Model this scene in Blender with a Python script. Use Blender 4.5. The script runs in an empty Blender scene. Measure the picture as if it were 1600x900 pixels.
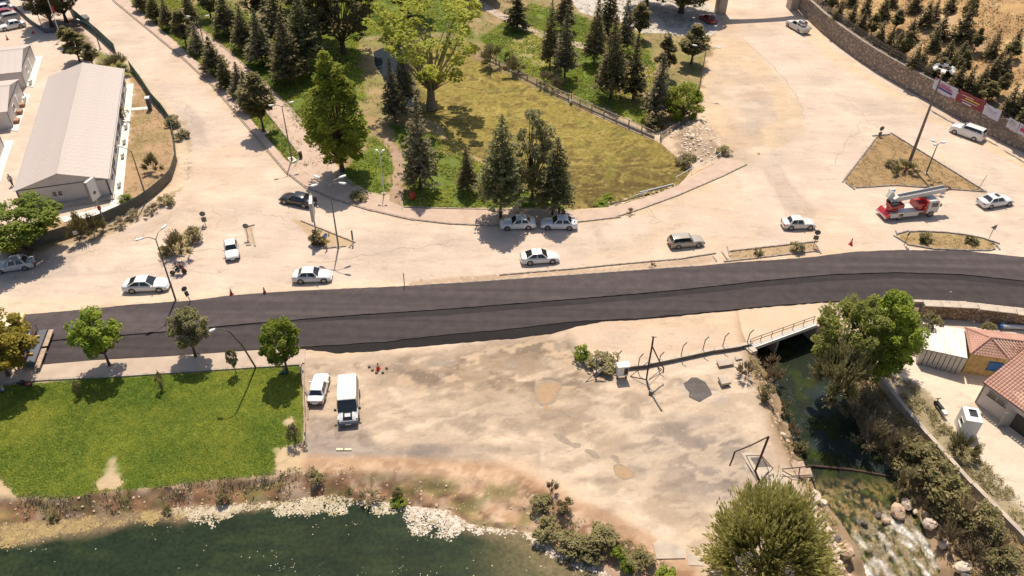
import bpy, bmesh, math, random
import numpy as np
from mathutils import Vector, Matrix
from mathutils.geometry import tessellate_polygon
random.seed(7); RNG = np.random.default_rng(7)
S = bpy.context.scene; COL = S.collection
R = math.radians; PI = math.pi
# ------------------------------------------------------------------ camera
CF, CP, CR, CH = 1243.0, R(39.1), R(-1.0), 58.0
_F = np.array([0, math.cos(CP), -math.sin(CP)]); _U = np.array([0, math.sin(CP), math.cos(CP)]); _R = np.array([1., 0, 0])
R2 = _R*math.cos(CR) - _U*math.sin(CR); U2 = _U*math.cos(CR) + _R*math.sin(CR)
cd = bpy.data.cameras.new('camera'); cam = bpy.data.objects.new('camera', cd); COL.objects.link(cam)
cd.lens = CF/1600*36; cd.sensor_width = 36; cd.clip_start = .5; cd.clip_end = 6000
cam.matrix_world = Matrix(((R2[0], U2[0], -_F[0], 0), (R2[1], U2[1], -_F[1], 0), (R2[2], U2[2], -_F[2], CH), (0, 0, 0, 1)))
S.camera = cam
# ------------------------------------------------------------------ light
SUN_EL, SUN_AZ = R(62), R(-4)       # azimuth from +Y towards +X
w = bpy.data.worlds.new('World'); S.world = w; w.use_nodes = True
nt = w.node_tree; sky = nt.nodes.new('ShaderNodeTexSky'); sky.sky_type = 'NISHITA'; sky.sun_disc = False
sky.sun_elevation = SUN_EL; sky.sun_rotation = SUN_AZ % (2*PI); sky.dust_density = 2.0
bg = nt.nodes['Background']; bg.inputs[1].default_value = .1; nt.links.new(sky.outputs[0], bg.inputs[0])
sd = bpy.data.lights.new('sun', 'SUN'); sun = bpy.data.objects.new('sun', sd); COL.objects.link(sun)
sd.energy = 4.6; sd.angle = R(.53); sd.color = (1, .89, .74)
sdir = Vector((math.sin(SUN_AZ)*math.cos(SUN_EL), math.cos(SUN_AZ)*math.cos(SUN_EL), math.sin(SUN_EL)))
sun.rotation_euler = sdir.to_track_quat('Z', 'Y').to_euler()
V = S.view_settings; V.view_transform = 'Standard'; V.look = 'None'; V.exposure = .1; V.gamma = 1
S.cycles.max_bounces = 6; S.cycles.transparent_max_bounces = 6
# ------------------------------------------------------------------ pixel <-> place
def G(px, py, z=0.0):
    d = _F*CF + R2*(px-800) - U2*(py-450); t = (z-CH)/d[2]
    return Vector((d[0]*t, d[1]*t, z))
def proj(p):
    d = np.array([p[0], p[1], p[2]-CH]); zz = d @ _F
    return 800+CF*(d @ R2)/zz, 450-CF*(d @ U2)/zz
def GP(pts, z=0.0): return np.array([G(a, b, z)[:2] for a, b in pts])
def hgt(b, ty):
    lo, hi = 0.0, 40.0
    for _ in range(30):
        m = (lo+hi)/2
        if proj((b[0], b[1], b[2]+m))[1] > ty: lo = m
        else: hi = m
    return lo
def mpp(b): # metres per photograph pixel at a place
    d = np.array([b[0], b[1], b[2]-CH]); return (d @ _F)/CF
def heading(a, b, z=0.0):
    A, B = G(*a, z), G(*b, z); return math.atan2(B.y-A.y, B.x-A.x)
# ------------------------------------------------------------------ numpy noise
def _hash(i, j, s):
    n = (i.astype(np.int64)*374761393 + j.astype(np.int64)*668265263 + s*144665) & 0x7fffffff
    n = ((n ^ (n >> 13))*1274126177) & 0x7fffffff
    return ((n ^ (n >> 16)) & 0xffff)/65535.0
def vn(x, y, s=0):
    x = np.asarray(x, float); y = np.asarray(y, float)
    i = np.floor(x); j = np.floor(y); u = x-i; v = y-j; u = u*u*(3-2*u); v = v*v*(3-2*v)
    a = _hash(i, j, s); b = _hash(i+1, j, s); c = _hash(i, j+1, s); d = _hash(i+1, j+1, s)
    return (a*(1-u)+b*u)*(1-v) + (c*(1-u)+d*u)*v
def fbm(x, y, sc, s=0, o=4):
    t = 0; a = .5; n = 0; x = np.asarray(x, float)/sc; y = np.asarray(y, float)/sc
    for k in range(o): t = t+a*vn(x, y, s+k*17); n += a; a *= .5; x = x*2.03+3.1; y = y*2.03+1.7
    return t/n
def sdist(x, y, poly):      # + inside, - outside
    n = len(poly); d = np.full(x.shape, 1e9); ins = np.zeros(x.shape, bool)
    for k in range(n):
        ax, ay = poly[k]; bx, by = poly[(k+1) % n]; ex, ey = bx-ax, by-ay
        t = np.clip(((x-ax)*ex+(y-ay)*ey)/(ex*ex+ey*ey+1e-9), 0, 1)
        d = np.minimum(d, (x-ax-t*ex)**2+(y-ay-t*ey)**2)
        c = ((ay > y) != (by > y)) & (x < (bx-ax)*(y-ay)/((by-ay) if abs(by-ay) > 1e-9 else 1e-9)+ax)
        ins ^= c
    d = np.sqrt(d); return np.where(ins, d, -d)
def ldist(x, y, line):
    d = np.full(np.shape(x), 1e9)
    for k in range(len(line)-1):
        ax, ay = line[k]; bx, by = line[k+1]; ex, ey = bx-ax, by-ay
        t = np.clip(((x-ax)*ex+(y-ay)*ey)/(ex*ex+ey*ey+1e-9), 0, 1)
        d = np.minimum(d, (x-ax-t*ex)**2+(y-ay-t*ey)**2)
    return np.sqrt(d)
def ss(a, b, v): t = np.clip((v-a)/(b-a), 0, 1); return t*t*(3-2*t)
# ------------------------------------------------------------------ materials
def nodes(name):
    m = bpy.data.materials.new(name); m.use_nodes = True; t = m.node_tree; return m, t, t.nodes['Principled BSDF']
def mat(name, c, c2=None, sc=3., rough=.8, bump=0., metal=0., bsc=None, coat=0., attr=None, spec=.5, det=5, trans=0.):
    m, t, b = nodes(name); N = t.nodes; L = t.links
    b.inputs['Roughness'].default_value = rough; b.inputs['Metallic'].default_value = metal
    b.inputs['Specular IOR Level'].default_value = spec
    if coat: b.inputs['Coat Weight'].default_value = coat; b.inputs['Coat Roughness'].default_value = .08
    tc = N.new('ShaderNodeTexCoord')
    if c2 is None: c2 = tuple(v*.8 for v in c)
    nz = N.new('ShaderNodeTexNoise'); nz.inputs['Scale'].default_value = sc; nz.inputs['Detail'].default_value = det
    L.new(tc.outputs['Object'], nz.inputs['Vector'])
    mr = N.new('ShaderNodeMapRange'); mr.inputs[1].default_value = .33; mr.inputs[2].default_value = .67; L.new(nz.outputs[0], mr.inputs[0])
    mx = N.new('ShaderNodeMix'); mx.data_type = 'RGBA'; L.new(mr.outputs[0], mx.inputs[0])
    mx.inputs[6].default_value = (*c, 1); mx.inputs[7].default_value = (*c2, 1)
    out = mx.outputs[2]
    if attr:   # leaf tint: 0..1 per leaf mixes towards the third colour; plus a change from tree to tree
        at = N.new('ShaderNodeAttribute'); at.attribute_name = 'tint'
        m2 = N.new('ShaderNodeMix'); m2.data_type = 'RGBA'; L.new(at.outputs['Fac'], m2.inputs[0]); L.new(out, m2.inputs[6]); m2.inputs[7].default_value = (*attr, 1)
        oi = N.new('ShaderNodeObjectInfo'); hs = N.new('ShaderNodeHueSaturation'); L.new(m2.outputs[2], hs.inputs['Color'])
        v = N.new('ShaderNodeMapRange'); v.inputs[3].default_value = .8; v.inputs[4].default_value = 1.2; L.new(oi.outputs['Random'], v.inputs[0]); L.new(v.outputs[0], hs.inputs['Value'])
        out = hs.outputs[0]
    L.new(out, b.inputs['Base Color'])
    if bump:
        n2 = N.new('ShaderNodeTexNoise'); n2.inputs['Scale'].default_value = bsc or sc*4; n2.inputs['Detail'].default_value = 4; L.new(tc.outputs['Object'], n2.inputs['Vector'])
        bp = N.new('ShaderNodeBump'); bp.inputs['Strength'].default_value = bump; bp.inputs['Distance'].default_value = .05; L.new(n2.outputs[0], bp.inputs['Height']); L.new(bp.outputs[0], b.inputs['Normal'])
    if trans:
        tr = N.new('ShaderNodeBsdfTranslucent'); L.new(out, tr.inputs[0]); ms = N.new('ShaderNodeMixShader'); ms.inputs[0].default_value = trans
        L.new(b.outputs[0], ms.inputs[1]); L.new(tr.outputs[0], ms.inputs[2]); L.new(ms.outputs[0], N['Material Output'].inputs['Surface'])
    return m
def paint(name, c, rough=.28): return mat(name, c, tuple(v*.93 for v in c), 1.2, rough, coat=.6)
M = {}
M['bark'] = mat('bark', (.13, .09, .06), (.06, .04, .03), 6, .9, .6)
M['pale_bark'] = mat('pale_bark', (.3, .25, .18), (.15, .12, .08), 5, .9, .5)
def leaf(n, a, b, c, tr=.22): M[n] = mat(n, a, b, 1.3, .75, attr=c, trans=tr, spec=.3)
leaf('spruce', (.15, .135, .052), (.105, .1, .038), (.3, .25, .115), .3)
leaf('blue_spruce', (.17, .16, .08), (.13, .125, .058), (.35, .31, .18), .3)
leaf('pine', (.17, .145, .05), (.11, .105, .038), (.3, .25, .1), .25)
leaf('bright_leaf', (.2, .27, .03), (.13, .2, .025), (.33, .38, .045), .35)
leaf('yellow_leaf', (.27, .31, .035), (.19, .24, .03), (.46, .46, .07), .42)
leaf('autumn_leaf', (.28, .23, .025), (.19, .18, .02), (.42, .33, .05), .35)
leaf('maple_leaf', (.25, .32, .035), (.18, .245, .03), (.44, .46, .07), .42)
leaf('olive_leaf', (.22, .21, .08), (.15, .15, .055), (.38, .35, .17), .35)
leaf('willow_leaf', (.35, .34, .09), (.26, .27, .07), (.52, .47, .17), .42)
leaf('hill_pine', (.16, .14, .06), (.11, .1, .045), (.29, .23, .11), .2)
leaf('dark_leaf', (.13, .115, .04), (.085, .085, .03), (.24, .2, .08), .25)
leaf('dry_brush', (.3, .22, .12), (.19, .14, .08), (.42, .34, .2), .15)
leaf('grey_brush', (.28, .22, .13), (.18, .15, .08), (.42, .35, .22), .2)
leaf('scrub', (.19, .17, .06), (.12, .11, .042), (.33, .28, .13), .25)
leaf('spruce_green', (.14, .15, .055), (.1, .115, .042), (.3, .29, .13), .3); leaf('pine_green', (.15, .2, .03), (.1, .15, .022), (.27, .32, .05), .35); leaf('hill_straw', (.44, .3, .13), (.34, .22, .09), (.58, .43, .22), .2); leaf('weedy', (.27, .21, .09), (.18, .15, .055), (.42, .33, .17), .2); leaf('brown_grass', (.38, .26, .13), (.28, .2, .09), (.46, .35, .18), .2); leaf('poplar_leaf', (.2, .22, .045), (.14, .17, .035), (.34, .35, .09), .38)
leaf('grass_blade', (.2, .29, .034), (.145, .23, .028), (.48, .48, .07), .4)
M['dust'] = mat('dust', (.62, .48, .345), (.56, .43, .3), .5, .95, .3, bsc=8)
M['concrete'] = mat('concrete', (.58, .485, .38), (.43, .36, .29), .8, .9, .3, bsc=14)
M['sidewalk'] = mat('sidewalk', (.53, .42, .33), (.44, .34, .26), .6, .9, .3, bsc=10)
M['pink_paving'] = mat('pink_paving', (.57, .43, .335), (.48, .35, .27), .7, .9, .3, bsc=10)
M['kerb_stone'] = mat('kerb_stone', (.5, .42, .34), (.3, .25, .2), 2.5, .9, .3)
M['dark_kerb'] = mat('dark_kerb', (.13, .13, .16), (.3, .27, .24), 2.2, .85, .3)
M['asphalt_top'] = None
M['metal'] = mat('metal', (.42, .42, .42), (.3, .3, .3), 8, .45, metal=.6)
M['pole'] = mat('pole', (.2, .18, .17), (.13, .12, .11), 4, .5, metal=.4)
M['lamp_white'] = mat('lamp_white', (.78, .78, .76), (.68, .68, .66), 6, .4)
M['rust'] = mat('rust', (.1, .05, .035), (.06, .035, .03), 7, .85, .3)
M['white_panel'] = mat('white_panel', (.6, .56, .53), (.53, .5, .47), .7, .6)
M['roof_sheet'] = mat('roof_sheet', (.6, .52, .47), (.54, .46, .41), .25, .6)
M['white_slab'] = mat('white_slab', (.8, .76, .7), (.72, .67, .6), .8, .8)
M['trim_dark'] = mat('trim_dark', (.1, .11, .14), None, 3, .6)
M['glass'] = mat('glass', (.015, .018, .02), (.03, .032, .034), 2, .06, spec=.8)
M['black'] = mat('black', (.02, .02, .02), None, 5, .6)
M['tyre'] = mat('tyre', (.035, .032, .03), (.07, .06, .05), 6, .9)
M['rim'] = mat('rim', (.4, .4, .41), (.25, .24, .23), 8, .35, metal=.7)
M['chrome'] = mat('chrome', (.6, .6, .6), None, 3, .2, metal=.9)
M['red_lens'] = mat('red_lens', (.45, .02, .02), None, 3, .3)
M['head_lens'] = mat('head_lens', (.75, .77, .8), (.5, .5, .52), 5, .15)
M['car_white'] = paint('car_white', (.8, .79, .77)); M['car_silver'] = paint('car_silver', (.42, .4, .37)); M['car_black'] = paint('car_black', (.02, .018, .02))
M['car_red'] = paint('car_red', (.35, .02, .03)); M['car_grey'] = paint('car_grey', (.5, .52, .55)); M['lift_red'] = paint('lift_red', (.5, .03, .03), .45)
M['car_champagne'] = paint('car_champagne', (.45, .4, .34)); M['dusty_white'] = paint('dusty_white', (.66, .64, .6), .5)
M['car_pearl'] = paint('car_pearl', (.74, .71, .66))
M['cone'] = mat('cone', (.6, .07, .04), None, 4, .6)
M['yellow'] = mat('yellow', (.75, .5, .04), (.65, .42, .03), 3, .5)
M['cream'] = mat('cream', (.75, .66, .45), (.65, .55, .35), 2, .6)
M['blue'] = mat('blue', (.04, .16, .45), None, 3, .4)
M['sign_back'] = mat('sign_back', (.13, .13, .14), (.2, .19, .18), 5, .5, metal=.3)
M['rock'] = mat('rock', (.62, .46, .32), (.42, .3, .2), 1.6, .9, .6, bsc=5)
M['pale_rock'] = mat('pale_rock', (.74, .62, .49), (.56, .44, .33), 1.6, .9, .5, bsc=5)
M['wall_stone'] = mat('wall_stone', (.25, .2, .165), (.17, .135, .115), 1.1, .95, .5, bsc=6, attr=(.42, .32, .24))
M['mortar'] = mat('mortar', (.25, .21, .175), (.17, .14, .12), 3, .95, .4)
M['brown_stone'] = mat('brown_stone', (.3, .19, .11), (.19, .12, .07), 1.3, .95, .4, attr=(.42, .3, .19))
M['tile'] = mat('tile', (.58, .33, .25), (.48, .26, .19), .8, .8, .2)
M['stucco'] = mat('stucco', (.62, .57, .53), (.55, .5, .46), .5, .9, .2)
M['ochre_wall'] = mat('ochre_wall', (.6, .42, .16), (.4, .26, .1), 2, .9)
M['fence_green'] = mat('fence_green', (.035, .12, .09), (.025, .08, .065), 1.5, .8)
M['mesh_grey'] = mat('mesh_grey', (.17, .165, .13), (.1, .1, .08), 1.2, .9)
M['terracotta'] = mat('terracotta', (.42, .19, .12), None, 4, .8)
M['plank'] = mat('plank', (.5, .38, .28), (.36, .26, .18), 3, .85, .2)
M['skin'] = mat('skin', (.45, .26, .17), None, 9, .6); M['hair'] = mat('hair', (.02, .014, .01), None, 9, .7)
M['cloth_black'] = mat('cloth_black', (.02, .02, .022), None, 9, .9); M['cloth_red'] = mat('cloth_red', (.35, .04, .05), None, 9, .9)
M['cloth_white'] = mat('cloth_white', (.6, .62, .66), None, 9, .9); M['cloth_green'] = mat('cloth_green', (.1, .35, .08), None, 9, .9)
M['cloth_grey'] = mat('cloth_grey', (.12, .12, .14), None, 9, .9); M['jeans'] = mat('jeans', (.05, .07, .13), None, 9, .9)
M['banner_white'] = mat('banner_white', (.6, .58, .66), (.52, .5, .58), 1, .7); M['banner_red'] = mat('banner_red', (.3, .05, .06), (.22, .04, .05), 1, .7)
M['print_red'] = mat('print_red', (.5, .05, .12), None, 2, .7); M['print_blue'] = mat('print_blue', (.08, .06, .25), None, 2, .7); M['print_pale'] = mat('print_pale', (.6, .45, .4), None, 2, .7)
M['debris'] = mat('debris', (.2, .17, .15), (.1, .08, .07), 2, .9)
# ------------------------------------------------------------------ objects
def link(name, me, parent=None, loc=None):
    o = bpy.data.objects.new(name, me); COL.objects.link(o)
    if parent is not None: o.parent = parent
    if loc is not None: o.location = loc
    return o
def tag(o, label=None, cat=None, group=None, kind=None):
    if label: o['label'] = label
    if cat: o['category'] = cat
    if group: o['group'] = group
    if kind: o['kind'] = kind
    return o
def thing(name, label, cat, loc=(0, 0, 0), rz=0., group=None):
    o = link(name, None); o.location = loc; o.rotation_euler = (0, 0, rz); o.empty_display_size = .3
    return tag(o, label, cat, group)
def npmesh(name, vs, fs, mats, tint=None, smooth=False, col=None, midx=None):
    vs = np.asarray(vs, np.float32); fs = np.asarray(fs, np.int32); k = fs.shape[1]
    me = bpy.data.meshes.new(name); me.vertices.add(len(vs)); me.vertices.foreach_set('co', vs.ravel())
    me.loops.add(fs.size); me.loops.foreach_set('vertex_index', fs.ravel()); me.polygons.add(len(fs))
    me.polygons.foreach_set('loop_start', np.arange(0, fs.size, k, dtype=np.int32)); me.polygons.foreach_set('loop_total', np.full(len(fs), k, np.int32))
    for m_ in (mats if isinstance(mats, (list, tuple)) else [mats]): me.materials.append(m_)
    if midx is not None: me.polygons.foreach_set('material_index', np.asarray(midx, np.int32))
    if smooth: me.polygons.foreach_set('use_smooth', np.ones(len(fs), bool))
    me.update(calc_edges=True)
    if tint is not None:
        a = me.attributes.new('tint', 'FLOAT', 'FACE'); a.data.foreach_set('value', np.asarray(tint, np.float32))
    if col is not None:
        a = me.color_attributes.new('Col', 'FLOAT_COLOR', 'POINT'); c4 = np.ones((len(vs), 4), np.float32); c4[:, :3] = col; a.data.foreach_set('color', c4.ravel())
    return me
class MB:
    def __init__(s): s.v = []; s.f = []; s.m = []; s.mi = 0
    def add(s, vs, fs):
        b = len(s.v); s.v += [tuple(v) for v in vs]; s.f += [tuple(b+i for i in f) for f in fs]; s.m += [s.mi]*len(fs); return s
    def box(s, c, d, rz=0., mx=None):
        x, y, z = (v/2 for v in d); P = [Vector((a*x, b*y, e*z)) for e in (-1, 1) for b in (-1, 1) for a in (-1, 1)]
        m = mx or Matrix.Rotation(rz, 4, 'Z'); P = [m @ p + Vector(c) for p in P]
        return s.add(P, [(0, 2, 3, 1), (4, 5, 7, 6), (0, 1, 5, 4), (2, 6, 7, 3), (0, 4, 6, 2), (1, 3, 7, 5)])
    def tube(s, p0, p1, r0, r1=None, n=8, cap=True):
        r1 = r0 if r1 is None else r1; p0 = Vector(p0); p1 = Vector(p1); d = (p1-p0)
        if d.length < 1e-6: return s
        q = d.to_track_quat('Z', 'Y'); A = [p0+q @ Vector((math.cos(2*PI*k/n)*r0, math.sin(2*PI*k/n)*r0, 0)) for k in range(n)]
        B = [p1+q @ Vector((math.cos(2*PI*k/n)*r1, math.sin(2*PI*k/n)*r1, 0)) for k in range(n)]
        F = [(k, (k+1) % n, n+(k+1) % n, n+k) for k in range(n)]
        if cap: F += [tuple(range(n-1, -1, -1)), tuple(range(n, 2*n))]
        return s.add(A+B, F)
    def path(s, pts, r, n=6):
        rr = r if isinstance(r, (list, tuple)) else [r]*len(pts)
        for k in range(len(pts)-1): s.tube(pts[k], pts[k+1], rr[k], rr[k+1], n)
        return s
    def prism(s, poly, z0, z1):
        n = len(poly); P = [(p[0], p[1], z0) for p in poly]+[(p[0], p[1], z1) for p in poly]
        tri = tessellate_polygon([[Vector((p[0], p[1], 0)) for p in poly]])
        F = [(k, (k+1) % n, n+(k+1) % n, n+k) for k in range(n)]
        def up(t):
            a, b, c = (poly[i] for i in t); return (b[0]-a[0])*(c[1]-a[1])-(b[1]-a[1])*(c[0]-a[0]) > 0
        for t in tri:
            t = t if up(t) else t[::-1]; F.append(tuple(n+i for i in t)); F.append(tuple(t[::-1]))
        area = sum(poly[k][0]*poly[(k+1) % n][1]-poly[(k+1) % n][0]*poly[k][1] for k in range(n))
        if area < 0: F[:n] = [f[::-1] for f in F[:n]]
        return s.add(P, F)
    def loft(s, secs, close=True, caps=True):
        n = len(secs[0]); P = [p for q in secs for p in q]; F = []
        for a in range(len(secs)-1):
            for k in range(n if close else n-1):
                F.append((a*n+k, a*n+(k+1) % n, (a+1)*n+(k+1) % n, (a+1)*n+k))
        if caps: F += [tuple(range(n-1, -1, -1)), tuple(range((len(secs)-1)*n, len(secs)*n))]
        return s.add(P, F)
    def sphere(s, c, r, n=8, m=5, sq=(1, 1, 1)):
        P = []; F = []
        for i in range(m+1):
            th = PI*i/m
            for k in range(n): ph = 2*PI*k/n; P.append((c[0]+r*sq[0]*math.sin(th)*math.cos(ph), c[1]+r*sq[1]*math.sin(th)*math.sin(ph), c[2]+r*sq[2]*math.cos(th)))
        for i in range(m):
            for k in range(n): F.append((i*n+k, (i+1)*n+k, (i+1)*n+(k+1) % n, i*n+(k+1) % n))
        return s.add(P, F)
    def mesh(s, name, mats, smooth=False):
        me = bpy.data.meshes.new(name); me.from_pydata(s.v, [], s.f)
        for m_ in (mats if isinstance(mats, (list, tuple)) else [mats]): me.materials.append(m_)
        me.polygons.foreach_set('material_index', s.m); me.update()
        if smooth: me.shade_smooth(); me.set_sharp_from_angle(angle=R(38))
        return me
    def build(s, name, mats, parent=None, loc=None, smooth=False): return link(name, s.mesh(name, mats, smooth), parent, loc)
def copy_tree(o, parent=None):
    c = o.copy(); COL.objects.link(c); c.parent = parent
    for ch in list(o.children): copy_tree(ch, c)
    return c
def resample(pts, step, closed=True, jit=0., seed=1):
    out = []; n = len(pts); rr = random.Random(seed)
    for k in range(n if closed else n-1):
        a = Vector((pts[k][0], pts[k][1])); b = Vector((pts[(k+1) % n][0], pts[(k+1) % n][1])); L = (b-a).length; q = max(1, int(L/step)); nn = Vector((-(b-a).y, (b-a).x)).normalized() if L else Vector((0, 0))
        for i in range(q): out.append(a.lerp(b, i/q)+nn*rr.uniform(-jit, jit))
    if not closed: out.append(Vector((pts[-1][0], pts[-1][1])))
    return [(p.x, p.y) for p in out]
def smooth_line(pts, it=2, closed=False):
    for _ in range(it):
        q = [] if closed else [pts[0]]; n = len(pts)
        for k in range(n if closed else n-1):
            a, b = pts[k], pts[(k+1) % n]
            q += [(a[0]*.75+b[0]*.25, a[1]*.75+b[1]*.25), (a[0]*.25+b[0]*.75, a[1]*.25+b[1]*.75)]
        if not closed: q.append(pts[-1])
        pts = q
    return pts
def along(pts, step):
    """points and headings every step metres along a 2-D line"""
    out = []; rest = 0.
    for k in range(len(pts)-1):
        a = Vector(pts[k][:2]); b = Vector(pts[k+1][:2]); L = (b-a).length; d = (b-a)/max(L, 1e-9); t = rest
        while t < L: p = a+d*t; out.append((p.x, p.y, math.atan2(d.y, d.x))); t += step
        rest = t-L
    return out
# ================================================================== THE LIE OF THE LAND
ZL, ZS, ZY = -1.25, -2.5, -1.5        # lake, stream and yard levels
BANK_TOP = GP([(-60, 776), (0, 776), (100, 779), (190, 767), (250, 763), (330, 752), (425, 745), (450, 735), (480, 735), (520, 738), (610, 735), (700, 742), (770, 750), (810, 752), (835, 775), (870, 800), (930, 830), (990, 855), (1040, 885), (1060, 925), (1100, 1000), (1000, 1300), (-300, 1300), (-300, 800)])
SHORE = GP([(-60, 826), (0, 820), (110, 808), (180, 803), (250, 795), (330, 788), (430, 783), (520, 773), (560, 781), (620, 788), (700, 798), (735, 820), (790, 828), (830, 832), (855, 850), (900, 873), (940, 890), (965, 905), (1010, 960), (950, 1300), (-300, 1300), (-300, 830)], ZL)
ST_TOP = GP([(1150, 470), (1160, 500), (1168, 546), (1178, 585), (1195, 640), (1213, 680), (1238, 735), (1258, 765), (1272, 800), (1292, 840), (1305, 900), (1330, 1010), (1800, 1050)])
SWALL = [(35.5, 66.5), (37.4, 62.5), (38.2, 58.9), (38.9, 55.8), (39.9, 51.8), (41.5, 46.4), (44, 39.8), (46.5, 33), (48.5, 27)]
ST_TOP = np.vstack([ST_TOP, np.array(SWALL[::-1]), GP([(1290, 515), (1275, 500), (1265, 478)], 0)])
ST_EDGE = GP([(1165, 470), (1175, 500), (1190, 560), (1212, 600), (1228, 650), (1245, 700), (1262, 745), (1285, 775), (1305, 810), (1325, 850), (1338, 910), (1350, 1050), (1520, 1050), (1500, 905), (1470, 850), (1438, 800), (1405, 765), (1385, 725), (1350, 690), (1320, 620), (1290, 560), (1268, 500), (1255, 470)], ZS)
POND = GP([(585, 78), (620, 64), (690, 66), (752, 97), (880, 158), (1030, 221), (1065, 250), (1076, 266), (1053, 290), (990, 306), (938, 319), (897, 322), (845, 305), (790, 262), (735, 235), (705, 218), (690, 190), (640, 170), (608, 130), (588, 98)])
YARD = np.vstack([GP([(1412, 490), (1436, 492), (1500, 500), (1640, 520), (1800, 560), (1900, 1000)], ZY), np.array([(60, 20), (48.6, 27), (46.6, 33), (44.1, 39.8), (41.6, 46.4), (40.0, 51.8), (39.0, 55.8), (38.3, 58.9), (37.6, 62.5)])])
ST_MID = GP([(1215, 500), (1230, 560), (1280, 650), (1330, 740), (1380, 820), (1420, 900), (1440, 1000)], ZS)
MOUND = GP([(1040, 208), (1070, 190), (1105, 180), (1122, 205), (1140, 238), (1105, 258), (1078, 250), (1052, 228)])
WALL_LINE = GP([(1180, -70), (1215, -25), (1247, 16), (1290, 57), (1350, 101), (1400, 131), (1450, 158), (1500, 187), (1560, 219), (1600, 238), (1680, 280), (1800, 345)])
WALL_BACK = np.vstack([WALL_LINE, [[400, 90], [400, 500], [40, 500]]])
WH = 3.4
def hill_z(x, y):
    x = np.asarray(x, float); y = np.asarray(y, float); d = ldist(x, y, WALL_LINE)
    return WH-.15+.30*np.clip(d-2.2, 0, 60)+(fbm(x, y, 7, 5)-.5)*1.6*ss(2.5, 9, d)+(fbm(x, y, 1.6, 9)-.5)*.5*ss(2, 4, d)
def GHill(px, py):
    z = WH
    for _ in range(25):
        p = G(px, py, z); z = .5*z+.5*float(hill_z(np.array([p.x]), np.array([p.y]))[0])
    return G(px, py, z)
def ground_z(x, y):
    z = np.zeros_like(x)
    di = sdist(x, y, BANK_TOP); dw = sdist(x, y, SHORE); nz = (fbm(x, y, 2.2, 3)-.5); n2 = fbm(x, y, .7, 8)-.5
    t = np.where(di > 0, np.clip(di, 0, None)/(np.clip(di, 0, None)+np.clip(-dw, 0, None)+1e-6), 0)
    steep = np.where(x < -16, t**.8, t)
    z = np.where(di > 0, ZL*steep + nz*.8*np.sin(PI*np.clip(t, 0, 1))+n2*.55*np.sin(PI*np.clip(t, 0, 1)), z); z = np.where((di > 0) & (dw <= 0), np.maximum(z, ZL+.32*ss(.1, .3, -dw)), z); z = np.where(dw > 0, ZL-.05-.6*ss(0, 3, dw), z)
    si = sdist(x, y, ST_TOP); sw = sdist(x, y, ST_EDGE)
    t = np.where(si > 0, np.clip(si, 0, None)/(np.clip(si, 0, None)+np.clip(-sw, 0, None)+1e-6), 0)
    rb_ = x > np.interp(y, ST_MID[::-1, 1], ST_MID[::-1, 0]); z2 = np.where(si > 0, np.where(rb_, ZY+.2+(ZS-ZY-.2)*ss(0, .95, t), ZS*ss(0, .9, t))+(nz+n2)*.8*np.sin(PI*np.clip(t, 0, 1)), 0); z2 = np.where(sw > 0, ZS-.05-.7*ss(0, 2, sw), z2)
    z = np.minimum(z, z2)
    yd = sdist(x, y, YARD); z = np.where((yd > -.25) & (si < .15) & (x > 30), ZY, z)
    pd = sdist(x, y, POND); z = np.where(pd > -1.2, np.minimum(z, -.9*ss(-1.2, 1.0, pd)), z)
    mo = sdist(x, y, MOUND); z = np.where(mo > 0, z+1.5*ss(0, 3.5, mo)+.5*(fbm(x, y, 1.2, 12)-.5)*ss(0, 1.5, mo), z)
    hd = sdist(x, y, WALL_BACK); z = np.where(hd > 1.0, -1.0, z)
    return z
# ground grid, finer towards the near side
ys = [27.0]
while ys[-1] < 215: ys.append(ys[-1]+.22+.0022*(ys[-1]-27))
ys = np.array(ys); xs = np.arange(-135, 140, .34)
GX, GY = np.meshgrid(xs, ys); GZ = ground_z(GX, GY)
DUST = np.array([.60, .456, .322]); ROADC = np.array([.615, .488, .392]); PALE = np.array([.66, .55, .43])
GC = np.ones(GX.shape+(3,))*DUST
NB = fbm(GX, GY, 9, 1); NM = fbm(GX, GY, 2.5, 2); NS = fbm(GX, GY, .8, 4)
def blend(wt, c): GC[:] = GC*(1-wt[..., None]) + np.array(c)*wt[..., None]
def zone(poly, c, soft=.6, warp=1.2, strength=1., z=0., world=False):
    P = poly if world else GP(poly, z); d = sdist(GX, GY, P)+warp*(NM-.5)*2+warp*.5*(NS-.5)*2
    blend(ss(-soft/2, soft/2, d)*strength, c); return d
def spot(px, py, rx, ry, c, ang=0., strength=1., soft=.5, warp=.8):
    b = G(px, py); ca, sa = math.cos(ang), math.sin(ang); u = ((GX-b.x)*ca+(GY-b.y)*sa)/rx; v = (-(GX-b.x)*sa+(GY-b.y)*ca)/ry
    d = 1-np.sqrt(u*u+v*v)+warp*(NM-.5)*1.6+warp*(NS-.5)*.8; blend(ss(0, soft, d)*strength, c)
GC += ((NB-.5)*.09)[..., None]
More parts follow.
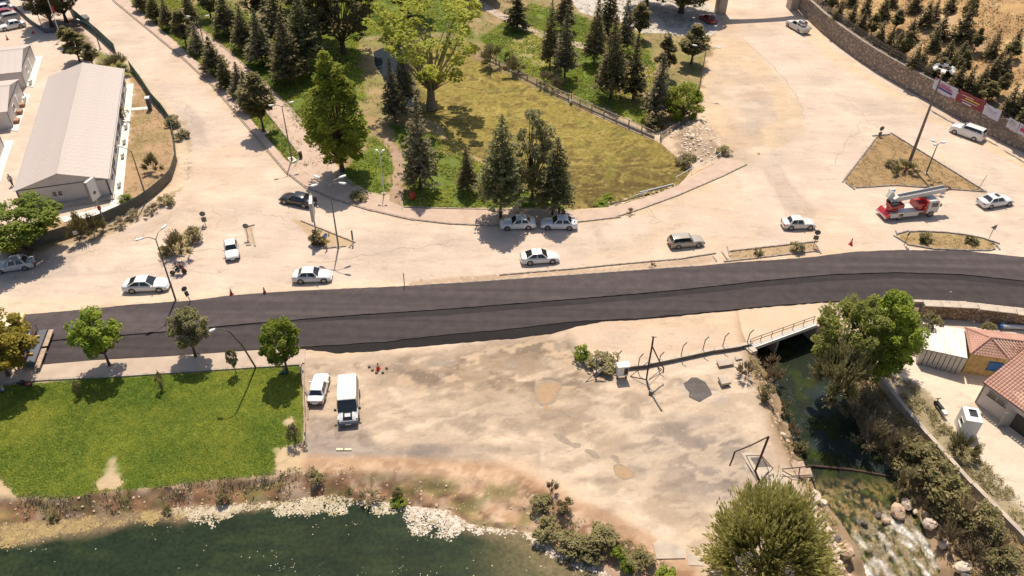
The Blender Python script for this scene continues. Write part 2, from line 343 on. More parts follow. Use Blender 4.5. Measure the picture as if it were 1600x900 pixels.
# main dusty road surfaces, a little pinker and smoother than the verge
zone([(-60, 470), (0, 400), (170, 372), (240, 330), (290, 300), (297, 250), (270, 185), (205, 100), (120, 20), (90, -60), (190, -60), (255, 60), (440, 270), (560, 325), (660, 350), (760, 358), (900, 352), (1010, 335), (1130, 280), (1200, 235), (1240, 215), (1255, 160), (1190, 90), (1130, 30), (1140, -60), (1240, -60), (1300, 60), (1600, 235), (1700, 420), (1330, 390), (960, 420), (640, 445), (300, 468), (0, 488)], ROADC, 1.5, 1.0)
zone([(1110, 60), (1180, 95), (1250, 165), (1255, 200), (1225, 225), (1140, 240), (1080, 230), (1100, 150)], (.56, .43, .32), 2, 1)
for q, c, s_ in [([(1088, 60), (1130, 62), (1160, 75), (1195, 105), (1232, 150), (1254, 178), (1255, 205), (1240, 218), (1205, 235), (1160, 262), (1120, 262), (1100, 215), (1095, 160)], (.58, .44, .30), .9),
                 ([(1240, 0), (1262, 22), (1300, 75), (1352, 112), (1400, 140), (1500, 198), (1600, 250), (1600, 262), (1500, 214), (1430, 176), (1360, 130), (1290, 90), (1240, 30)], (.64, .49, .33), .8),
                 ([(0, 470), (0, 488), (200, 476), (300, 469), (360, 461), (460, 454), (640, 446), (620, 434), (460, 443), (360, 448), (200, 460)], (.66, .52, .37), .8), ([(200, 105), (225, 130), (262, 170), (290, 200), (300, 245), (298, 262), (285, 255), (278, 195), (240, 150), (195, 106)], (.56, .42, .28), .9),
                 ([(1130, 95), (1185, 125), (1205, 170), (1175, 200), (1150, 160), (1105, 150)], (.44, .35, .28), .45), ([(1140, 190), (1190, 190), (1200, 225), (1160, 250), (1120, 240)], (.44, .34, .26), .6)]:
    zone(q, c, .5, .9, s_)
# darker repaired patches and tracks on the roads
for q, c, s_ in [([(1190, 262), (1215, 258), (1275, 335), (1268, 352), (1238, 345)], (.47, .37, .30), .7), ([(918, 350), (935, 346), (955, 392), (938, 398)], (.46, .37, .3), .6), ([(268, 160), (290, 155), (318, 190), (325, 230), (300, 225)], (.45, .37, .31), .7),
                 ([(1300, 160), (1340, 165), (1400, 150), (1440, 165), (1380, 190), (1320, 175)], (.48, .38, .31), .5), ([(1150, 120), (1200, 130), (1215, 190), (1170, 210), (1130, 180)], (.44, .36, .31), .5),
                 ([(170, 370), (260, 338), (300, 300), (305, 330), (250, 362), (190, 385)], (.47, .39, .33), .7), ([(560, 372), (700, 365), (760, 380), (640, 400), (540, 400)], (.50, .40, .33), .5), ([(0, 398), (115, 398), (118, 430), (0, 440)], (.47, .385, .33), .7)]:
    zone(q, c, .8, .6, s_)
for k in range(26):   # tyre tracks along the road
    x0 = random.uniform(0, 1500); 
    yb = np.interp(x0, [0, 600, 1000, 1600], [455, 410, 385, 350]); L = random.uniform(60, 260); o = random.uniform(-25, 22)
    a = G(x0, yb+o); b = G(x0+L, yb+o-L*.07); ds = ldist(GX, GY, [(a.x, a.y), (b.x, b.y)])
    blend(ss(.45, .1, ds+.3*(NM-.5))*random.uniform(.15, .4), random.choice([(.45, .36, .29), (.62, .51, .41)]))
# strip beside the road on the right of the lot
zone([(880, 512), (1010, 498), (1200, 478), (1290, 474), (1260, 508), (1165, 545), (1040, 560), (930, 575), (890, 545)], (.60, .45, .33), .8, .6)
# the trampled lot
zone([(470, 560), (700, 540), (890, 512), (930, 575), (1165, 552), (1200, 640), (1240, 740), (1290, 900), (1090, 900), (960, 800), (900, 780), (815, 725), (640, 712), (470, 712)], (.50, .385, .285), 1., .8)
for q, c, s_ in [([(470, 560), (700, 545), (860, 520), (900, 530), (880, 590), (800, 620), (700, 585), (600, 575), (480, 590)], (.47, .36, .27), .65),
                 ([(655, 560), (700, 545), (880, 530), (890, 570), (830, 600), (740, 600), (690, 585)], (.30, .23, .17), .6), ([(720, 592), (760, 600), (770, 620), (740, 612)], (.27, .22, .17), .7),
                 ([(470, 680), (560, 690), (600, 705), (700, 700), (780, 712), (790, 728), (640, 716), (470, 715)], (.27, .24, .22), .8), ([(630, 705), (700, 698), (760, 700), (755, 722), (640, 722)], (.2, .18, .17), .8),
                 ([(975, 650), (1060, 640), (1140, 660), (1190, 720), (1150, 800), (1080, 780), (1010, 740), (960, 700)], (.40, .335, .285), .6), ([(1080, 690), (1150, 680), (1170, 740), (1120, 790), (1060, 730)], (.28, .24, .22), .7),
                 ([(1050, 780), (1110, 790), (1100, 820), (1060, 810)], (.4, .34, .3), .6), ([(1045, 592), (1080, 588), (1125, 600), (1130, 625), (1085, 628), (1050, 605)], (.42, .36, .32), .7), ([(870, 600), (960, 620), (970, 660), (890, 650)], (.46, .37, .3), .55),
                 ([(820, 640), (880, 640), (910, 660), (905, 675), (860, 660)], (.27, .22, .18), .7), ([(930, 560), (1160, 550), (1190, 620), (1100, 590), (960, 600)], (.68, .56, .44), .5), ([(820, 730), (960, 760), (1060, 830), (1080, 870), (960, 820), (860, 760)], (.70, .57, .43), .6),
                 ([(870, 590), (900, 565), (925, 590), (905, 605)], (.7, .56, .42), .7)]:
    zone(q, c, .9, 1.5, s_)
for k in range(60):
    px = random.uniform(480, 1180); py = random.uniform(560, 850)
    spot(px, py, random.uniform(.3, 2.4), random.uniform(.15, .7), random.choice([(.38, .3, .23), (.68, .55, .42), (.30, .24, .19)]), R(random.choice([10, 20, -30, -40])), random.uniform(.25, .6))
WX = GX+2.5*(fbm(GX, GY, 3, 51)-.5); WY = GY+2.5*(fbm(GX, GY, 3, 52)-.5); LOT = ss(0, 2, sdist(GX, GY, GP([(470, 560), (700, 540), (890, 512), (930, 575), (1165, 552), (1200, 640), (1240, 740), (1290, 900), (1090, 900), (960, 800), (900, 780), (815, 725), (640, 712), (470, 712)])))
blend(LOT*ss(.54, .60, fbm(WX*.55, WY, 2.6, 53, 5))*.5, (.38, .285, .2)); blend(LOT*ss(.60, .66, fbm(WX*.5+WY*.2, WY, 1.8, 54, 5))*.5, (.27, .21, .16)); blend(LOT*ss(.55, .63, fbm(WX*.35+WY*.25, WY-WX*.1, 1.2, 55, 5))*.5, (.72, .58, .43))
up_ = ss(G(800, 640).y, G(800, 575).y, GY)*ss(G(1010, 560).x, G(860, 560).x, GX); blend(LOT*up_*ss(.46, .56, fbm(WX*.6, WY, 2.4, 56, 5))*.6, (.34, .25, .175)); blend(LOT*up_*ss(.58, .62, fbm(WX*.6, WY, 1.5, 57, 5))*.6, (.22, .165, .12))
rg_ = ss(0, 1, 1-np.hypot((GX-G(1110, 710).x)/7.5, (GY-G(1110, 710).y)/6)); blend(LOT*rg_*ss(.40, .56, fbm(WX*.5+WY*.3, WY, 2.2, 58, 5))*.75, (.27, .225, .19)); blend(LOT*ss(G(700, 690).y, G(700, 712).y, GY)*ss(.42, .55, fbm(WX*.5, WY, 2.2, 59, 5))*.6*(GX < 3), (.26, .21, .17))
dg = fbm(GX*.16+GY*.10, GY*.9-GX*.45, .9, 64, 5); blend(LOT*ss(.52, .66, dg)*.4, (.40, .31, .225)); blend(LOT*ss(.48, .34, dg)*.5, (.66, .52, .375))
blend(LOT*rg_*ss(.5, .6, fbm(GX*.3+GY*.12, GY*.8-GX*.4, 1.0, 66, 5))*.6, (.2, .165, .14)); up2 = ss(G(800, 650).y, G(800, 590).y, GY)*ss(G(1000, 560).x, G(880, 560).x, GX)*ss(G(560, 560).x, G(660, 560).x, GX)
blend(LOT*up2*ss(.47, .52, fbm(WX*.5, WY, 2.6, 151, 6))*.75, (.31, .225, .155)); blend(LOT*up2*ss(.56, .59, fbm(WX*.6, WY, 1.6, 152, 6))*.7, (.20, .15, .11)); blend(LOT*up2*ss(.60, .63, fbm(WX*.6, WY, 1.3, 153, 6))*.8, (.55, .41, .28))
rg2 = ss(0, .5, 1-np.hypot((GX-G(1095, 715).x)/8, (GY-G(1095, 715).y)/6.5)); blend(LOT*rg2*ss(.42, .54, fbm(WX*.35+WY*.3, WY*.9-WX*.2, 1.7, 154, 6))*.7, (.24, .195, .165)); blend(LOT*rg2*ss(.56, .6, fbm(WX*.6, WY, 1.0, 155, 6))*.6, (.56, .44, .33))
lo2 = ss(G(650, 688).y, G(650, 704).y, GY)*(GX < 0)*(GX > G(475, 700).x); blend(LOT*lo2*ss(.44, .52, fbm(WX*.4, WY, 1.6, 156, 6))*.8, (.19, .15, .125)); md2 = ss(0, .6, 1-np.hypot((GX-G(895, 650).x)/4.5, (GY-G(895, 650).y)/3)); blend(md2*ss(.48, .54, fbm(WX*.5, WY, 1.4, 157, 6))*.7, (.33, .245, .175))
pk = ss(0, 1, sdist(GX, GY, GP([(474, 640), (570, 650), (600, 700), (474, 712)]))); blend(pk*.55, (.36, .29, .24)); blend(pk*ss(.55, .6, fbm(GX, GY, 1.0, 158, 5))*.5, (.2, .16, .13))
ROAD_ = 1-LOT; blend(ROAD_*ss(.5, .68, fbm(GX, GY, 14, 46, 5))*.45, (.60, .43, .285)); blend(ROAD_*ss(.52, .66, fbm(GX*.4, GY, 5, 47, 5))*.45, (.50, .405, .32)); blend(ROAD_*ss(.56, .7, fbm(GX*.5, GY, 3, 48, 5))*.5, (.68, .55, .42))
# banks: reddish soil with pale rubble
d = sdist(GX, GY, GP([(-60, 770), (330, 742), (430, 735), (470, 712), (640, 714), (790, 724), (822, 735), (880, 778), (960, 806), (1040, 850), (1090, 890), (1100, 1300), (-100, 1300)]))
blend(ss(-.6, .8, d+.8*(NM-.5)), (.44, .275, .165)); blend(ss(.48, .6, NM)*ss(0, 1, d)*.8, (.27, .15, .085)); blend(ss(.52, .6, fbm(GX, GY, .8, 33))*ss(0, 1, d)*.7, (.62, .45, .31)); blend(ss(.56, .62, fbm(GX, GY, 1.0, 35))*ss(0, 1.5, d)*.8, (.15, .085, .05))
d = sdist(GX, GY, GP([(430, 700), (480, 715), (640, 722), (790, 730), (820, 735), (825, 830), (790, 790), (700, 760), (600, 745), (440, 735)])); blend(ss(-.5, 1, d+NM-.5)*.5, (.60, .41, .26))
zone([(835, 735), (900, 785), (965, 810), (1040, 850), (1090, 885), (1050, 890), (1000, 845), (900, 800)], (.48, .32, .21), .6, .6, .7)
d = sdist(GX, GY, ST_TOP); blend(ss(-1.2, .6, d+1.2*(NM-.5)), (.34, .24, .15)); blend(ss(.5, .7, NM)*ss(0, .8, d), (.2, .14, .085))
zone([(1250, 770), (1285, 780), (1320, 850), (1345, 900), (1300, 900), (1285, 850)], (.52, .38, .27), .6, .6, .8)
# yard
zone([(1440, 490), (1640, 505), (1900, 1000), (1700, 950), (1600, 838), (1502, 738), (1440, 664), (1395, 590), (1430, 540)], (.68, .56, .44), .5, .3, 1, ZY)
zone([(1385, 585), (1430, 600), (1470, 655), (1520, 700), (1600, 800), (1640, 880), (1560, 800), (1490, 730), (1430, 665)], (.25, .2, .1), .8, 1.5, .8, ZY)
# park soil, grass and dry grass
PARK = [(206, 0), (300, -60), (1010, -60), (1125, 30), (1100, 110), (1092, 170), (1040, 205), (900, 165), (1075, 262), (1040, 300), (935, 322), (880, 325), (625, 325), (600, 300), (520, 285), (450, 250), (400, 197), (293, 84)]
zone(PARK, (.35, .25, .13), .8, 1.5); PD = sdist(GX, GY, GP(PARK))
blend(ss(.42, .58, NB*.6+NM*.4)*ss(0, 1, PD)*.7, (.19, .2, .05)); blend(ss(.6, .7, NM)*ss(0, 1, PD)*.5, (.44, .34, .2))
LAWNS = [[(206, 2), (290, -10), (283, 42), (310, 68), (350, 105), (400, 155), (440, 205), (468, 243), (456, 254), (447, 249), (400, 195), (337, 121), (293, 82)], [(300, 30), (300, -30), (400, 30), (440, 80), (520, 150), (560, 230), (500, 215), (448, 160), (405, 119), (362, 82)], [(395, 100), (440, 80), (520, 150), (575, 220), (540, 250), (470, 200)], [(545, 260), (590, 205), (612, 235), (614, 290), (598, 308), (560, 300), (520, 270)],
         [(612, 195), (680, 210), (730, 240), (760, 262), (845, 310), (890, 326), (632, 323), (630, 280), (645, 258), (625, 225)], [(750, 60), (830, 5), (1000, 50), (1030, 120), (1010, 200), (900, 150), (780, 95)], [(400, 0), (700, -40), (740, 60), (640, 40), (560, 60), (570, 160), (480, 120)]]
for q in LAWNS: zone(q, (.135, .185, .03), 1.2, 1.6, .95)
zone([(790, 50), (870, 60), (900, 105), (850, 110), (800, 90)], (.38, .31, .13), 2, 2, .7); zone([(960, 90), (1030, 110), (1040, 180), (990, 170), (940, 130)], (.42, .29, .17), 2, 2, .8)
zone([(680, 200), (740, 215), (760, 250), (700, 240)], (.36, .24, .12), 1, 1.5, .8)
# area by the office buildings
zone([(-200, 390), (-200, -60), (90, -60), (122, 30), (200, 105), (196, 130), (210, 165), (190, 300), (150, 335), (60, 350), (0, 350)], (.62, .5, .40), .6, .4)
zone([(205, 108), (240, 160), (270, 195), (278, 250), (262, 290), (215, 318), (120, 352), (60, 375), (40, 360), (170, 330), (185, 300), (205, 190)], (.42, .28, .16), .8, .8); blend(ss(.5, .65, NM)*ss(0, 1, sdist(GX, GY, GP([(205, 108), (270, 195), (262, 290), (60, 375), (185, 300)])))*.6, (.27, .22, .09))
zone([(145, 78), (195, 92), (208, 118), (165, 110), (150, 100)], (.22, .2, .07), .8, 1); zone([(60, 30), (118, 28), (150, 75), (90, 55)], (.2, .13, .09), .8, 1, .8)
for q in [[(20, 385), (170, 350), (290, 290), (300, 245), (287, 190), (296, 230), (292, 285), (255, 320), (175, 365), (60, 392)]]: zone(q, (.33, .25, .15), .8, 1.3, .75)
# traffic islands
ISL = [[(1372, 212), (1318, 283), (1332, 294), (1400, 290), (1540, 300), (1460, 250), (1395, 210)], [(1395, 368), (1420, 361), (1490, 364), (1550, 375), (1560, 388), (1540, 393), (1430, 388)],
       [(318, 352), (296, 400), (250, 400), (262, 380), (290, 358)], [(455, 343), (470, 345), (552, 378), (548, 384), (510, 388), (485, 372)], [(383, 355), (392, 353), (398, 382), (390, 383)],
       [(1138, 393), (1272, 378), (1280, 392), (1142, 408)], [(640, 438), (960, 418), (1115, 398), (1118, 410), (960, 424), (640, 447)]]
ISL[1] = smooth_line(ISL[1], 1, True); ISL[0] = ISL[0][:2]+smooth_line(ISL[0][2:6], 1)[1:] if False else ISL[0]
for k, q in enumerate(ISL): zone(q, [(.36, .24, .12), (.38, .27, .13), (.36, .27, .15), (.48, .35, .22), (.46, .35, .23), (.42, .30, .18), (.46, .34, .24)][k], .5, .35)
# near lawn with a bare patch
BARE = [[(150, 768), (168, 720), (182, 708), (190, 735), (186, 768)], [(-20, 778), (0, 752), (22, 776)], [(445, 655), (455, 652), (458, 672), (447, 676)], [(430, 700), (470, 700), (470, 740), (430, 740)]]
LAWN = [(-80, 602), (0, 603), (200, 588), (470, 571), (475, 640), (472, 690), (440, 700), (430, 742), (330, 750), (250, 761), (190, 765), (100, 777), (0, 775), (-80, 775)]
zone(LAWN, (.125, .18, .028), .5, .3); LD = sdist(GX, GY, GP(LAWN)); blend(ss(.4, .62, NB)*ss(0, .6, LD)*.6, (.21, .22, .035))
for q in BARE: zone(q, (.52, .39, .24), .7, 1.0)
bk_ = sdist(GX, GY, BANK_TOP); blend(ss(.1, .8, bk_)*(GX < -14), (.40, .215, .12)); blend(ss(.1, .8, bk_)*ss(.5, .66, NM)*(GX < -14), (.22, .125, .07)); blend(ss(.3, 1, bk_)*ss(.55, .7, fbm(GX, GY, .9, 37))*(GX < -14)*.8, (.5, .36, .25)); blend(ss(0, .6, bk_)*ss(.52, .62, fbm(GX, GY, 1.6, 38))*.5*(GX < 20), (.2, .2, .06))
# stone slabs of rubble right of the pond
zone([(1045, 190), (1105, 180), (1140, 235), (1100, 262), (1075, 250)], (.50, .37, .26), .8, 1.2); zone([(1045, 215), (1085, 200), (1100, 235), (1075, 245)], (.3, .21, .14), 1, 1.5, .6)
GC = np.clip(GC, .01, .9)
nx, ny = len(xs), len(ys); idx = np.arange(nx*ny).reshape(ny, nx)
quads = np.stack([idx[:-1, :-1], idx[:-1, 1:], idx[1:, 1:], idx[1:, :-1]], -1).reshape(-1, 4)
gv = np.stack([GX, GY, GZ], -1).reshape(-1, 3)
def ground_mat():
    m, t, b = nodes('ground_soil'); N = t.nodes; L = t.links
    b.inputs['Roughness'].default_value = .95; b.inputs['Specular IOR Level'].default_value = .2
    at = N.new('ShaderNodeAttribute'); at.attribute_name = 'Col'; tc = N.new('ShaderNodeTexCoord')
    def noise(sc, det=6, rough=.6, mp=None):
        n = N.new('ShaderNodeTexNoise'); n.inputs['Scale'].default_value = sc; n.inputs['Detail'].default_value = det; n.inputs['Roughness'].default_value = rough
        if mp:
            q = N.new('ShaderNodeMapping'); q.inputs['Scale'].default_value = mp[0]; q.inputs['Rotation'].default_value = (0, 0, mp[1]); L.new(tc.outputs['Object'], q.inputs[0]); L.new(q.outputs[0], n.inputs['Vector'])
        else: L.new(tc.outputs['Object'], n.inputs['Vector'])
        return n.outputs[0]
    def rng(src, a, b_, c, d):
        r = N.new('ShaderNodeMapRange'); r.inputs[1].default_value = a; r.inputs[2].default_value = b_; r.inputs[3].default_value = c; r.inputs[4].default_value = d; L.new(src, r.inputs[0]); return r.outputs[0]
    def mul(a, b_):
        q = N.new('ShaderNodeMath'); q.operation = 'MULTIPLY'; L.new(a, q.inputs[0]); L.new(b_, q.inputs[1]); return q.outputs[0]
    f = mul(rng(noise(.16, 8, .6), .32, .68, .88, 1.1), rng(noise(2.4, 6, .65), .3, .7, .93, 1.07))
    f = mul(f, rng(noise(1.0, 6, .6, ((.3, 1.1, 1), R(4))), .3, .7, .94, 1.05))
    f = mul(f, rng(noise(14, 3, .7), .25, .75, .9, 1.08))
    f = mul(f, rng(noise(5, 3, .6), .24, .34, .7, 1.0))
    f = mul(f, rng(noise(.5, 12, .72, ((.6, 1.3, 1), R(-20))), .565, .6, 1.0, .88)); f = mul(f, rng(noise(1.7, 10, .75), .6, .64, 1.0, .86)); f = mul(f, rng(noise(.8, 12, .7, ((.5, 1.6, 1), R(12))), .39, .42, 1.07, 1.0))
    hs = N.new('ShaderNodeVectorMath'); hs.operation = 'SCALE'; L.new(at.outputs['Color'], hs.inputs[0]); L.new(f, hs.inputs['Scale']); L.new(hs.outputs[0], b.inputs['Base Color'])
    bp = N.new('ShaderNodeBump'); bp.inputs['Distance'].default_value = .12; bp.inputs['Strength'].default_value = .45; L.new(noise(2.5, 8, .75), bp.inputs['Height']); L.new(bp.outputs[0], b.inputs['Normal'])
    return m
M['ground'] = ground_mat()
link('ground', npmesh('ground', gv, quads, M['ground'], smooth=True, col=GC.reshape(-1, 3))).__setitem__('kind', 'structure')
# far ground ring out to the horizon
a, b, c, d = xs[0], xs[-1], ys[0], ys[-1]; Q = 3000
rv = [(a, c, 0), (b, c, 0), (b, d, 0), (a, d, 0), (-Q, -Q, 0), (Q, -Q, 0), (Q, Q, 0), (-Q, Q, 0)]
link('surrounding_land', npmesh('surrounding_land', np.array(rv)-[0, 0, .02], [(4, 5, 1, 0), (5, 6, 2, 1), (6, 7, 3, 2), (7, 4, 0, 3)], mat('far_soil', (.42, .32, .2), (.25, .22, .1), .05, .95)))['kind'] = 'structure'
# hillside behind the stone wall
hx = np.arange(30, 190, .5); hy = np.arange(60, 300, .6); HX, HY = np.meshgrid(hx, hy); HD = sdist(HX, HY, WALL_BACK); HZ = hill_z(HX, HY)
hc = np.ones(HX.shape+(3,))*np.array([.50, .32, .15]); n1 = fbm(HX, HY, 5, 41); n2 = fbm(HX, HY, 1.5, 42)
def hb(wt, c): hc[:] = hc*(1-wt[..., None])+np.array(c)*wt[..., None]
hb(ss(.45, .65, n1), (.58, .41, .2)); hb(ss(.5, .7, n2)*.7, (.33, .2, .1)); hb(ss(5, 2, HD+2*(n2-.5)), (.24, .17, .11)); hb(ss(.55, .7, fbm(HX, HY, 3, 44))*.5, (.58, .42, .27))  # dark walkway strip behind the wall has its shade painted into the soil colour
hid = np.arange(HX.size).reshape(HX.shape); hq = np.stack([hid[:-1, :-1], hid[:-1, 1:], hid[1:, 1:], hid[1:, :-1]], -1).reshape(-1, 4)
keep = (HD.ravel()[hq] > .35).all(1)
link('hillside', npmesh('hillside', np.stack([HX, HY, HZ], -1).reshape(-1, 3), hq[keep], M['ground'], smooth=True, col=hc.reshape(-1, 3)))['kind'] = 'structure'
# ------------------------------------------------------------------ sheets
def sheet(name, px, z, m, thick=.02, jit=.0, step=1.5, zp=0., kind='structure', parent=None, sm=0, seed=1):
    P = [tuple(p) for p in GP(px, zp)]
    if sm: P = smooth_line(P, sm, True)
    if jit: P = resample(P, step, True, jit, seed)
    mb = MB(); mb.prism(P, z-thick, z); o = mb.build(name, m, parent); 
    if parent is None: o['kind'] = kind
    return o
def asphalt(name, c, c2, sp):
    m = mat(name, c, c2, .9, .85, .5, bsc=22, spec=.35); t = m.node_tree; N = t.nodes; L = t.links; b = N['Principled BSDF']; src = b.inputs['Base Color'].links[0].from_socket
    tc = N.new('ShaderNodeTexCoord'); mp = N.new('ShaderNodeMapping'); mp.inputs['Scale'].default_value = (.03, 1.1, 1); mp.inputs['Rotation'].default_value = (0, 0, R(-3)); n = N.new('ShaderNodeTexNoise'); n.inputs['Scale'].default_value = 1; n.inputs['Detail'].default_value = 6
    L.new(tc.outputs['Object'], mp.inputs[0]); L.new(mp.outputs[0], n.inputs['Vector']); r = N.new('ShaderNodeMapRange'); r.inputs[1].default_value = .35; r.inputs[2].default_value = .65; r.inputs[3].default_value = .8; r.inputs[4].default_value = 1.2; L.new(n.outputs[0], r.inputs[0])
    g = N.new('ShaderNodeTexNoise'); g.inputs['Scale'].default_value = 9; g.inputs['Detail'].default_value = 4; L.new(tc.outputs['Object'], g.inputs['Vector']); r2 = N.new('ShaderNodeMapRange'); r2.inputs[1].default_value = .3; r2.inputs[2].default_value = .7; r2.inputs[3].default_value = 1-sp; r2.inputs[4].default_value = 1+sp; L.new(g.outputs[0], r2.inputs[0])
    q = N.new('ShaderNodeMath'); q.operation = 'MULTIPLY'; L.new(r.outputs[0], q.inputs[0]); L.new(r2.outputs[0], q.inputs[1]); v = N.new('ShaderNodeVectorMath'); v.operation = 'SCALE'; L.new(src, v.inputs[0]); L.new(q.outputs[0], v.inputs['Scale']); L.new(v.outputs[0], b.inputs['Base Color'])
    return m
M['asphalt'] = asphalt('asphalt', (.086, .068, .068), (.064, .051, .051), .16); M['asphalt_new'] = asphalt('asphalt_new', (.064, .05, .049), (.045, .036, .036), .18); M['asphalt_rough'] = asphalt('asphalt_rough', (.034, .027, .027), (.024, .019, .019), .3); M['tack'] = asphalt('tack_coat', (.014, .01, .01), (.01, .008, .008), .25)
UP = [(-60, 500), (0, 495), (100, 487), (200, 477), (300, 470), (360, 462), (460, 455), (640, 447), (780, 438), (960, 425), (1080, 417), (1140, 411), (1260, 403), (1330, 394), (1400, 391), (1500, 392), (1600, 402), (1700, 416)]
SEAM = [(-60, 545), (0, 540), (85, 533), (250, 520), (400, 506), (560, 493), (700, 484), (800, 476), (1000, 460), (1100, 450), (1190, 440), (1300, 430), (1400, 427), (1500, 430), (1600, 440), (1700, 454)]
SEAM2 = [(-60, 546), (0, 541.5), (85, 534.5), (250, 522), (400, 509), (560, 500), (700, 494), (800, 485), (1000, 469), (1100, 459), (1190, 449), (1300, 440), (1400, 436), (1500, 439), (1600, 449), (1700, 463)]
LOW = [(1700, 500), (1600, 483), (1500, 472), (1400, 469), (1290, 472), (1200, 479), (1100, 489), (1000, 498), (925, 501.5), (886, 504), (800, 514.5), (675, 526), (600, 535), (505, 541), (420, 546), (265, 557), (150, 563), (60, 572), (0, 576), (-60, 582)]
sheet('asphalt_base', UP+[(1700, 500), (1600, 484), (1500, 473.5), (1400, 470.5), (1290, 473), (1200, 480), (1100, 490), (1000, 500), (940, 503), (900, 511), (860, 522), (800, 529.5), (730, 535), (650, 542), (575, 550), (525, 552), (500, 548), (470, 546), (265, 558), (150, 564), (60, 573), (0, 577), (-60, 583)], .03, M['tack'], .06, .07, .5)
sheet('asphalt_lane', [(x, y+1.2) for x, y in UP]+SEAM[::-1], .16, M['asphalt'], .14, .035, .6, seed=3)
sheet('asphalt_joint', [(x, y+.4) for x, y in SEAM]+[(x, y+.6) for x, y in SEAM2[::-1]], .07, M['asphalt_rough'], .05, .03, .6, seed=5)
sheet('asphalt_lane', SEAM2+LOW, .1, M['asphalt_new'], .08, .05, .6, seed=4)
sheet('pavement', [(-60, 583), (0, 577), (150, 564), (265, 558), (420, 547), (478, 547), (476, 568), (300, 579), (200, 586), (60, 593), (-60, 603)], .13, M['sidewalk'], .2)
sheet('pavement_edge', [(-60, 602.5), (60, 593.2), (200, 586.2), (300, 579.2), (472, 568.2), (472, 570.8), (300, 581.8), (200, 588.8), (60, 596), (-60, 605.5)], .15, M['kerb_stone'], .2)
# pavements of the park side
PV = [(160, -20), (177, 0), (287, 91), (333, 134), (407, 221), (447, 268), (475, 290), (520, 310), (575, 327), (640, 342), (700, 349), (760, 352), (830, 350), (900, 347), (960, 340), (1000, 327), (1060, 305), (1130, 275), (1165, 258)]
PI_ = [(1128, 245), (1110, 262), (1060, 290), (1020, 306), (985, 318), (935, 328), (890, 331), (800, 330), (632, 326), (598, 310), (560, 305), (510, 290), (470, 268), (455, 257), (447, 251), (400, 197), (337, 123), (293, 84), (203, 3), (185, -20)]
sheet('pavement', PV+PI_, .12, M['pink_paving'], .2, 0, 1.5)
sheet('park_path', [(297, 32), (330, 58), (362, 85), (405, 122), (448, 163), (485, 205), (515, 245), (545, 280), (590, 308), (540, 302), (505, 288), (472, 267), (462, 258), (470, 244), (440, 205), (400, 155), (350, 105), (310, 68), (283, 42)], .05, M['pink_paving'], .1, 0)
M['path_soil'] = mat('path_soil', (.42, .29, .2), (.33, .23, .15), 1, .95, .4)
sheet('footpath', [(590, 205), (605, 215), (628, 240), (634, 265), (628, 300), (630, 326), (605, 322), (612, 290), (616, 260), (608, 235), (585, 212)], .05, M['path_soil'], .1, .15, .8)
sheet('park_path', [(738, -10), (762, 8), (820, 38), (870, 58), (930, 72), (1012, 106), (1010, 113), (925, 80), (862, 66), (812, 46), (755, 16), (725, -5)], .05, M['sidewalk'], .1, .1, 1.5)
sheet('rubble_ground', [(880, -20), (905, 20), (960, 30), (1000, 50), (1060, 55), (1100, 60), (1130, 40), (1110, 10), (1060, -20)], .02, mat('pale_gravel', (.6, .54, .47), (.45, .4, .35), .8, .95, .5, bsc=5), .04, .5, 2)
sheet('white_apron', [(196, 132), (209, 131), (191, 318), (180, 332), (100, 348), (95, 340), (172, 322)], .08, M['white_slab'], .1)
# water pools standing in the lot, each with its dark wet rim
M['puddle'] = mat('puddle', (.42, .28, .155), (.37, .245, .135), 2, .09, spec=.5); M['wet'] = mat('wet_soil', (.33, .25, .18), (.25, .19, .14), 2, .7)
def pool(px, seed, rim=True):
    cx = sum(p[0] for p in px)/len(px); cy = sum(p[1] for p in px)/len(px)
    if rim: sheet('wet_soil', [(cx+(x-cx)*1.17, cy+(y-cy)*1.2) for x, y in px], .012, M['wet'], .02, .1, .4, sm=1, seed=seed)
    sheet('puddle', px, .017, M['puddle'], .02, .05, .4, sm=1, seed=seed)
pool([(842, 600), (862, 597), (878, 604), (868, 615), (865, 628), (850, 632), (840, 626), (836, 612)], 1); pool([(958, 731), (972, 726), (985, 735), (990, 744), (978, 749), (965, 744)], 2); pool([(849, 632), (858, 632), (857, 641), (851, 643)], 4, False)
for k, q in enumerate([[(862, 678), (875, 676), (890, 690), (905, 693), (910, 698), (895, 700), (880, 692)], [(912, 702), (925, 702), (940, 714), (930, 716), (915, 708)], [(950, 712), (962, 711), (970, 722), (962, 724)], [(610, 565), (622, 563), (628, 570), (618, 573)], [(683, 585), (692, 581), (697, 588), (686, 594)], [(880, 640), (900, 645), (905, 655), (890, 652)], [(660, 570), (690, 560), (720, 566), (700, 574)], [(786, 570), (800, 566), (812, 572), (800, 580)]]):
    sheet('wet_soil', q, .014, M['wet'], .02, .12, .4, sm=1, seed=k+9)
sheet('tar_patch', [(1068, 596), (1085, 590), (1100, 594), (1108, 606), (1112, 620), (1098, 628), (1080, 624), (1072, 610)], .02, asphalt('old_tar', (.13, .11, .105), (.1, .085, .08), .2), .03, .2, .5, sm=1)
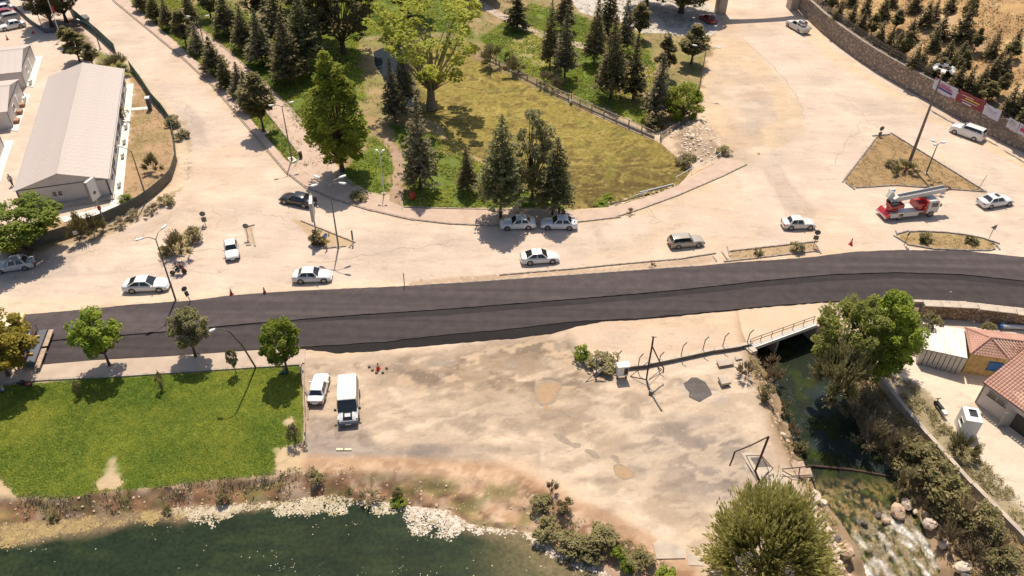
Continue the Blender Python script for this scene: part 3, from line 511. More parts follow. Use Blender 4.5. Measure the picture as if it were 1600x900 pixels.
# cracks in the old road
def crack(px, wd=.09, seed=1, z=0.):
    P = resample(resample(smooth_line([tuple(p) for p in GP(px)], 2), 2.5, False, .55, seed), .35, False, .1, seed+1); rr = random.Random(seed); V_ = []; F_ = []
    for k, p in enumerate(P):
        q = P[min(k+1, len(P)-1)]; o = P[max(k-1, 0)]; d = Vector((q[0]-o[0], q[1]-o[1])).normalized(); n = Vector((-d.y, d.x))*wd*rr.uniform(.3, 1)
        V_ += [(p[0]+n.x, p[1]+n.y, .006+z), (p[0]-n.x, p[1]-n.y, .006+z)]
        if k: F_.append((2*k-2, 2*k-1, 2*k+1, 2*k))
    o = link('road_crack', npmesh('road_crack', V_, F_, M['crack'])); o['kind'] = 'structure'
M['crack'] = mat('crack', (.36, .28, .21), (.5, .4, .3), 1.2, .95)
for k, (q, wd) in enumerate([([(480, 412), (560, 402), (620, 390), (680, 384), (720, 376)], .1), ([(268, 158), (285, 157), (298, 180), (302, 205)], .1), ([(285, 185), (302, 195), (300, 180)], .07), ([(298, 210), (320, 205)], .12), ([(1005, 320), (1030, 345), (1015, 350)], .05), ([(1010, 325), (1022, 345)], .06),
    ([(1430, 155), (1490, 190), (1505, 200)], .12), ([(190, 395), (250, 392), (340, 388), (400, 380)], .06), ([(180, 420), (230, 412), (330, 428), (345, 425)], .06), ([(205, 375), (225, 368), (255, 345), (280, 325)], .1), ([(330, 320), (345, 345), (338, 360)], .07), ([(365, 325), (370, 350)], .06), ([(400, 330), (430, 335), (445, 345)], .08), ([(0, 412), (120, 398), (150, 390)], .09),
    ([(1230, 85), (1270, 120), (1330, 160), (1370, 200)], .07), ([(1100, 70), (1180, 120), (1235, 170)], .07), ([(1160, 60), (1215, 110), (1250, 150), (1255, 185)], .12), ([(1190, 262), (1225, 320), (1240, 345)], .06), ([(1215, 258), (1272, 340)], .06), ([(660, 640), (700, 650), (760, 640), (850, 660)], .04), ([(560, 635), (600, 660), (640, 655)], .04), ([(700, 690), (760, 680), (900, 700)], .05), ([(1350, 190), (1320, 230), (1290, 270)], .08)]): crack(q, wd, k)
# ------------------------------------------------------------------ water
def water_mat(name, rough, bump, sc, detail=5, dist=.1, spec=.2):
    m, t, b = nodes(name); N = t.nodes; L = t.links; at = N.new('ShaderNodeAttribute'); at.attribute_name = 'Col'; tc = N.new('ShaderNodeTexCoord')
    n = N.new('ShaderNodeTexNoise'); n.inputs['Scale'].default_value = sc; n.inputs['Detail'].default_value = detail; L.new(tc.outputs['Object'], n.inputs['Vector'])
    r = N.new('ShaderNodeMapRange'); r.inputs[1].default_value = .3; r.inputs[2].default_value = .7; r.inputs[3].default_value = .75; r.inputs[4].default_value = 1.3; L.new(n.outputs[0], r.inputs[0])
    v = N.new('ShaderNodeVectorMath'); v.operation = 'SCALE'; L.new(at.outputs['Color'], v.inputs[0]); L.new(r.outputs[0], v.inputs['Scale']); L.new(v.outputs[0], b.inputs['Base Color'])
    b.inputs['Roughness'].default_value = rough; b.inputs['IOR'].default_value = 1.33; b.inputs['Specular IOR Level'].default_value = spec
    bp = N.new('ShaderNodeBump'); bp.inputs['Strength'].default_value = bump; bp.inputs['Distance'].default_value = dist; n2 = N.new('ShaderNodeTexNoise'); n2.inputs['Scale'].default_value = sc*2; n2.inputs['Detail'].default_value = 4; L.new(tc.outputs['Object'], n2.inputs['Vector']); L.new(n2.outputs[0], bp.inputs['Height']); L.new(bp.outputs[0], b.inputs['Normal'])
    return m
def grid_sheet(name, x0, x1, y0, y1, st, zf, colf, m, keepf):
    X, Y = np.meshgrid(np.arange(x0, x1, st), np.arange(y0, y1, st)); Z = zf(X, Y); C = colf(X, Y); I = np.arange(X.size).reshape(X.shape)
    q = np.stack([I[:-1, :-1], I[:-1, 1:], I[1:, 1:], I[1:, :-1]], -1).reshape(-1, 4); k = keepf(X, Y).ravel()[q].any(1)
    o = link(name, npmesh(name, np.stack([X, Y, Z], -1).reshape(-1, 3), q[k], m, smooth=True, col=C.reshape(-1, 3))); o['kind'] = 'structure'; return o
def mixc(C, wt, c): return C*(1-wt[..., None])+np.array(c)*wt[..., None]
def lake_col(X, Y):
    d = sdist(X, Y, SHORE); n = fbm(X, Y, 2.5, 61); n2 = fbm(X*.35, Y, .9, 62); C = np.ones(X.shape+(3,))*np.array([.02, .032, .017])
    C = mixc(C, ss(.45, .65, n2)*.6, (.035, .05, .02)); C = mixc(C, ss(.5, .7, n)*.4, (.012, .02, .012))
    lim = np.interp(X, [-45, -28, -22, -8, 0, 4, 8], [2.5, 1.5, .7, .2, 1.4, 3.2, 4.0]); C = mixc(C, ss(lim+.6, lim-.8, d+1.3*(n-.5)), (.21, .15, .09)); C = mixc(C, ss(-3, 3, X+1+2*(n-.5))*.75*ss(9, 3, d), (.14, .12, .06))
    return C
grid_sheet('lake_water', -70, 30, 14, 56, .3, lambda X, Y: np.full(X.shape, ZL), lake_col, water_mat('lake_water', .03, .003, 3, spec=.2), lambda X, Y: sdist(X, Y, BANK_TOP) > 0)
RAP = GP([(1345, 800), (1400, 790), (1440, 830), (1480, 880), (1500, 960), (1340, 960), (1330, 850)], ZS)
def st_z(X, Y):
    r = ss(-.5, 1.5, sdist(X, Y, RAP)); r0 = G(1400, 790, ZS).y; return ZS-.12*np.clip(r0-Y, 0, 8)*.6+r*.55*(fbm(X, Y, .55, 71)-.5)+.05*(fbm(X, Y, .4, 72)-.5)
def st_col(X, Y):
    n = fbm(X, Y, 1.6, 73); n2 = fbm(X*1.4, Y*.7, .5, 74); C = np.ones(X.shape+(3,))*np.array([.02, .026, .015]); C = mixc(C, ss(.45, .65, n), (.032, .044, .012)); C = mixc(C, ss(.55, .7, fbm(X, Y, 3, 76))*.6, (.03, .045, .05))
    r0 = G(1340, 745, ZS).y; sh = ss(r0+.5, r0-2.5, Y); C = mixc(C, sh*ss(.44, .56, fbm(X*1.3+Y*.5, Y*.6-X*.3, .35, 75))*.8, (.3, .21, .095)); C = mixc(C, sh*ss(.5, .62, fbm(X, Y, .8, 77))*.7, (.1, .1, .025)); C = mixc(C, sh*ss(.6, .66, fbm(X*1.3+Y*.5, Y*.6, .25, 78))*.7, (.03, .03, .015))
    r = ss(-.6, 1.2, sdist(X, Y, RAP)+1.0*(n-.5)); C = mixc(C, r*ss(.4, .58, n2)*.75, (.28, .23, .15)); fl = fbm(X*1.1+Y*.55, Y*.38-X*.2, .55, 79, 5)*.55+fbm(X, Y, 2.2, 80)*.45; C = mixc(C, r*ss(.5, .6, fl)*.85, (.5, .46, .41)); C = mixc(C, r*ss(.61, .67, fl), (.8, .78, .76)); return C
grid_sheet('stream_water', 18, 62, 26, 72, .16, st_z, st_col, water_mat('stream_water', .12, .35, 4), lambda X, Y: (sdist(X, Y, ST_TOP) > .0) & (sdist(X, Y, ST_EDGE) > -1.8))
def pond_col(X, Y):
    y1 = G(850, 150).y; n = fbm(X, Y, 4, 81); n2 = fbm(X*.8+5*fbm(X, Y, 5, 83), Y+5*fbm(X, Y, 6, 87), .9, 82); t = ss(G(980, 300).y, G(900, 200).y, Y+3*(n-.5)+(X-12)*-.1)
    C = mixc(np.ones(X.shape+(3,))*np.array([.12, .085, .03]), t, (.27, .21, .055)); C = mixc(C, ss(.48, .62, n2)*.5, (.24, .195, .048)); C = mixc(C, ss(.52, .36, n2)*.6, (.1, .07, .025)); C = mixc(C, ss(.58, .66, fbm(X*.6+6*fbm(X, Y, 5, 83), Y+5*fbm(X, Y, 6, 87), .55, 86))*.5, (.4, .31, .1)); C = mixc(C, ss(.6, .72, fbm(X, Y, 2, 85))*.4, (.19, .19, .04))
    blue = ss(1, -2, sdist(X, Y, GP([(668, 200), (640, 60), (760, 60), (1100, 200), (1100, 330), (800, 330)]))); return mixc(C, blue, (.018, .026, .035))
b0 = POND.min(0); b1 = POND.max(0)
grid_sheet('algae_pond', b0[0]-2, b1[0]+2, b0[1]-2, b1[1]+2, .3, lambda X, Y: -.35+.16*(fbm(X*.8+5*fbm(X, Y, 5, 83), Y+5*fbm(X, Y, 6, 87), .8, 82)-.5), pond_col, water_mat('algae_mat', .8, .7, 2.2, 7, .16), lambda X, Y: sdist(X, Y, POND) > -.9)
# ------------------------------------------------------------------ loose stuff on the ground
def blobs(name, pts, r0, r1, m, flat=.5, seed=2, lab=None, cat=None):
    g = np.random.default_rng(seed); n = len(pts); base = np.array([(1, 0, 0), (.3, .95, 0), (-.8, .6, 0), (-.8, -.6, 0), (.3, -.95, 0), (0, 0, 1)]); F0 = np.array([(0, 1, 5), (1, 2, 5), (2, 3, 5), (3, 4, 5), (4, 0, 5)])
    s = g.uniform(r0, r1, (n, 1, 1)); a = g.uniform(0, 6.28, n); ca, sa = np.cos(a), np.sin(a); J = base[None]*g.uniform(.6, 1.3, (n, 6, 1)); P = np.stack([J[..., 0]*ca[:, None]-J[..., 1]*sa[:, None], J[..., 0]*sa[:, None]+J[..., 1]*ca[:, None], J[..., 2]*flat], -1)*s+np.asarray(pts)[:, None, :]
    F = (F0[None]+(np.arange(n)*6)[:, None, None]).reshape(-1, 3); o = link(name, npmesh(name, P.reshape(-1, 3), F, m)); o['kind'] = 'stuff'
    if lab: o['label'] = lab
    if cat: o['category'] = cat
    return o
def scatter(poly, dens, seed, z=0., world=False, f=None):
    P = poly if world else GP(poly, z); g = np.random.default_rng(seed); a, b = P.min(0), P.max(0); n = int((b[0]-a[0])*(b[1]-a[1])*dens); q = g.uniform(a, b, (n, 2)); k = sdist(q[:, 0], q[:, 1], P) > 0; q = q[k]
    if f is not None: q = q[f(q[:, 0], q[:, 1])]
    return q
def blades(name, q, zs, h, wdt, m, seed, lab, cat='grass'):
    g = np.random.default_rng(seed); n = len(q); a = g.uniform(0, 6.28, n); hh = g.uniform(.5, 1.3, n)*h; ln = g.normal(0, 1.1, (n, 2))*hh[:, None]; ww = wdt*g.uniform(.6, 1.4, n)
    c = np.stack([q[:, 0], q[:, 1], zs], -1); d = np.stack([np.cos(a)*ww, np.sin(a)*ww, np.zeros(n)], -1); tip = c+np.stack([ln[:, 0], ln[:, 1], hh], -1)
    P = np.stack([c-d, c+d, tip], 1).reshape(-1, 3); F = np.arange(3*n).reshape(-1, 3); t = np.clip(1.1*(vn(q[:, 0]*.22, q[:, 1]*.22, 5)-.4)+.7*(vn(q[:, 0]*1.6, q[:, 1]*1.6, 6)-.35)+.3*vn(q[:, 0]*5, q[:, 1]*5, 7)+g.uniform(0, .3, n), 0, 1)
    o = link(name, npmesh(name, P, F, m, tint=t)); tag(o, lab, cat, kind='stuff'); return o
def tufts(name, q, zs, h, r, sz, n, m, seed, lab, cat='weeds'):
    g = np.random.default_rng(seed); k = len(q); hs_ = h*g.uniform(.3, 1.2, k); P = np.repeat(np.c_[q, zs], n, 0)+np.c_[g.normal(0, r, (k*n, 2)), g.uniform(0, 1, k*n)*np.repeat(hs_, n)]; nn = g.normal(0, .6, (k*n, 3)); nn[:, 2] = 1; nn /= np.linalg.norm(nn, axis=1)[:, None]; a = np.cross(nn, g.normal(0, 1, (k*n, 3))); a /= np.linalg.norm(a, axis=1)[:, None]; b = np.cross(nn, a); s_ = (sz*g.uniform(.5, 1.4, k*n))[:, None]
    V_ = np.stack([P-a*s_, P-b*s_*.35, P+a*s_, P+b*s_*.35], 1).reshape(-1, 3); o = link(name, npmesh(name, V_, np.arange(4*k*n).reshape(-1, 4), m, tint=np.clip(np.repeat(g.uniform(0, .7, k), n)+g.uniform(0, .3, k*n), 0, 1))); tag(o, lab, cat, kind='stuff'); return o
def near_ok(x, y):
    k = np.ones(x.shape, bool)
    for q in BARE: k &= (sdist(x, y, GP(q))+1.2*(fbm(x, y, .8, 4)-.5)) < 0
    return k
q = scatter(LAWN, 330, 11, f=near_ok); blades('lawn_grass', q, ground_z(q[:, 0], q[:, 1])-.01, .085, .045, M['grass_blade'], 1, 'mown green lawn between the lower pavement and the lake bank')
for k, Lp in enumerate(LAWNS):
    q = scatter(Lp, 22, 30+k, f=lambda x, y: fbm(x, y, 2.5, 2) > .36); blades('park_grass', q, ground_z(q[:, 0], q[:, 1])-.01, .2, .16, M['grass_blade'], 5+k, 'patchy green park grass under the conifers')
for k, (q_, nm, mt, dn, h) in enumerate([(ISL[0], 'dry_grass', 'brown_grass', 22, .05), (ISL[1], 'dry_grass', 'brown_grass', 22, .05), (PARK, 'park_weeds', 'scrub', 1.6, .3), ([(205, 108), (270, 195), (262, 290), (60, 375), (185, 300)], 'dry_grass', 'brown_grass', 12, .07), (ISL[5], 'dry_grass', 'brown_grass', 12, .08)]):
    q = scatter(q_, dn, 50+k, f=lambda x, y: (vn(x*.8, y*.8, 31) > .35) & (ground_z(x, y) > -.05)); (tufts(nm, q[::2], q[::2, 0]*0, h, .15, .09, 6, M[mt], 40+k, 'low dry weeds and straw-coloured grass') if k != 2 else tufts(nm, q, q[:, 0]*0, .3, .2, .13, 6, M[mt], 42, 'patchy low weeds on the bare park soil'))
q = scatter(np.array([[34, 60], [150, 60], [185, 290], [60, 290]], float), 3.0, 70, world=True, f=lambda x, y: (sdist(x, y, WALL_BACK) > 2.0) & (sdist(x, y, WALL_BACK) < 60) & (vn(x*.3, y*.3, 33) > .3))
tufts('hill_straw', q, hill_z(q[:, 0], q[:, 1]), .35, .3, .2, 5, M['hill_straw'], 60, 'straw-coloured dry grass over the hillside')
_a, _b = G(1172, 546), G(1272, 510)
def openair(x, y): return y < _a.y+(x-_a.x)*(_b.y-_a.y)/(_b.x-_a.x)
def band(x, y, a, b): d = sdist(x, y, BANK_TOP); e = sdist(x, y, SHORE); return (d > a) & (e < b)
q = scatter(np.array([[-50, 34], [22, 30], [22, 56], [-50, 56]], float), 40, 71, world=True, f=lambda x, y: band(x, y, -.3, .15) & ((x < -14) | (x > 2.5)) & (vn(x*.7, y*.7, 34)+.5*vn(x*2, y*2, 35)+.25*ss(.9, 0, sdist(x, y, BANK_TOP)) > .84))
tufts('bank_weeds', q[::3], ground_z(q[::3, 0], q[::3, 1]), .2, .14, .09, 7, M['scrub'], 61, 'rough weeds on the soil bank above the lake')
q = scatter(np.array([[-50, 34], [22, 30], [22, 56], [-50, 56]], float), 5, 72, world=True, f=lambda x, y: band(x, y, 0, .1)); blobs('bank_rubble', np.c_[q, ground_z(q[:, 0], q[:, 1])-.06], .04, .16, M['rock'], .7, 3, 'clods and small stones on the reddish lake bank', 'rubble')
q = scatter(ST_TOP, 5, 73, world=True, f=lambda x, y: openair(x, y) & (sdist(x, y, ST_EDGE) < .1)); blobs('stream_rubble', np.c_[q, ground_z(q[:, 0], q[:, 1])-.05], .05, .22, M['rock'], .7, 4, 'loose stones along both sides of the stream', 'rubble')
q = scatter(ST_TOP, 45, 74, world=True, f=lambda x, y: openair(x, y) & (sdist(x, y, ST_EDGE) < -.1) & (vn(x*.6, y*.6, 36) > .3) & ((x > G(1330, 700).x) | (vn(x, y, 38) > .6))); tufts('stream_weeds', q[::2], ground_z(q[::2, 0], q[::2, 1]), .5, .16, .11, 7, M['weedy'], 62, 'dry brown and green weeds on the stream banks')
q = scatter([(1385, 585), (1420, 595), (1470, 655), (1510, 690), (1600, 790), (1640, 880), (1560, 800), (1490, 730), (1430, 665)], 40, 75, ZY, f=lambda x, y: vn(x*.8, y*.8, 36) > .35); tufts('yard_weeds', q[::2], q[::2, 0]*0+ZY, .4, .15, .1, 7, M['scrub'], 63, 'green weeds between the stream wall and the yard')
q = scatter([(470, 560), (880, 520), (1170, 560), (1290, 880), (1090, 880), (815, 725), (470, 712)], .9, 76); blobs('lot_gravel', np.c_[q, q[:, 0]*0], .02, .09, M['rock'], .6, 5, 'scattered pebbles on the dusty lot', 'gravel')
q = scatter([(0, 450), (600, 400), (1150, 330), (1250, 200), (1600, 300), (1600, 390), (960, 420), (0, 485)], .12, 78); blobs('road_gravel', np.c_[q, q[:, 0]*0], .02, .08, M['rock'], .6, 6, 'scattered pebbles on the dusty road', 'gravel')
for k, q_ in enumerate([[(1045, 190), (1105, 182), (1135, 238), (1090, 262), (1050, 215)], [(275, 290), (290, 240), (300, 235), (298, 290), (262, 318)], [(640, 438), (960, 417), (1115, 400), (1118, 408), (960, 425), (640, 446)], [(1250, 770), (1290, 782), (1335, 850), (1345, 905), (1305, 905)], [(560, 55), (455, 340), (500, 350), (470, 350)]]):
    if k < 4: q = scatter(q_, 5, 80+k); blobs('rubble', np.c_[q, ground_z(q[:, 0], q[:, 1])], .05, .28, M['pale_rock' if k != 2 else 'rock'], .6, 7+k, 'broken pale stones and rubble', 'rubble')
# scum and foam floating on the lake
M['foam'] = mat('foam', (.62, .54, .42), (.4, .33, .2), 1.4, .9); M['foam_white'] = mat('foam_white', (.76, .68, .61), (.4, .31, .2), 2.4, .9); M['scum'] = mat('scum', (.42, .31, .13), (.3, .22, .1), 1.5, .9)
FO = [([(330, 794), (430, 786), (432, 792), (380, 797), (332, 802)], 'foam'), ([(540, 780), (640, 786), (700, 797), (735, 818), (790, 826), (815, 826), (812, 832), (760, 832), (725, 824), (690, 804), (630, 793), (545, 787)], 'foam_white'), ([(60, 830), (240, 806), (300, 800), (300, 805), (200, 816), (70, 838)], 'scum'), ([(428, 797), (440, 785), (480, 778), (540, 776), (562, 782), (545, 800), (520, 803), (500, 798), (480, 805), (455, 803), (430, 806)], 'foam'), ([(566, 782), (630, 784), (640, 795), (620, 800), (595, 806), (575, 795)], 'foam'), ([(635, 787), (680, 790), (682, 798), (640, 793)], 'foam_white'),
      ([(632, 803), (640, 796), (700, 800), (726, 813), (725, 828), (700, 842), (670, 838), (650, 836), (640, 825), (635, 815)], 'foam_white'), ([(735, 815), (750, 822), (775, 826), (765, 830), (740, 833), (733, 825)], 'foam_white'), ([(812, 825), (828, 820), (842, 845), (880, 862), (920, 876), (950, 885), (950, 899), (900, 886), (850, 862), (815, 832)], 'foam_white'), ([(700, 797), (730, 808), (725, 812), (695, 802)], 'foam_white'),
      ([(0, 822), (60, 817), (110, 811), (190, 806), (160, 818), (90, 828), (60, 836), (30, 850), (0, 856)], 'scum'), ([(250, 802), (275, 794), (330, 792), (380, 788), (375, 798), (345, 812), (325, 824), (310, 815), (285, 803)], 'foam'), ([(215, 800), (245, 800), (240, 822), (225, 810)], 'scum')]
for k, (q_, m_) in enumerate(FO):
    q = scatter(q_, 190, 90+k, ZL, f=lambda x, y: fbm(x, y, .6, 91)+.16*vn(x*5, y*5, 3) > .45); q = q+np.random.default_rng(k).normal(0, .16, q.shape)+.5*np.c_[fbm(q[:, 0], q[:, 1], .9, 7)-.5, fbm(q[:, 0], q[:, 1], .9, 9)-.5]; blobs('floating_foam' if m_ != 'scum' else 'floating_scum', np.c_[q, q[:, 0]*0+ZL], .03, .1, M[m_], .6, 100+k, 'lumpy mat of pale foam and debris floating at the lake edge' if m_ != 'scum' else 'ochre scum floating in the shallows at the left shore', 'foam' if m_ != 'scum' else 'scum')
q = scatter([(-20, 830), (400, 800), (800, 835), (980, 930), (-20, 930)], 2.6, 111, ZL, f=lambda x, y: (fbm(x, y, 1.5, 95)+.35*vn(x*.2, y*.2, 7)+.12*ss(-30, 0, x) > .82)); blobs('floating_flecks', np.c_[q, q[:, 0]*0+ZL], .02, .07, M['foam'], .4, 120, 'pale flecks of foam drifting on the dark lake', 'foam')
# ================================================================== PLANTS
def cards(P, size, seed, up=.5, asp=1.0, D=None):
    """small leaf faces at the points P, turned at random, leaning towards the sky"""
    g = np.random.default_rng(seed); n = len(P); nn = g.normal(0, 1, (n, 3)); nn[:, 2] = np.abs(nn[:, 2])+up; nn /= np.linalg.norm(nn, axis=1)[:, None]
    a = np.cross(nn, g.normal(0, 1, (n, 3))) if D is None else D+g.normal(0, .25, (n, 3)); a /= np.linalg.norm(a, axis=1)[:, None]; b = np.cross(nn, a); s = (np.asarray(size)*g.uniform(.6, 1.35, n))[:, None]
    a = a*s*asp; b = b*s; V_ = np.stack([P-a*.5, P-b*.42, P+a*.6, P+b*.42], 1).reshape(-1, 3); return V_, np.arange(4*n).reshape(-1, 4), g.uniform(0, 1, n)
def trunk_mb(h, r, seed, bend=.03, limbs=None):
    mb = MB(); rr = random.Random(seed); p = Vector((0, 0, -.15)); pts = [p]; rad = [r*1.25]
    for k in range(1, 7):
        pts.append(Vector((rr.uniform(-1, 1)*bend*h*.3*k/6, rr.uniform(-1, 1)*bend*h*.3*k/6, h*k/6))); rad.append(r*(1-.8*k/6))
    mb.path(pts, rad, 7)
    for a, b, q in (limbs or []):
        m = (Vector(a)+Vector(b))/2+Vector((rr.uniform(-1, 1), rr.uniform(-1, 1), rr.uniform(-.2, .6)))*.06*(Vector(b)-Vector(a)).length
        mb.path([a, m, b], [q, q*.65, q*.25], 4)
    return mb
def tpl_conifer(seed, H=10., Rr=2.3, lev=30, low=.1, droop=.28, dens=1., pw=.85, sz=.3, rag=.25):
    g = np.random.default_rng(seed); P = []; L = []; SZ = []; TN = []
    for i in range(lev):
        t = i/(lev-1); z = H*(low+(1-low)*t*.985); r = Rr*(1-t)**pw+.12; nb = int(4+7*(1-t)); a0 = g.uniform(0, 6.28)
        for k in range(nb):
            ph = a0+6.283*k/nb+g.normal(0, .22); rr = r*g.uniform(1-rag*1.4, 1+rag*.6); L.append(((0, 0, z), (math.cos(ph)*rr*.9, math.sin(ph)*rr*.9, z-droop*rr*.8), .03+.02*(1-t)))
            m = max(4, int(rr*7.5*dens)); s = np.sqrt(g.uniform(.06, 1, m)); side = g.normal(0, .13, m)*rr*s+g.normal(0, .05, m)
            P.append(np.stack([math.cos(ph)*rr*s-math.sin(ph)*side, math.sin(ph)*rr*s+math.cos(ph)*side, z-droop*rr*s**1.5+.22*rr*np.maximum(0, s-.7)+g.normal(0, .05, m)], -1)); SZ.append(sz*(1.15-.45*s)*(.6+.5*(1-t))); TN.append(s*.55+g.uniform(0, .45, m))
    P = np.concatenate(P); V_, F_, _ = cards(P, np.concatenate(SZ)*1.25, seed+1, 1.1, 1.7); return V_, F_, np.concatenate(TN), trunk_mb(H*.97, .15*H/10, seed, .01, L), H, Rr
def tpl_broad(seed, H=7., Rr=2.6, z0=.25, clumps=70, leaves=90, sz=.2, rc=.55, shape='round', up=.5, asp=1.2, open_=0., tr=.16):
    g = np.random.default_rng(seed); C = []; zc = H*(1+z0)/2; hz = H*(1-z0)/2
    while len(C) < clumps:
        d = g.normal(0, 1, 3); d /= np.linalg.norm(d); rho = g.uniform(.45, 1)**.5; p = d*rho; fz = (p[2]+1)/2
        wd = {'round': 1, 'cone': (1.12-fz)*1.05, 'vase': .45+.65*fz, 'flat': 1}[shape]
        C.append((p[0]*Rr*wd*g.uniform(.85, 1.12), p[1]*Rr*wd*g.uniform(.85, 1.12), zc+p[2]*hz*g.uniform(.9, 1.08)))
    C = np.array(C); L = [((0, 0, max(H*z0*.7, .25*c[2]) if shape != 'flat' else H*z0), tuple(c*np.array([.92, .92, .96])), .02+.012*H*.5) for c in C[:46]]
    P = []; T = []
    for c in C:
        n = int(leaves*g.uniform(.6, 1.3)); q = g.normal(0, 1, (n, 3)); q /= np.linalg.norm(q, axis=1)[:, None]; rr = rc*g.uniform(.7, 1.3)*g.uniform(.25, 1, n)**.4; q = q*rr[:, None]*np.array([1, 1, .75]); P.append(c+q); T.append(np.clip(g.uniform(0, .6)+.4*g.uniform(0, 1, n), 0, 1))
    P = np.concatenate(P); T = np.concatenate(T); V_, F_, _ = cards(P, sz, seed+1, up+.8, asp); return V_, F_, T, trunk_mb(H*.6, tr, seed, .05, L), H, Rr
def tpl_feather(seed, H=8., Rr=4., strands=1500, m=16, sz=.16, asp=2.4, droop=.25, bark=.3, flat=1.):
    g = np.random.default_rng(seed); P = []; T = []; D = []; NC = max(14, strands//45); cl = []
    for i in range(NC):
        ph = g.uniform(0, 6.28); s = g.uniform(0, 1)**.55; rb = 1+.13*math.sin(3*ph+seed)+.08*math.sin(7*ph); cl.append((math.cos(ph)*Rr*s*rb, math.sin(ph)*Rr*s*rb, H*(.12+.86*math.sqrt(max(0, 1-s*s*.92)))*g.uniform(.8, 1.05)*flat, g.uniform(0, .5)))
    for i in range(strands):
        c = cl[i % NC]; c0 = np.array([c[0]*.55, c[1]*.55, c[2]*.5]); tip = np.array(c[:3])+g.normal(0, Rr*.13, 3); u = np.sort(g.uniform(.35, 1, m))[:, None]; q = c0+(tip-c0)*u; q[:, 2] -= droop*H*.3*(u[:, 0]-.5)**2*(u[:, 0] > .5); q[:, 2] = np.maximum(q[:, 2], .02); d = tip-c0; d /= np.linalg.norm(d); P.append(q+g.normal(0, .04, q.shape)*Rr*.25); D.append(np.repeat(d[None], m, 0)); T.append(np.full(m, c[3])+u[:, 0]*.25+g.uniform(0, .3, m))
    P = np.concatenate(P); V_, F_, _ = cards(P, sz, seed+1, .9, asp, np.concatenate(D)); L = [((0, 0, H*.15), (c[0]*.7, c[1]*.7, c[2]*.7), bark*.3) for c in cl[:20]]
    return V_, F_, np.clip(np.concatenate(T), 0, 1), trunk_mb(H*.5, bark, seed, .05, L), H, Rr
TP = {}
def reg(k, t, leafm, bark='bark', crown='crown'):
    V_, F_, T_, tb, H, Rr = t; TP[k] = (npmesh(crown, V_, F_, M[leafm], tint=T_), tb.mesh('trunk', M[bark]), H, Rr, V_[:, 2].max())
for s in range(3):
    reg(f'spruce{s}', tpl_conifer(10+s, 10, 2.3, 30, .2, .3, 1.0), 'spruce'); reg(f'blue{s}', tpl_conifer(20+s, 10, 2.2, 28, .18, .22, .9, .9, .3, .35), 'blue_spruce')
    reg(f'pine{s}', tpl_broad(30+s, 8, 2.2, .28, 44, 80, .26, .6, 'cone', .6, 1.6), 'pine'); reg(f'hill{s}', tpl_conifer(40+s, 6, 1.7, 17, .06, .1, 1.0, .75, .34, .35), 'hill_pine')
    reg(f'slim{s}', tpl_conifer(50+s, 10, 1.5, 26, .15, .15, 1.0, .5, .3, .5), 'dark_leaf')
reg('cedar0', tpl_conifer(60, 12, 3.4, 36, .29, .2, 1.15, .68, .3, .25), 'spruce_green'); reg('cedar1', tpl_conifer(61, 12, 3.4, 36, .28, .3, 1.2, .66, .3, .25), 'spruce_green')
reg('maple', tpl_broad(70, 14, 4.6, .14, 150, 110, .3, .85, 'cone', .5, 1.2, tr=.28), 'maple_leaf'); reg('poplar', tpl_broad(71, 16, 7.2, .2, 100, 62, .3, .8, 'vase', .4, 1.2, tr=.5), 'yellow_leaf', 'pale_bark')
reg('plane0', tpl_broad(72, 6, 2.5, .36, 62, 110, .22, .55, 'round', .5, 1.2, tr=.17), 'bright_leaf'); reg('plane1', tpl_broad(73, 6, 2.4, .34, 70, 110, .2, .5, 'round', .5, 1.2, tr=.2), 'olive_leaf'); reg('plane2', tpl_broad(74, 6, 2.4, .3, 70, 120, .2, .5, 'round', .5, 1.2, tr=.17), 'bright_leaf'); reg('plane3', tpl_broad(75, 6, 3.0, .3, 90, 120, .22, .6, 'round', .5, 1.2, tr=.17), 'autumn_leaf')
reg('stone_pine', tpl_broad(76, 6.5, 4.3, .4, 110, 110, .24, .75, 'round', .7, 1.4, tr=.3), 'pine_green'); reg('dark_tree', tpl_broad(77, 12, 5.0, .2, 110, 90, .34, .9, 'round', .4, 1.5, tr=.4), 'dark_leaf')
reg('round_bush', tpl_broad(78, 3.6, 2.5, .02, 80, 90, .2, .5, 'round', .6), 'maple_leaf'); reg('river_tree', tpl_broad(79, 11, 4.6, .12, 150, 110, .24, .8, 'round', .4, 1.7, tr=.3), 'poplar_leaf'); reg('river_bright', tpl_broad(80, 11, 4.2, .12, 130, 110, .24, .8, 'round', .4, 1.7, tr=.3), 'bright_leaf')
reg('willow', tpl_feather(81, 7.5, 4.2, 4200, 15, .15), 'willow_leaf'); reg('silver', tpl_feather(82, 7, 3.4, 1500, 12, .15), 'olive_leaf'); reg('olive_small', tpl_broad(83, 8, 2.6, .15, 60, 70, .24, .6, 'round', .5, 1.4), 'olive_leaf')
for s in range(2):
    reg(f'bush{s}', tpl_broad(84+s, 1.5, 1.0, 0, 22, 45, .15, .35, 'round', .5, tr=.05), 'scrub', crown='foliage'); reg(f'dry{s}', tpl_feather(86+s, 1.6, 1.2, 260, 9, .07, 3.0, 0, .04), 'grey_brush', crown='foliage'); reg(f'straw{s}', tpl_feather(88+s, 1.3, 1.1, 220, 9, .07, 3.0, 0, .04), 'dry_brush', crown='foliage')
reg('green_bush', tpl_broad(90, 1.5, .9, 0, 26, 50, .15, .33, 'round', .5, tr=.05), 'bright_leaf', crown='foliage'); reg('feather', tpl_feather(91, 3, 2.0, 500, 10, .11, 2.6, 0, .06), 'scrub', crown='foliage'); reg('dark_bush', tpl_broad(92, 1.5, .9, 0, 26, 50, .15, .33, 'round', .5, tr=.05), 'dark_leaf', crown='foliage')

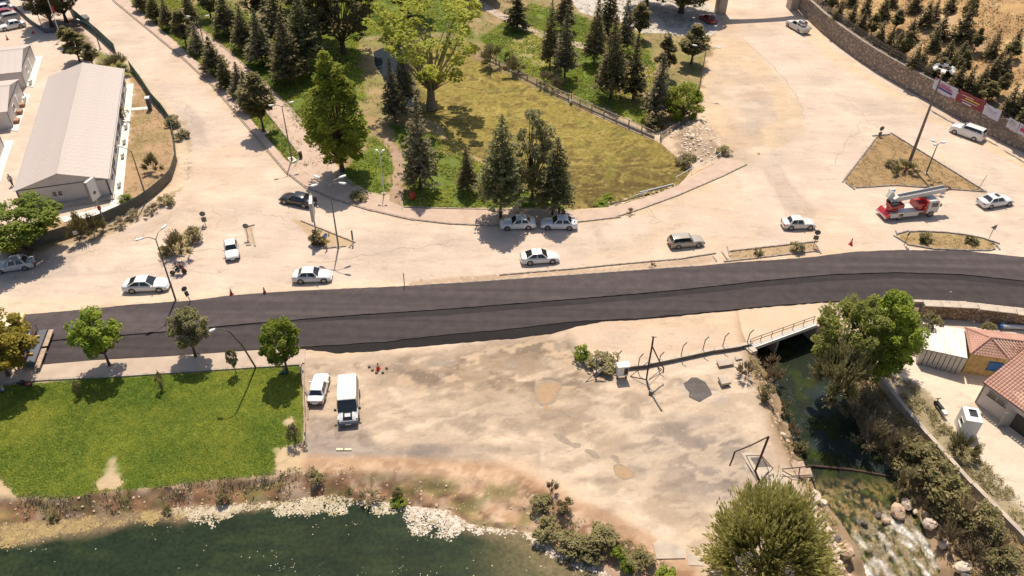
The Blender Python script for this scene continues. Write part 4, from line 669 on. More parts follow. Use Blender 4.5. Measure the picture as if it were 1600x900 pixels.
def plant(kind, b, H, Wd, label, name, cat='tree', group=None, lean=(0, 0)):
    cm, tm, h0, r0, zt = TP[kind]; o = thing(name, label, cat, b, random.uniform(0, 6.28) if lean == (0, 0) else 0, group); sx = Wd/(2*r0); o.scale = (sx*random.uniform(.93, 1.07), sx*random.uniform(.93, 1.07), H/zt); o.rotation_euler.x = random.uniform(-.03, .03); o.rotation_euler.y = random.uniform(-.03, .03)
    if lean != (0, 0): o.rotation_euler = (lean[0], lean[1], 0)
    link(tm.name.split('.')[0], tm, o); link(cm.name.split('.')[0], cm, o); return o
def tree(kind, bx, by, ty, wpx, label, name='tree', cat='tree', group=None, z=0., lean=(0, 0)):
    b = G(bx, by, z); return plant(kind, b, hgt(b, ty)*1.0, wpx*mpp(b+Vector((0, 0, 3)))*(1.12 if kind[:4] in ('spru', 'blue', 'slim') else 1.0), label, name, cat, group, lean)
for a in [
 ('cedar0', 782, 341, 180, 86, 'broad dusty green cedar shading the left of two parked white cars', 'cedar_tree'), ('cedar1', 863, 336, 213, 70, 'dark dense cedar right of its neighbour, over the parked white sedan', 'cedar_tree'),
 ('blue0', 657, 295, 150, 56, 'pointed grey-green spruce by the brown footpath, red bin at its foot', 'spruce_tree'), ('spruce0', 731, 301, 228, 34, 'small dark spruce alone on the front lawn strip', 'spruce_tree'),
 ('olive_small', 832, 312, 172, 74, 'loose olive-leaved tree between and behind the two roadside cedars', 'olive_tree'), ('maple', 535, 268, 76, 118, 'big bright green maple over the pink plaza', 'maple_tree'),
 ('poplar', 674, 168, -22, 215, 'tall open yellow-green poplar with bare pale limbs at the pond', 'poplar_tree'), ('dark_tree', 537, 84, -60, 125, 'big dark willow with spreading branches at the top edge', 'willow_tree'), ('dark_tree', 500, 62, -50, 80, 'dark leafy tree left of the big dark willow', 'willow_tree'),
 ('blue2', 618, 192, 92, 44, 'thin sparse grey pine between maple and poplar', 'pine_tree'), ('blue1', 633, 168, 60, 36, 'slender half-hidden pine left of the poplar trunk', 'pine_tree'),
 ('spruce1', 225, 18, -26, 28, 'first small spruce of the roadside row, at the very top', 'spruce_tree'), ('spruce2', 245, 34, -14, 30, 'second small spruce down the roadside row', 'spruce_tree'), ('spruce0', 266, 46, -6, 28, 'third small spruce down the roadside row', 'spruce_tree'),
 ('pine1', 292, 74, 12, 40, 'bushy spruce by the white twin street lamp', 'spruce_tree'), ('blue1', 312, 84, 34, 30, 'narrow spruce just below the twin street lamp', 'spruce_tree'), ('spruce1', 338, 116, 56, 38, 'spruce with bare lower trunk on the roadside strip', 'spruce_tree'), ('slim2', 356, 138, 88, 26, 'thin ragged spruce before the dense roadside pair', 'spruce_tree'),
 ('blue2', 377, 150, 96, 34, 'grey spruce touching the largest roadside tree', 'spruce_tree'), ('blue0', 390, 172, 110, 38, 'broad grey spruce half hidden in the roadside row', 'spruce_tree'), ('pine0', 412, 205, 112, 64, 'large dark pine near the lamp with the paved foot', 'pine_tree'),
 ('spruce2', 357, 54, -16, 46, 'dark pine on the inner lawn at the top left', 'pine_tree'), ('spruce0', 383, 78, 8, 36, 'slender spruce on the inner lawn behind the path', 'spruce_tree'), ('blue1', 411, 102, 12, 44, 'grey-green spruce midway along the inner lawn', 'spruce_tree'), ('spruce1', 453, 130, 18, 58, 'tall spruce casting a round shade on the inner lawn', 'spruce_tree'),
 ('cedar0', 480, 112, -8, 74, 'tall dusty fir crowded against the dark willow', 'fir_tree'), ('slim0', 440, 70, -20, 44, 'dark fir in the thick group at the top', 'fir_tree'), ('pine2', 330, 30, -22, 42, 'rounded pine at the top edge left of centre', 'pine_tree'), ('pine1', 400, 34, -30, 46, 'leafy pine in the dense top group', 'pine_tree'), ('blue2', 426, 45, -35, 40, 'grey spruce in the back of the dense top group', 'spruce_tree'), ('spruce0', 300, 40, -20, 30, 'slight spruce behind the twin street lamp', 'spruce_tree'),
 ('spruce1', 859, 107, -6, 32, 'slim dark spruce right beside a paler one above the pond', 'spruce_tree'), ('blue0', 882, 124, 8, 40, 'paler drooping spruce next to the pond fence', 'spruce_tree'), ('spruce2', 927, 101, -4, 40, 'tall dark spruce with round shade in the right park', 'spruce_tree'), ('slim1', 808, 46, -24, 34, 'dark slim tree left of the upper park', 'pine_tree'),
 ('spruce0', 954, 154, 22, 52, 'thick dark spruce standing closest behind the pond fence', 'spruce_tree'), ('slim2', 989, 156, 52, 36, 'bare-stemmed pine between two dense spruces', 'pine_tree'), ('pine0', 998, 62, 4, 42, 'round pine at the edge of the white gravel', 'pine_tree'), ('blue1', 974, 84, -12, 34, 'grey spruce in the right park group', 'spruce_tree'),
 ('blue2', 1024, 184, 82, 46, 'bluish layered spruce left of the round green shrub', 'spruce_tree'), ('pine1', 1036, 122, 52, 40, 'olive pine behind the bluish layered spruce', 'pine_tree'), ('pine2', 1080, 100, 36, 56, 'rounded olive pine under the twin-arm lamp at the sandy verge', 'pine_tree'), ('slim0', 948, 52, -30, 34, 'dark spruce at the top of the right park', 'spruce_tree'), ('spruce1', 880, 50, -40, 34, 'far spruce above the pale park path', 'spruce_tree'),
 ('dark_tree', 1064, 20, -70, 120, 'wide dark tree shading the red car at the gate', 'tree'), ('dark_tree', 1010, 8, -66, 80, 'dark tree left of the one shading the red car', 'tree'), ('dark_tree', 750, 0, -60, 70, 'dark tree behind the poplar crown', 'tree'),
 ('dark_tree', 640, 30, -60, 80, 'shaded tree behind the top of the poplar', 'tree'), ('dark_tree', 460, 20, -60, 70, 'dark tree in the back row between firs', 'tree'),
 ('stone_pine', 48, 392, 318, 122, 'wide bright green umbrella pine below the office building', 'pine_tree'), ('plane0', 172, 572, 492, 68, 'light green young plane tree, second from the left on the lower pavement', 'plane_tree'), ('plane1', 306, 558, 486, 64, 'compact round olive-leaved tree on the lower pavement', 'plane_tree'),
 ('plane2', 449, 582, 502, 62, 'lime green tree at the corner of the lawn and the lot', 'plane_tree'), ('plane3', 14, 588, 500, 108, 'yellowing broad tree hiding the paving machine', 'plane_tree'),
 ('plane1', 369, 583, 544, 17, 'tiny ball-headed tree on the lawn edge next to the lamp', 'young_tree'), ('river_bright', 1354, 590, 462, 100, 'tall fresh green poplar over the stream wall', 'poplar_tree'), ('river_tree', 1308, 590, 468, 104, 'olive green poplar at the bridge end of the stream', 'poplar_tree'), ('silver', 1300, 628, 530, 92, 'silvery willow hanging over the dark stream', 'willow_tree'),
 ('silver', 1392, 560, 484, 70, 'pale leafy tree behind the tall stream poplar', 'tree'), ('willow', 1186, 905, 752, 172, 'feathery round willow at the bottom edge of the lot', 'willow_tree')]:
    tree(*a)
tree('dark_tree', 82, 42, -44, 70, 'dense pine behind the parked cars, left of the flagpoles', 'pine_tree'); tree('dark_tree', 104, 34, -50, 70, 'dense pine at the upper end of the green fence', 'pine_tree'); tree('pine0', 50, 8, -50, 44, 'pine over the parking area at the top left corner', 'pine_tree')
tree('pine1', 125, 96, 44, 46, 'leaning bushy pine behind the long office building', 'pine_tree'); tree('pine2', 146, 104, 66, 34, 'small pine touching the long white roof', 'pine_tree'); tree('pine0', 106, 70, 40, 26, 'small leaning pine at the foot of the right flagpole', 'pine_tree')
for a in [('round_bush', 1064, 188, 120, 62, 'round bright green shrub beside the sandy verge'), ('feather', 186, 112, 78, 48, 'feathery pale green shrub at the roof corner'), ('feather', 126, 372, 322, 44, 'grey-green feathery shrub right of the umbrella pine'), ('feather', 148, 366, 325, 36, 'grey-green shrub against the office fence'), ('green_bush', 197, 316, 300, 20, 'small bright shrub at the end of the white apron'),
          ('feather', 243, 268, 232, 32, 'spiky pale shrub alone in the dry office garden'), ('green_bush', 907, 561, 532, 23, 'leafy green shrub at the left end of the low wall'), ('green_bush', 942, 322, 306, 24, 'bright green bush at the front rim of the pond'), ('green_bush', 950, 318, 284, 18, 'thin young shrub rising over the pond corner'),
          ('dark_bush', 497, 380, 358, 30, 'dark shrub under the white advertising board'), ('feather', 283, 398, 352, 44, 'overgrown spiky shrub in the triangular island'), ('bush0', 305, 375, 350, 24, 'weedy shrub at the tip of the triangular island'), ('bush1', 262, 398, 384, 26, 'low weeds at the wide end of the triangular island'),
          ('feather', 1412, 270, 248, 40, 'dark green shrub at the foot of the tall floodlight mast'), ('bush0', 1395, 262, 248, 22, 'low shrub left of the tall mast'), ('bush0', 1244, 392, 376, 20, 'round grey shrub on the narrow median'), ('dark_bush', 1444, 376, 361, 20, 'dark left bush on the oval island'), ('dark_bush', 1517, 378, 368, 20, 'dark right bush on the oval island'),
          ('bush1', 1185, 397, 388, 16, 'small grey weed clump on the median'), ('dry0', 984, 334, 322, 14, 'grey tuft by the pavement kerb'), ('dry1', 1020, 418, 409, 12, 'grey tuft at the median edge'), ('feather', 1500, 712, 672, 44, 'pale green bush growing over the end of the stream wall'), ('feather', 1592, 560, 530, 30, 'shrub beside the tiled roof'), ('bush0', 1543, 520, 503, 20, 'olive bush in front of the stone wall'),
          ('bush1', 1440, 530, 480, 40, 'dark creeper bush at the corner of the stone wall'), ('dry0', 1355, 700, 640, 62, 'grey leafless brush on the right stream bank'), ('dry1', 1385, 720, 665, 52, 'grey brush lower on the right stream bank'), ('bush1', 1420, 740, 690, 70, 'green-brown scrub in the middle of the right bank'), ('bush0', 1455, 770, 720, 62, 'olive scrub under the stream wall'), ('bush1', 1475, 800, 750, 60, 'dark scrub low under the stream wall'),
          ('dry0', 1405, 765, 720, 42, 'pale grey brush beside the boulders'), ('bush0', 1530, 830, 790, 56, 'scrub near the lower end of the wall'), ('straw0', 1480, 850, 815, 50, 'straw-coloured brush on the lower right bank'), ('straw1', 1520, 880, 850, 60, 'dry brown brush at the lower right corner'), ('dry1', 1330, 660, 625, 40, 'grey brush under the silvery willow'), ('straw0', 1210, 600, 570, 36, 'dry tall grass at the left stream edge'), ('bush0', 1195, 622, 598, 26, 'green tuft on the left stream edge'), ('straw1', 1165, 590, 562, 34, 'brown tall grass behind the flat slab'),
          ('dry0', 1375, 690, 650, 44, 'tan brush against the stream wall'), ('straw1', 1410, 705, 665, 56, 'straw brush halfway up the right bank by the wall'), ('bush1', 1440, 725, 690, 50, 'olive scrub touching the stream wall'), ('dry1', 1350, 640, 610, 40, 'pale twigs under the river trees'), ('straw0', 1500, 815, 775, 56, 'brown brush close under the wall'), ('dry0', 1440, 800, 770, 40, 'grey brush above the white boulder'), ('straw1', 1550, 860, 825, 56, 'dry scrub at the lower wall end'), ('bush0', 1560, 890, 860, 50, 'green scrub at the lower right edge'), ('straw0', 1225, 645, 622, 26, 'dry tuft overhanging the stream'), ('straw1', 1205, 575, 550, 30, 'tall dry grass at the bridge end'), ('bush1', 1250, 705, 688, 20, 'green tuft over the water by the landing'),
          ('straw0', 1235, 680, 655, 24, 'dry tuft halfway along the left stream edge'), ('bush1', 882, 800, 778, 24, 'green tuft on the brown bank by the lot corner'), ('dark_bush', 855, 835, 805, 40, 'dark bush on the bank beside the foam'), ('bush0', 890, 855, 822, 40, 'olive bush on the bank'), ('dark_bush', 905, 865, 838, 34, 'dark bush down at the foam line'), ('bush1', 925, 868, 842, 34, 'scrub between two pale foam bends'), ('green_bush', 965, 868, 845, 18, 'fresh green sprout on the bank'), ('green_bush', 978, 888, 862, 20, 'second fresh green sprout lower on the bank'),
          ('bush0', 940, 845, 815, 40, 'brown-green scrub high on the bank'), ('bush1', 1000, 880, 850, 34, 'scrub left of the broken concrete slab'), ('green_bush', 1040, 905, 880, 30, 'pale green bush below the broken slab'), ('bush0', 845, 790, 765, 26, 'dusty bush at the top of the bank path'), ('straw0', 860, 770, 748, 26, 'dry tuft at the bank corner'), ('straw1', 575, 785, 762, 40, 'mossy tuft at the waterline'), ('bush0', 622, 775, 748, 14, 'small bright tuft in the bank gully'), ('green_bush', 622, 788, 772, 20, 'bright tuft where the gully meets the lake'), ('bush1', 495, 748, 735, 22, 'dark tuft at the top of the cut bank'), ('bush0', 348, 785, 760, 18, 'grey-green weed hanging at the left bank'), ('bush1', 262, 800, 780, 14, 'green weed at the left waterline'), ('dark_bush', 85, 812, 795, 14, 'dark weed on the far left bank'),
          ('bush0', 125, 618, 590, 12, 'thin sapling on the lawn under the light green plane tree'), ('bush1', 254, 608, 574, 12, 'thin sapling on the lawn between two trees'), ('bush0', 462, 692, 655, 20, 'weedy bush at the lawn corner post'), ('straw1', 478, 700, 690, 12, 'dry tuft beside the parking lot corner'), ('bush1', 940, 570, 556, 50, 'low green weeds before the bent posts'),
          ('straw0', 45, 388, 372, 60, 'dry hedge weeds at the foot of the fence'), ('dry0', 190, 352, 340, 34, 'reddish brush outside the fence bend'), ('dry1', 240, 330, 318, 30, 'brush at the outer fence curve'), ('bush0', 272, 195, 178, 24, 'roadside weeds by the fence'), ('bush1', 285, 215, 200, 22, 'green roadside weeds at the fence bend'), ('bush1', 262, 318, 302, 24, 'green weeds outside the fence'), ('dry0', 215, 340, 325, 34, 'brown brush near the fence post'), ('feather', 775, 100, 62, 50, 'reedy hedge at the upper pond fence'), ('feather', 800, 112, 82, 40, 'reedy hedge next to the pond lamp'), ('dry0', 850, 132, 105, 34, 'pale reeds behind the fence'), ('dry1', 872, 140, 112, 30, 'grey reeds near the globe lamp'), ('bush1', 1070, 255, 238, 30, 'weeds at the end of the pond rail'), ('bush0', 1130, 240, 228, 24, 'weeds on the rubble mound'), ('dark_bush', 1020, 200, 178, 30, 'shaded shrub at the fence corner'), ('bush0', 560, 312, 300, 26, 'low weeds beneath the maple')]:
    zz = {1500: ZY, 1592: ZY, 1543: ZY}.get(a[1], None)
    if zz is None: b = G(a[1], a[2], 0); 
    for _ in range(8): b = G(a[1], a[2], zz if zz is not None else float(ground_z(np.array([b.x]), np.array([b.y]))[0])*.5+.5*(b.z if zz is None else zz)) if zz is None else G(a[1], a[2], zz)
    low_ = b.z < -.05 and a[1] < 1060; plant({'dark_bush': 'bush1'}.get(a[0], a[0]) if low_ else a[0], b, max(.35, hgt(b, a[3])*(.5 if low_ else .85)), a[4]*mpp(b)*(1.1 if low_ else 1), a[5].replace('dark bush', 'olive bush') if low_ else a[5], 'shrub', 'shrub')
# trees on the hillside behind the wall
HT = [(1296, 18), (1310, 30), (1328, 38), (1342, 50), (1358, 58), (1370, 70), (1385, 78), (1397, 88), (1411, 92), (1425, 106), (1440, 108), (1452, 118), (1466, 124), (1490, 140), (1505, 146), (1520, 152), (1538, 158), (1575, 182), (1590, 178), (1592, 195), (1560, 150),
      (1330, 8), (1352, 22), (1375, 30), (1398, 48), (1420, 62), (1455, 78), (1480, 118), (1496, 122), (1530, 140), (1546, 128), (1555, 118), (1575, 95), (1445, 40), (1468, 60), (1498, 62), (1508, 45), (1545, 92), (1568, 118), (1580, 80), (1310, 5), (1390, 10), (1430, 18), (1480, 20), (1520, 80), (1475, 95), (1500, 98), (1460, 30), (1290, 4)]
for k, (x, y) in enumerate(HT):
    b = GHill(x+random.uniform(-3, 3), y+random.uniform(-2, 2)); big = 1.35 if k in (33, 34, 35, 36) else 1
    plant(f'hill{k%3}' if k % 4 else f'pine{k%3}', b, random.uniform(3.4, 5.2)*big, random.uniform(2.2, 3.2)*big, 'young dusty pine on the dry hillside behind the stone wall', 'pine_tree', 'tree', 'young pines planted on the hillside')
# ================================================================== BUILDINGS
def part(name, m, parent, fn, smooth=False, label=None):
    mb = MB(); fn(mb); o = mb.build(name, m, parent, smooth=smooth)
    if label: o['label'] = label
    return o
def sub(me_o, parent, loc=(0, 0, 0), rz=0., sc=None):
    """another copy of a part, sharing its mesh"""
    c = me_o.copy(); COL.objects.link(c); c.parent = parent; c.location = loc; c.rotation_euler = (0, 0, rz)
    if sc: c.scale = sc
    return c
def window(parent, p, ang, w_, h, panes=2, fm='lamp_white', d=.06):
    """frame and panes set in a wall; p = lower middle, ang = the outward direction"""
    f = part('window', M[fm], parent, lambda b: (b.box((0, 0, .03), (d, w_+.1, .06)), b.box((0, 0, h), (d, w_+.1, .06)), *[b.box((0, -w_/2+w_*k/panes, h/2), (d, .06, h-.06)) for k in range(panes+1)], b.box((.03, 0, -.03), (.14, w_+.2, .05))))
    f.location = p; f.rotation_euler = (0, 0, ang)
    g = part('pane', M['glass'], f, lambda b: b.box((-.012, 0, h/2), (.03, w_/panes-.07, h-.07)))
    g.location = (0, -w_/2+w_*.5/panes, 0)
    for k in range(1, panes): sub(g, f, (0, -w_/2+w_*(k+.5)/panes, 0))
    return f
def door(parent, p, ang, w_=.95, h=2.05, m='trim_dark'):
    f = part('door', M[m], parent, lambda b: b.box((0, 0, h/2), (.07, w_, h))); f.location = p; f.rotation_euler = (0, 0, ang)
    part('handle', M['chrome'], f, lambda b: b.box((.06, w_*.38, h*.5), (.05, .12, .03)))
def gable(name, label, o, rz, L, D, he, hr, wm='white_panel', rm='roof_sheet', trim=True, step=1.0, ov=.22, tiles=None):
    """ridge along local x over 0..L; 0..D across; the near wall is y = 0"""
    t = thing(name, label, 'building', o, rz); q = .12
    part('wall', M[wm], t, lambda b: b.box((L/2, q/2, he/2), (L, q, he))); part('wall', M[wm], t, lambda b: b.box((L/2, D-q/2, he/2), (L, q, he)))
    def gb(x0):
        def f(b):
            s = [(x0, q, 0), (x0, D-q, 0), (x0, D-q, he-.02), (x0, D/2, hr-.12), (x0, q, he-.02)]; e = [(x0+q, y, z) for _, y, z in s]; b.loft([s, e])
        return f
    part('gable_wall', M[wm], t, gb(0)); part('gable_wall', M[wm], t, gb(L-q))
    if trim:
        for x in (-.012, L+.012):
            part('trim', M['trim_dark'], t, lambda b: b.box((x, D/2, he-.08), (.03, D+.02, .14)))
            for y in (.1, D-.1): part('corner_post', M['trim_dark'], t, lambda b: b.box((x, y, he/2-.1), (.035, .22, he-.2)))
        for y in (-.012, D+.012): part('trim', M['trim_dark'], t, lambda b: b.box((L/2, y, he-.08), (L-.1, .03, .14)))
    sl = math.hypot(D/2, hr-he); an = math.atan2(hr-he, D/2); ln = sl+ov; n = max(1, round((L+2*ov)/step)); pw = (L+2*ov)/n
    if tiles is None:
        def pan(b):
            b.box((pw/2, ln/2, 0), (pw-.012, ln, .05))
            for k in range(3): b.box((pw*(k+.5)/3, ln/2, .03), (.05, ln, .02))
    else:
        def pan(b):
            rows = int(ln/.38)
            for k in range(rows): b.box((pw/2, ln-(k+.5)*ln/rows, .03), (pw-.012, ln/rows+.05, .05), mx=Matrix.Rotation(R(5), 4, 'X'))
    base = None
    for side in (0, 1):
        for k in range(n):
            if base is None: base = part('roof_panel' if tiles is None else 'tile_row', M[rm], t, pan); o_ = base
            else: o_ = base.copy(); COL.objects.link(o_); o_.parent = t
            y0 = -ov*math.cos(an); z0 = he-ov*math.sin(an)+.03
            if side == 0: o_.matrix_local = Matrix.Translation((-ov+k*pw, y0, z0)) @ Matrix.Rotation(an, 4, 'X')
            else: o_.matrix_local = Matrix.Translation((-ov+(k+1)*pw, D-y0, z0)) @ Matrix.Rotation(PI, 4, 'Z') @ Matrix.Rotation(an, 4, 'X')
    part('ridge_cap', M[rm], t, lambda b: b.loft([[(x, D/2-.2, hr-.02), (x, D/2, hr+.12), (x, D/2+.2, hr-.02), (x, D/2, hr-.1)] for x in (-ov, L+ov)]))
    return t
eA = G(21, 299, 2.8); eB = G(168, 279, 2.8); eC = G(192, 107, 2.8); TH = math.atan2(eC.y-eB.y, eC.x-eB.x)     # long axis
aV = Vector((math.cos(TH), math.sin(TH), 0)); nV = Vector((math.sin(TH), -math.cos(TH), 0))
# the long office: local x runs away from us along the ridge, local y to the left
LB, DB = 35.4, 10.8
o0 = Vector((eB.x, eB.y, 0))+aV*.2-nV*.15
off = gable('office_building', 'long white prefabricated office with ribbed gable roof beside the curving road', o0, TH, LB, DB, 2.8, 4.45, ov=.25)
part('plinth', M['concrete'], off, lambda b: b.box((-.5, DB/2, .09), (1.2, DB+.6, .34)))
for y in (9.2, 8.55): window(off, (-.03, y-.05, 1.15), PI, .55, .75, 1)
for y in (6.6, 5.95): window(off, (-.03, y, 1.15), PI, .55, .75, 1)
for k in range(9):
    if k % 3 == 1: door(off, (2+k*3.8, -.03, .1), -PI/2)
    window(off, (3.4+k*3.75, -.03, 1.0), -PI/2, 1.3, 1.0, 2, 'trim_dark')
part('gutter', M['white_panel'], off, lambda b: b.box((LB/2, -.36, 2.72), (LB+.4, .12, .1)))
def local(t, p): return t.location+Matrix.Rotation(t.rotation_euler.z, 3, 'Z') @ Vector(p)
def aircon(p, rz, lab):
    t = thing('air_conditioner', lab, 'air conditioner', p, rz, 'outdoor air conditioners'); part('casing', M['lamp_white'], t, lambda b: b.box((0, 0, .42), (.36, .85, .6))); part('fan_grille', M['trim_dark'], t, lambda b: b.tube((.18, .12, .42), (.2, .12, .42), .23, n=14))
    for y in (-.3, .3): part('foot', M['metal'], t, lambda b: b.box((0, y, .06), (.3, .05, .12)))
for k, x in enumerate([2.2, 10.3, 14.6, 19.4]): aircon(local(off, (x, -.75, .08)), TH-PI/2, ['air conditioner at the front corner of the long office apron', 'air conditioner below the middle windows of the long office', 'air conditioner next to the leafy tub on the white apron', 'air conditioner at the far end of the white apron'][k])
def small_office(px, nm, lab, L=16, D=11.6):
    c = G(*px, 3.0); o = Vector((c.x, c.y, 0))-nV*(L+.15)+aV*.15
    t = gable('office_building', lab, o, TH-PI/2, L, D-.3, 2.8, 4.3); window(t, (L+.03, 4, 1.0), 0, 1.2, .9, 2); door(t, (L+.03, 7, .1), 0, m='lamp_white'); window(t, (L-4, -.03, 1), -PI/2, 1.2, .9, 2); return t
s2 = small_office((32, 110), 0, 'upper of the two small white offices at the left edge, nearest the parked cars'); s3 = small_office((10, 172), 0, 'small white office at the left edge with flower tubs along its apron'); s4 = small_office((-27, 262), 0, 'white office cut by the left edge, level with the walking man')
sheet('white_apron', [(54, 89), (67, 88), (53, 137), (40, 135)], .1, M['white_slab'], .1); sheet('white_apron', [(35, 148), (48, 147), (28, 206), (13, 203)], .1, M['white_slab'], .1); sheet('white_apron', [(8, 221), (22, 219), (0, 288), (-14, 288)], .1, M['white_slab'], .1)
aircon(local(s2, (16.6, 1, .1)), TH-PI/2, 'air conditioner at the corner of the upper small office'); aircon(local(s3, (16.5, 9, .1)), TH-PI/2, 'air conditioner behind the flower tubs')
for k, (x, y) in enumerate([(35, 166), (31, 177), (26, 191)]):
    t = thing('flower_tub', ['square terracotta tub nearest the air conditioner', 'middle terracotta tub by the small office', 'terracotta tub nearest the camera by the small office'][k], 'planter', G(x, y, .1), TH, 'terracotta tubs')
    part('tub', M['terracotta'], t, lambda b: b.loft([[(a*s, c*s, z) for a, c in ((-1, -1), (1, -1), (1, 1), (-1, 1))] for s, z in ((.42, 0), (.5, .5))])); part('soil', M['path_soil'], t, lambda b: b.box((0, 0, .5), (.85, .85, .04)))
tb = thing('flower_tub', 'dark tub with a leafy shrub on the long office apron', 'planter', G(189, 186, .08)); part('tub', M['trim_dark'], tb, lambda b: b.box((0, 0, .3), (.7, .7, .6))); plant('bush0', G(189, 184, .6), 1.8, 2.2, 'leafy potted shrub by the long office windows', 'shrub', 'shrub')
t = thing('service_cabinet', 'tall grey cabinet standing in the dry garden by the fence', 'cabinet', G(235, 171), TH); part('cabinet_body', M['metal'], t, lambda b: b.box((0, 0, 1), (.8, .6, 2))); part('lid', M['lamp_white'], t, lambda b: b.box((0, 0, 2.04), (.9, .7, .08))); part('door', M['trim_dark'], t, lambda b: b.box((-.41, 0, 1), (.02, .5, 1.7)))
sheet('garden_path', [(206, 169), (231, 167), (231, 171), (205, 173)], .06, M['white_slab'], .08)
# yard buildings at the lower right
c = [G(1442, 504, 1.0), G(1507, 515, 1.0), G(1512, 560, 1.0), G(1442, 545, .7)]
t = thing('metal_shed', 'low shed with pale ribbed sheet roof next to the tiled house', 'shed', (c[3].x, c[3].y, ZY)); L0 = [p-t.location for p in c]
def roofpt(u, v): a = L0[3].lerp(L0[2], u); b_ = L0[0].lerp(L0[1], u); return a.lerp(b_, v)
for k in range(8):
    def sheetf(b, k=k):
        for i in range(3):
            u0 = (k+i/3)/8; u1 = u0+1/24*.62; zz = Vector((0, 0, .05 if i % 3 == 0 else .035)); P = [roofpt(u0, 0), roofpt(u1, 0), roofpt(u1, 1), roofpt(u0, 1)]; b.loft([P, [p+zz for p in P]])
        P = [roofpt(k/8+.001, 0), roofpt((k+1)/8-.003, 0), roofpt((k+1)/8-.003, 1), roofpt(k/8+.001, 1)]; b.loft([[p-Vector((0, 0, .03)) for p in P], P])
    part('roof_sheet', M['white_slab'], t, sheetf)
def shw(a, b_):
    def f(b):
        i = Vector((0, 0, -.08)); A, B = L0[a]*1+i, L0[b_]*1+i; n = (B-A).normalized(); n = Vector((-n.y, n.x, 0))*.06; m = 9
        for k in range(m):
            p = A.lerp(B, k/m+.01); q = A.lerp(B, (k+.93)/m); b.loft([[Vector((p.x, p.y, 0)), Vector((q.x, q.y, 0)), q, p], [Vector((p.x, p.y, 0))+n, Vector((q.x, q.y, 0))+n, q+n, p+n]])
    return f
for a, b_ in ((3, 2), (0, 3), (1, 0), (2, 1)): part('wall', M['metal'], t, shw(a, b_))
# house with a hipped tile roof
hz = 1.3
HE = [G(1507, 512, hz), G(1516, 553, hz), G(1577, 562, hz), G(1660, 575, hz), G(1650, 530, hz)]; HRD = [G(1548, 528, 2.6), G(1660, 541, 2.6)]
t = thing('tiled_house', 'ochre house with hipped salmon tile roof and blue window in the yard', 'building', (HE[1].x, HE[1].y, ZY)); E_ = [p-t.location for p in HE]; Rg = [p-t.location for p in HRD]
def tiled(face, nrow, lab='tile_row'):
    """face = eave a, eave b, ridge b, ridge a: courses of tiles from eave to ridge, each course a part"""
    a, b_, rb, ra = face
    for k in range(nrow):
        v0, v1 = k/nrow, (k+1)/nrow; p, q = a.lerp(ra, v0), b_.lerp(rb, v0); p1, q1 = a.lerp(ra, v1), b_.lerp(rb, v1); m = max(1, int((q-p).length/.3)); nrm = (q-p).cross(p1-p).normalized(); nrm = nrm if nrm.z > 0 else -nrm
        def f(b):
            for i in range(m):
                A = p.lerp(q, i/m+.004); B = p.lerp(q, (i+1)/m-.004); C = p1.lerp(q1, (i+1)/m-.004); D_ = p1.lerp(q1, i/m+.004); mid0 = (A+B)/2+nrm*.11; mid1 = (C+D_)/2+nrm*.06
                b.add([A+nrm*.05, mid0, B+nrm*.05, C+nrm*.0, mid1, D_+nrm*.0, A-nrm*.03, B-nrm*.03], [(0, 1, 4, 5), (1, 2, 3, 4), (6, 7, 2, 1, 0)])
        part(lab, M['tile'], t, f)
def tiled_rows(face, n, tt):
    global t
    t = tt; tiled(face, n)
tiled_rows((E_[0], E_[1], Rg[0], Rg[0]), 9, t); tiled_rows((E_[1], E_[2]*1.0, Rg[0].lerp(Rg[1], .0), Rg[0]), 7, t); tiled_rows((E_[2], E_[3], Rg[1], Rg[0]), 7, t); tiled_rows((E_[4], E_[0], Rg[0], Rg[1]), 7, t)
for a, b_ in ((E_[0], Rg[0]), (E_[1], Rg[0]), (E_[2], Rg[0]), (Rg[0], Rg[1])): part('ridge_tile', M['tile'], t, lambda b: b.tube(a+Vector((0, 0, .08)), b_+Vector((0, 0, .08)), .1, n=6))
wp = [E_[1].lerp(Rg[0], .08), E_[2].lerp(Rg[0], .08)]; wc = Vector((0, 0, -.1))
def wall_between(a, b_, m, tt, z1, th=.2, nm='wall'):
    d = (b_-a); d.z = 0; n = Vector((-d.y, d.x, 0)).normalized()*th
    return part(nm, m, tt, lambda b: b.loft([[Vector((a.x, a.y, 0)), Vector((b_.x, b_.y, 0)), Vector((b_.x, b_.y, z1)), Vector((a.x, a.y, z1))], [Vector((a.x, a.y, 0))+n, Vector((b_.x, b_.y, 0))+n, Vector((b_.x, b_.y, z1))+n, Vector((a.x, a.y, z1))+n]]))
zt = E_[1].z-.06; wall_between(wp[0], wp[1], M['ochre_wall'], t, zt); wall_between(wp[1], wp[1]+(E_[3]-E_[2])*.95, M['stucco'], t, zt); wall_between(E_[0].lerp(Rg[0], .08), wp[0], M['ochre_wall'], t, zt)
d = (wp[1]-wp[0]).normalized(); an = math.atan2(-d.x, d.y)+PI; an = math.atan2(d.y, d.x)-PI/2
window(t, wp[0].lerp(wp[1], .78)+Vector((0, 0, -zt+1.0-0)) - Vector((0, 0, wp[0].lerp(wp[1], .78).z-zt)) + Vector((math.cos(an), math.sin(an), 0))*.04, an, 1.2, 1.1, 2, 'blue')
part('shutter', M['blue'], t, lambda b: b.box((0, 0, 0), (.04, 1.3, 1.0), mx=Matrix.Rotation(an, 4, 'Z'))).location = wp[0].lerp(wp[1], .78)+Vector((math.cos(an)*.09, math.sin(an)*.09, -wp[0].z+1.55))
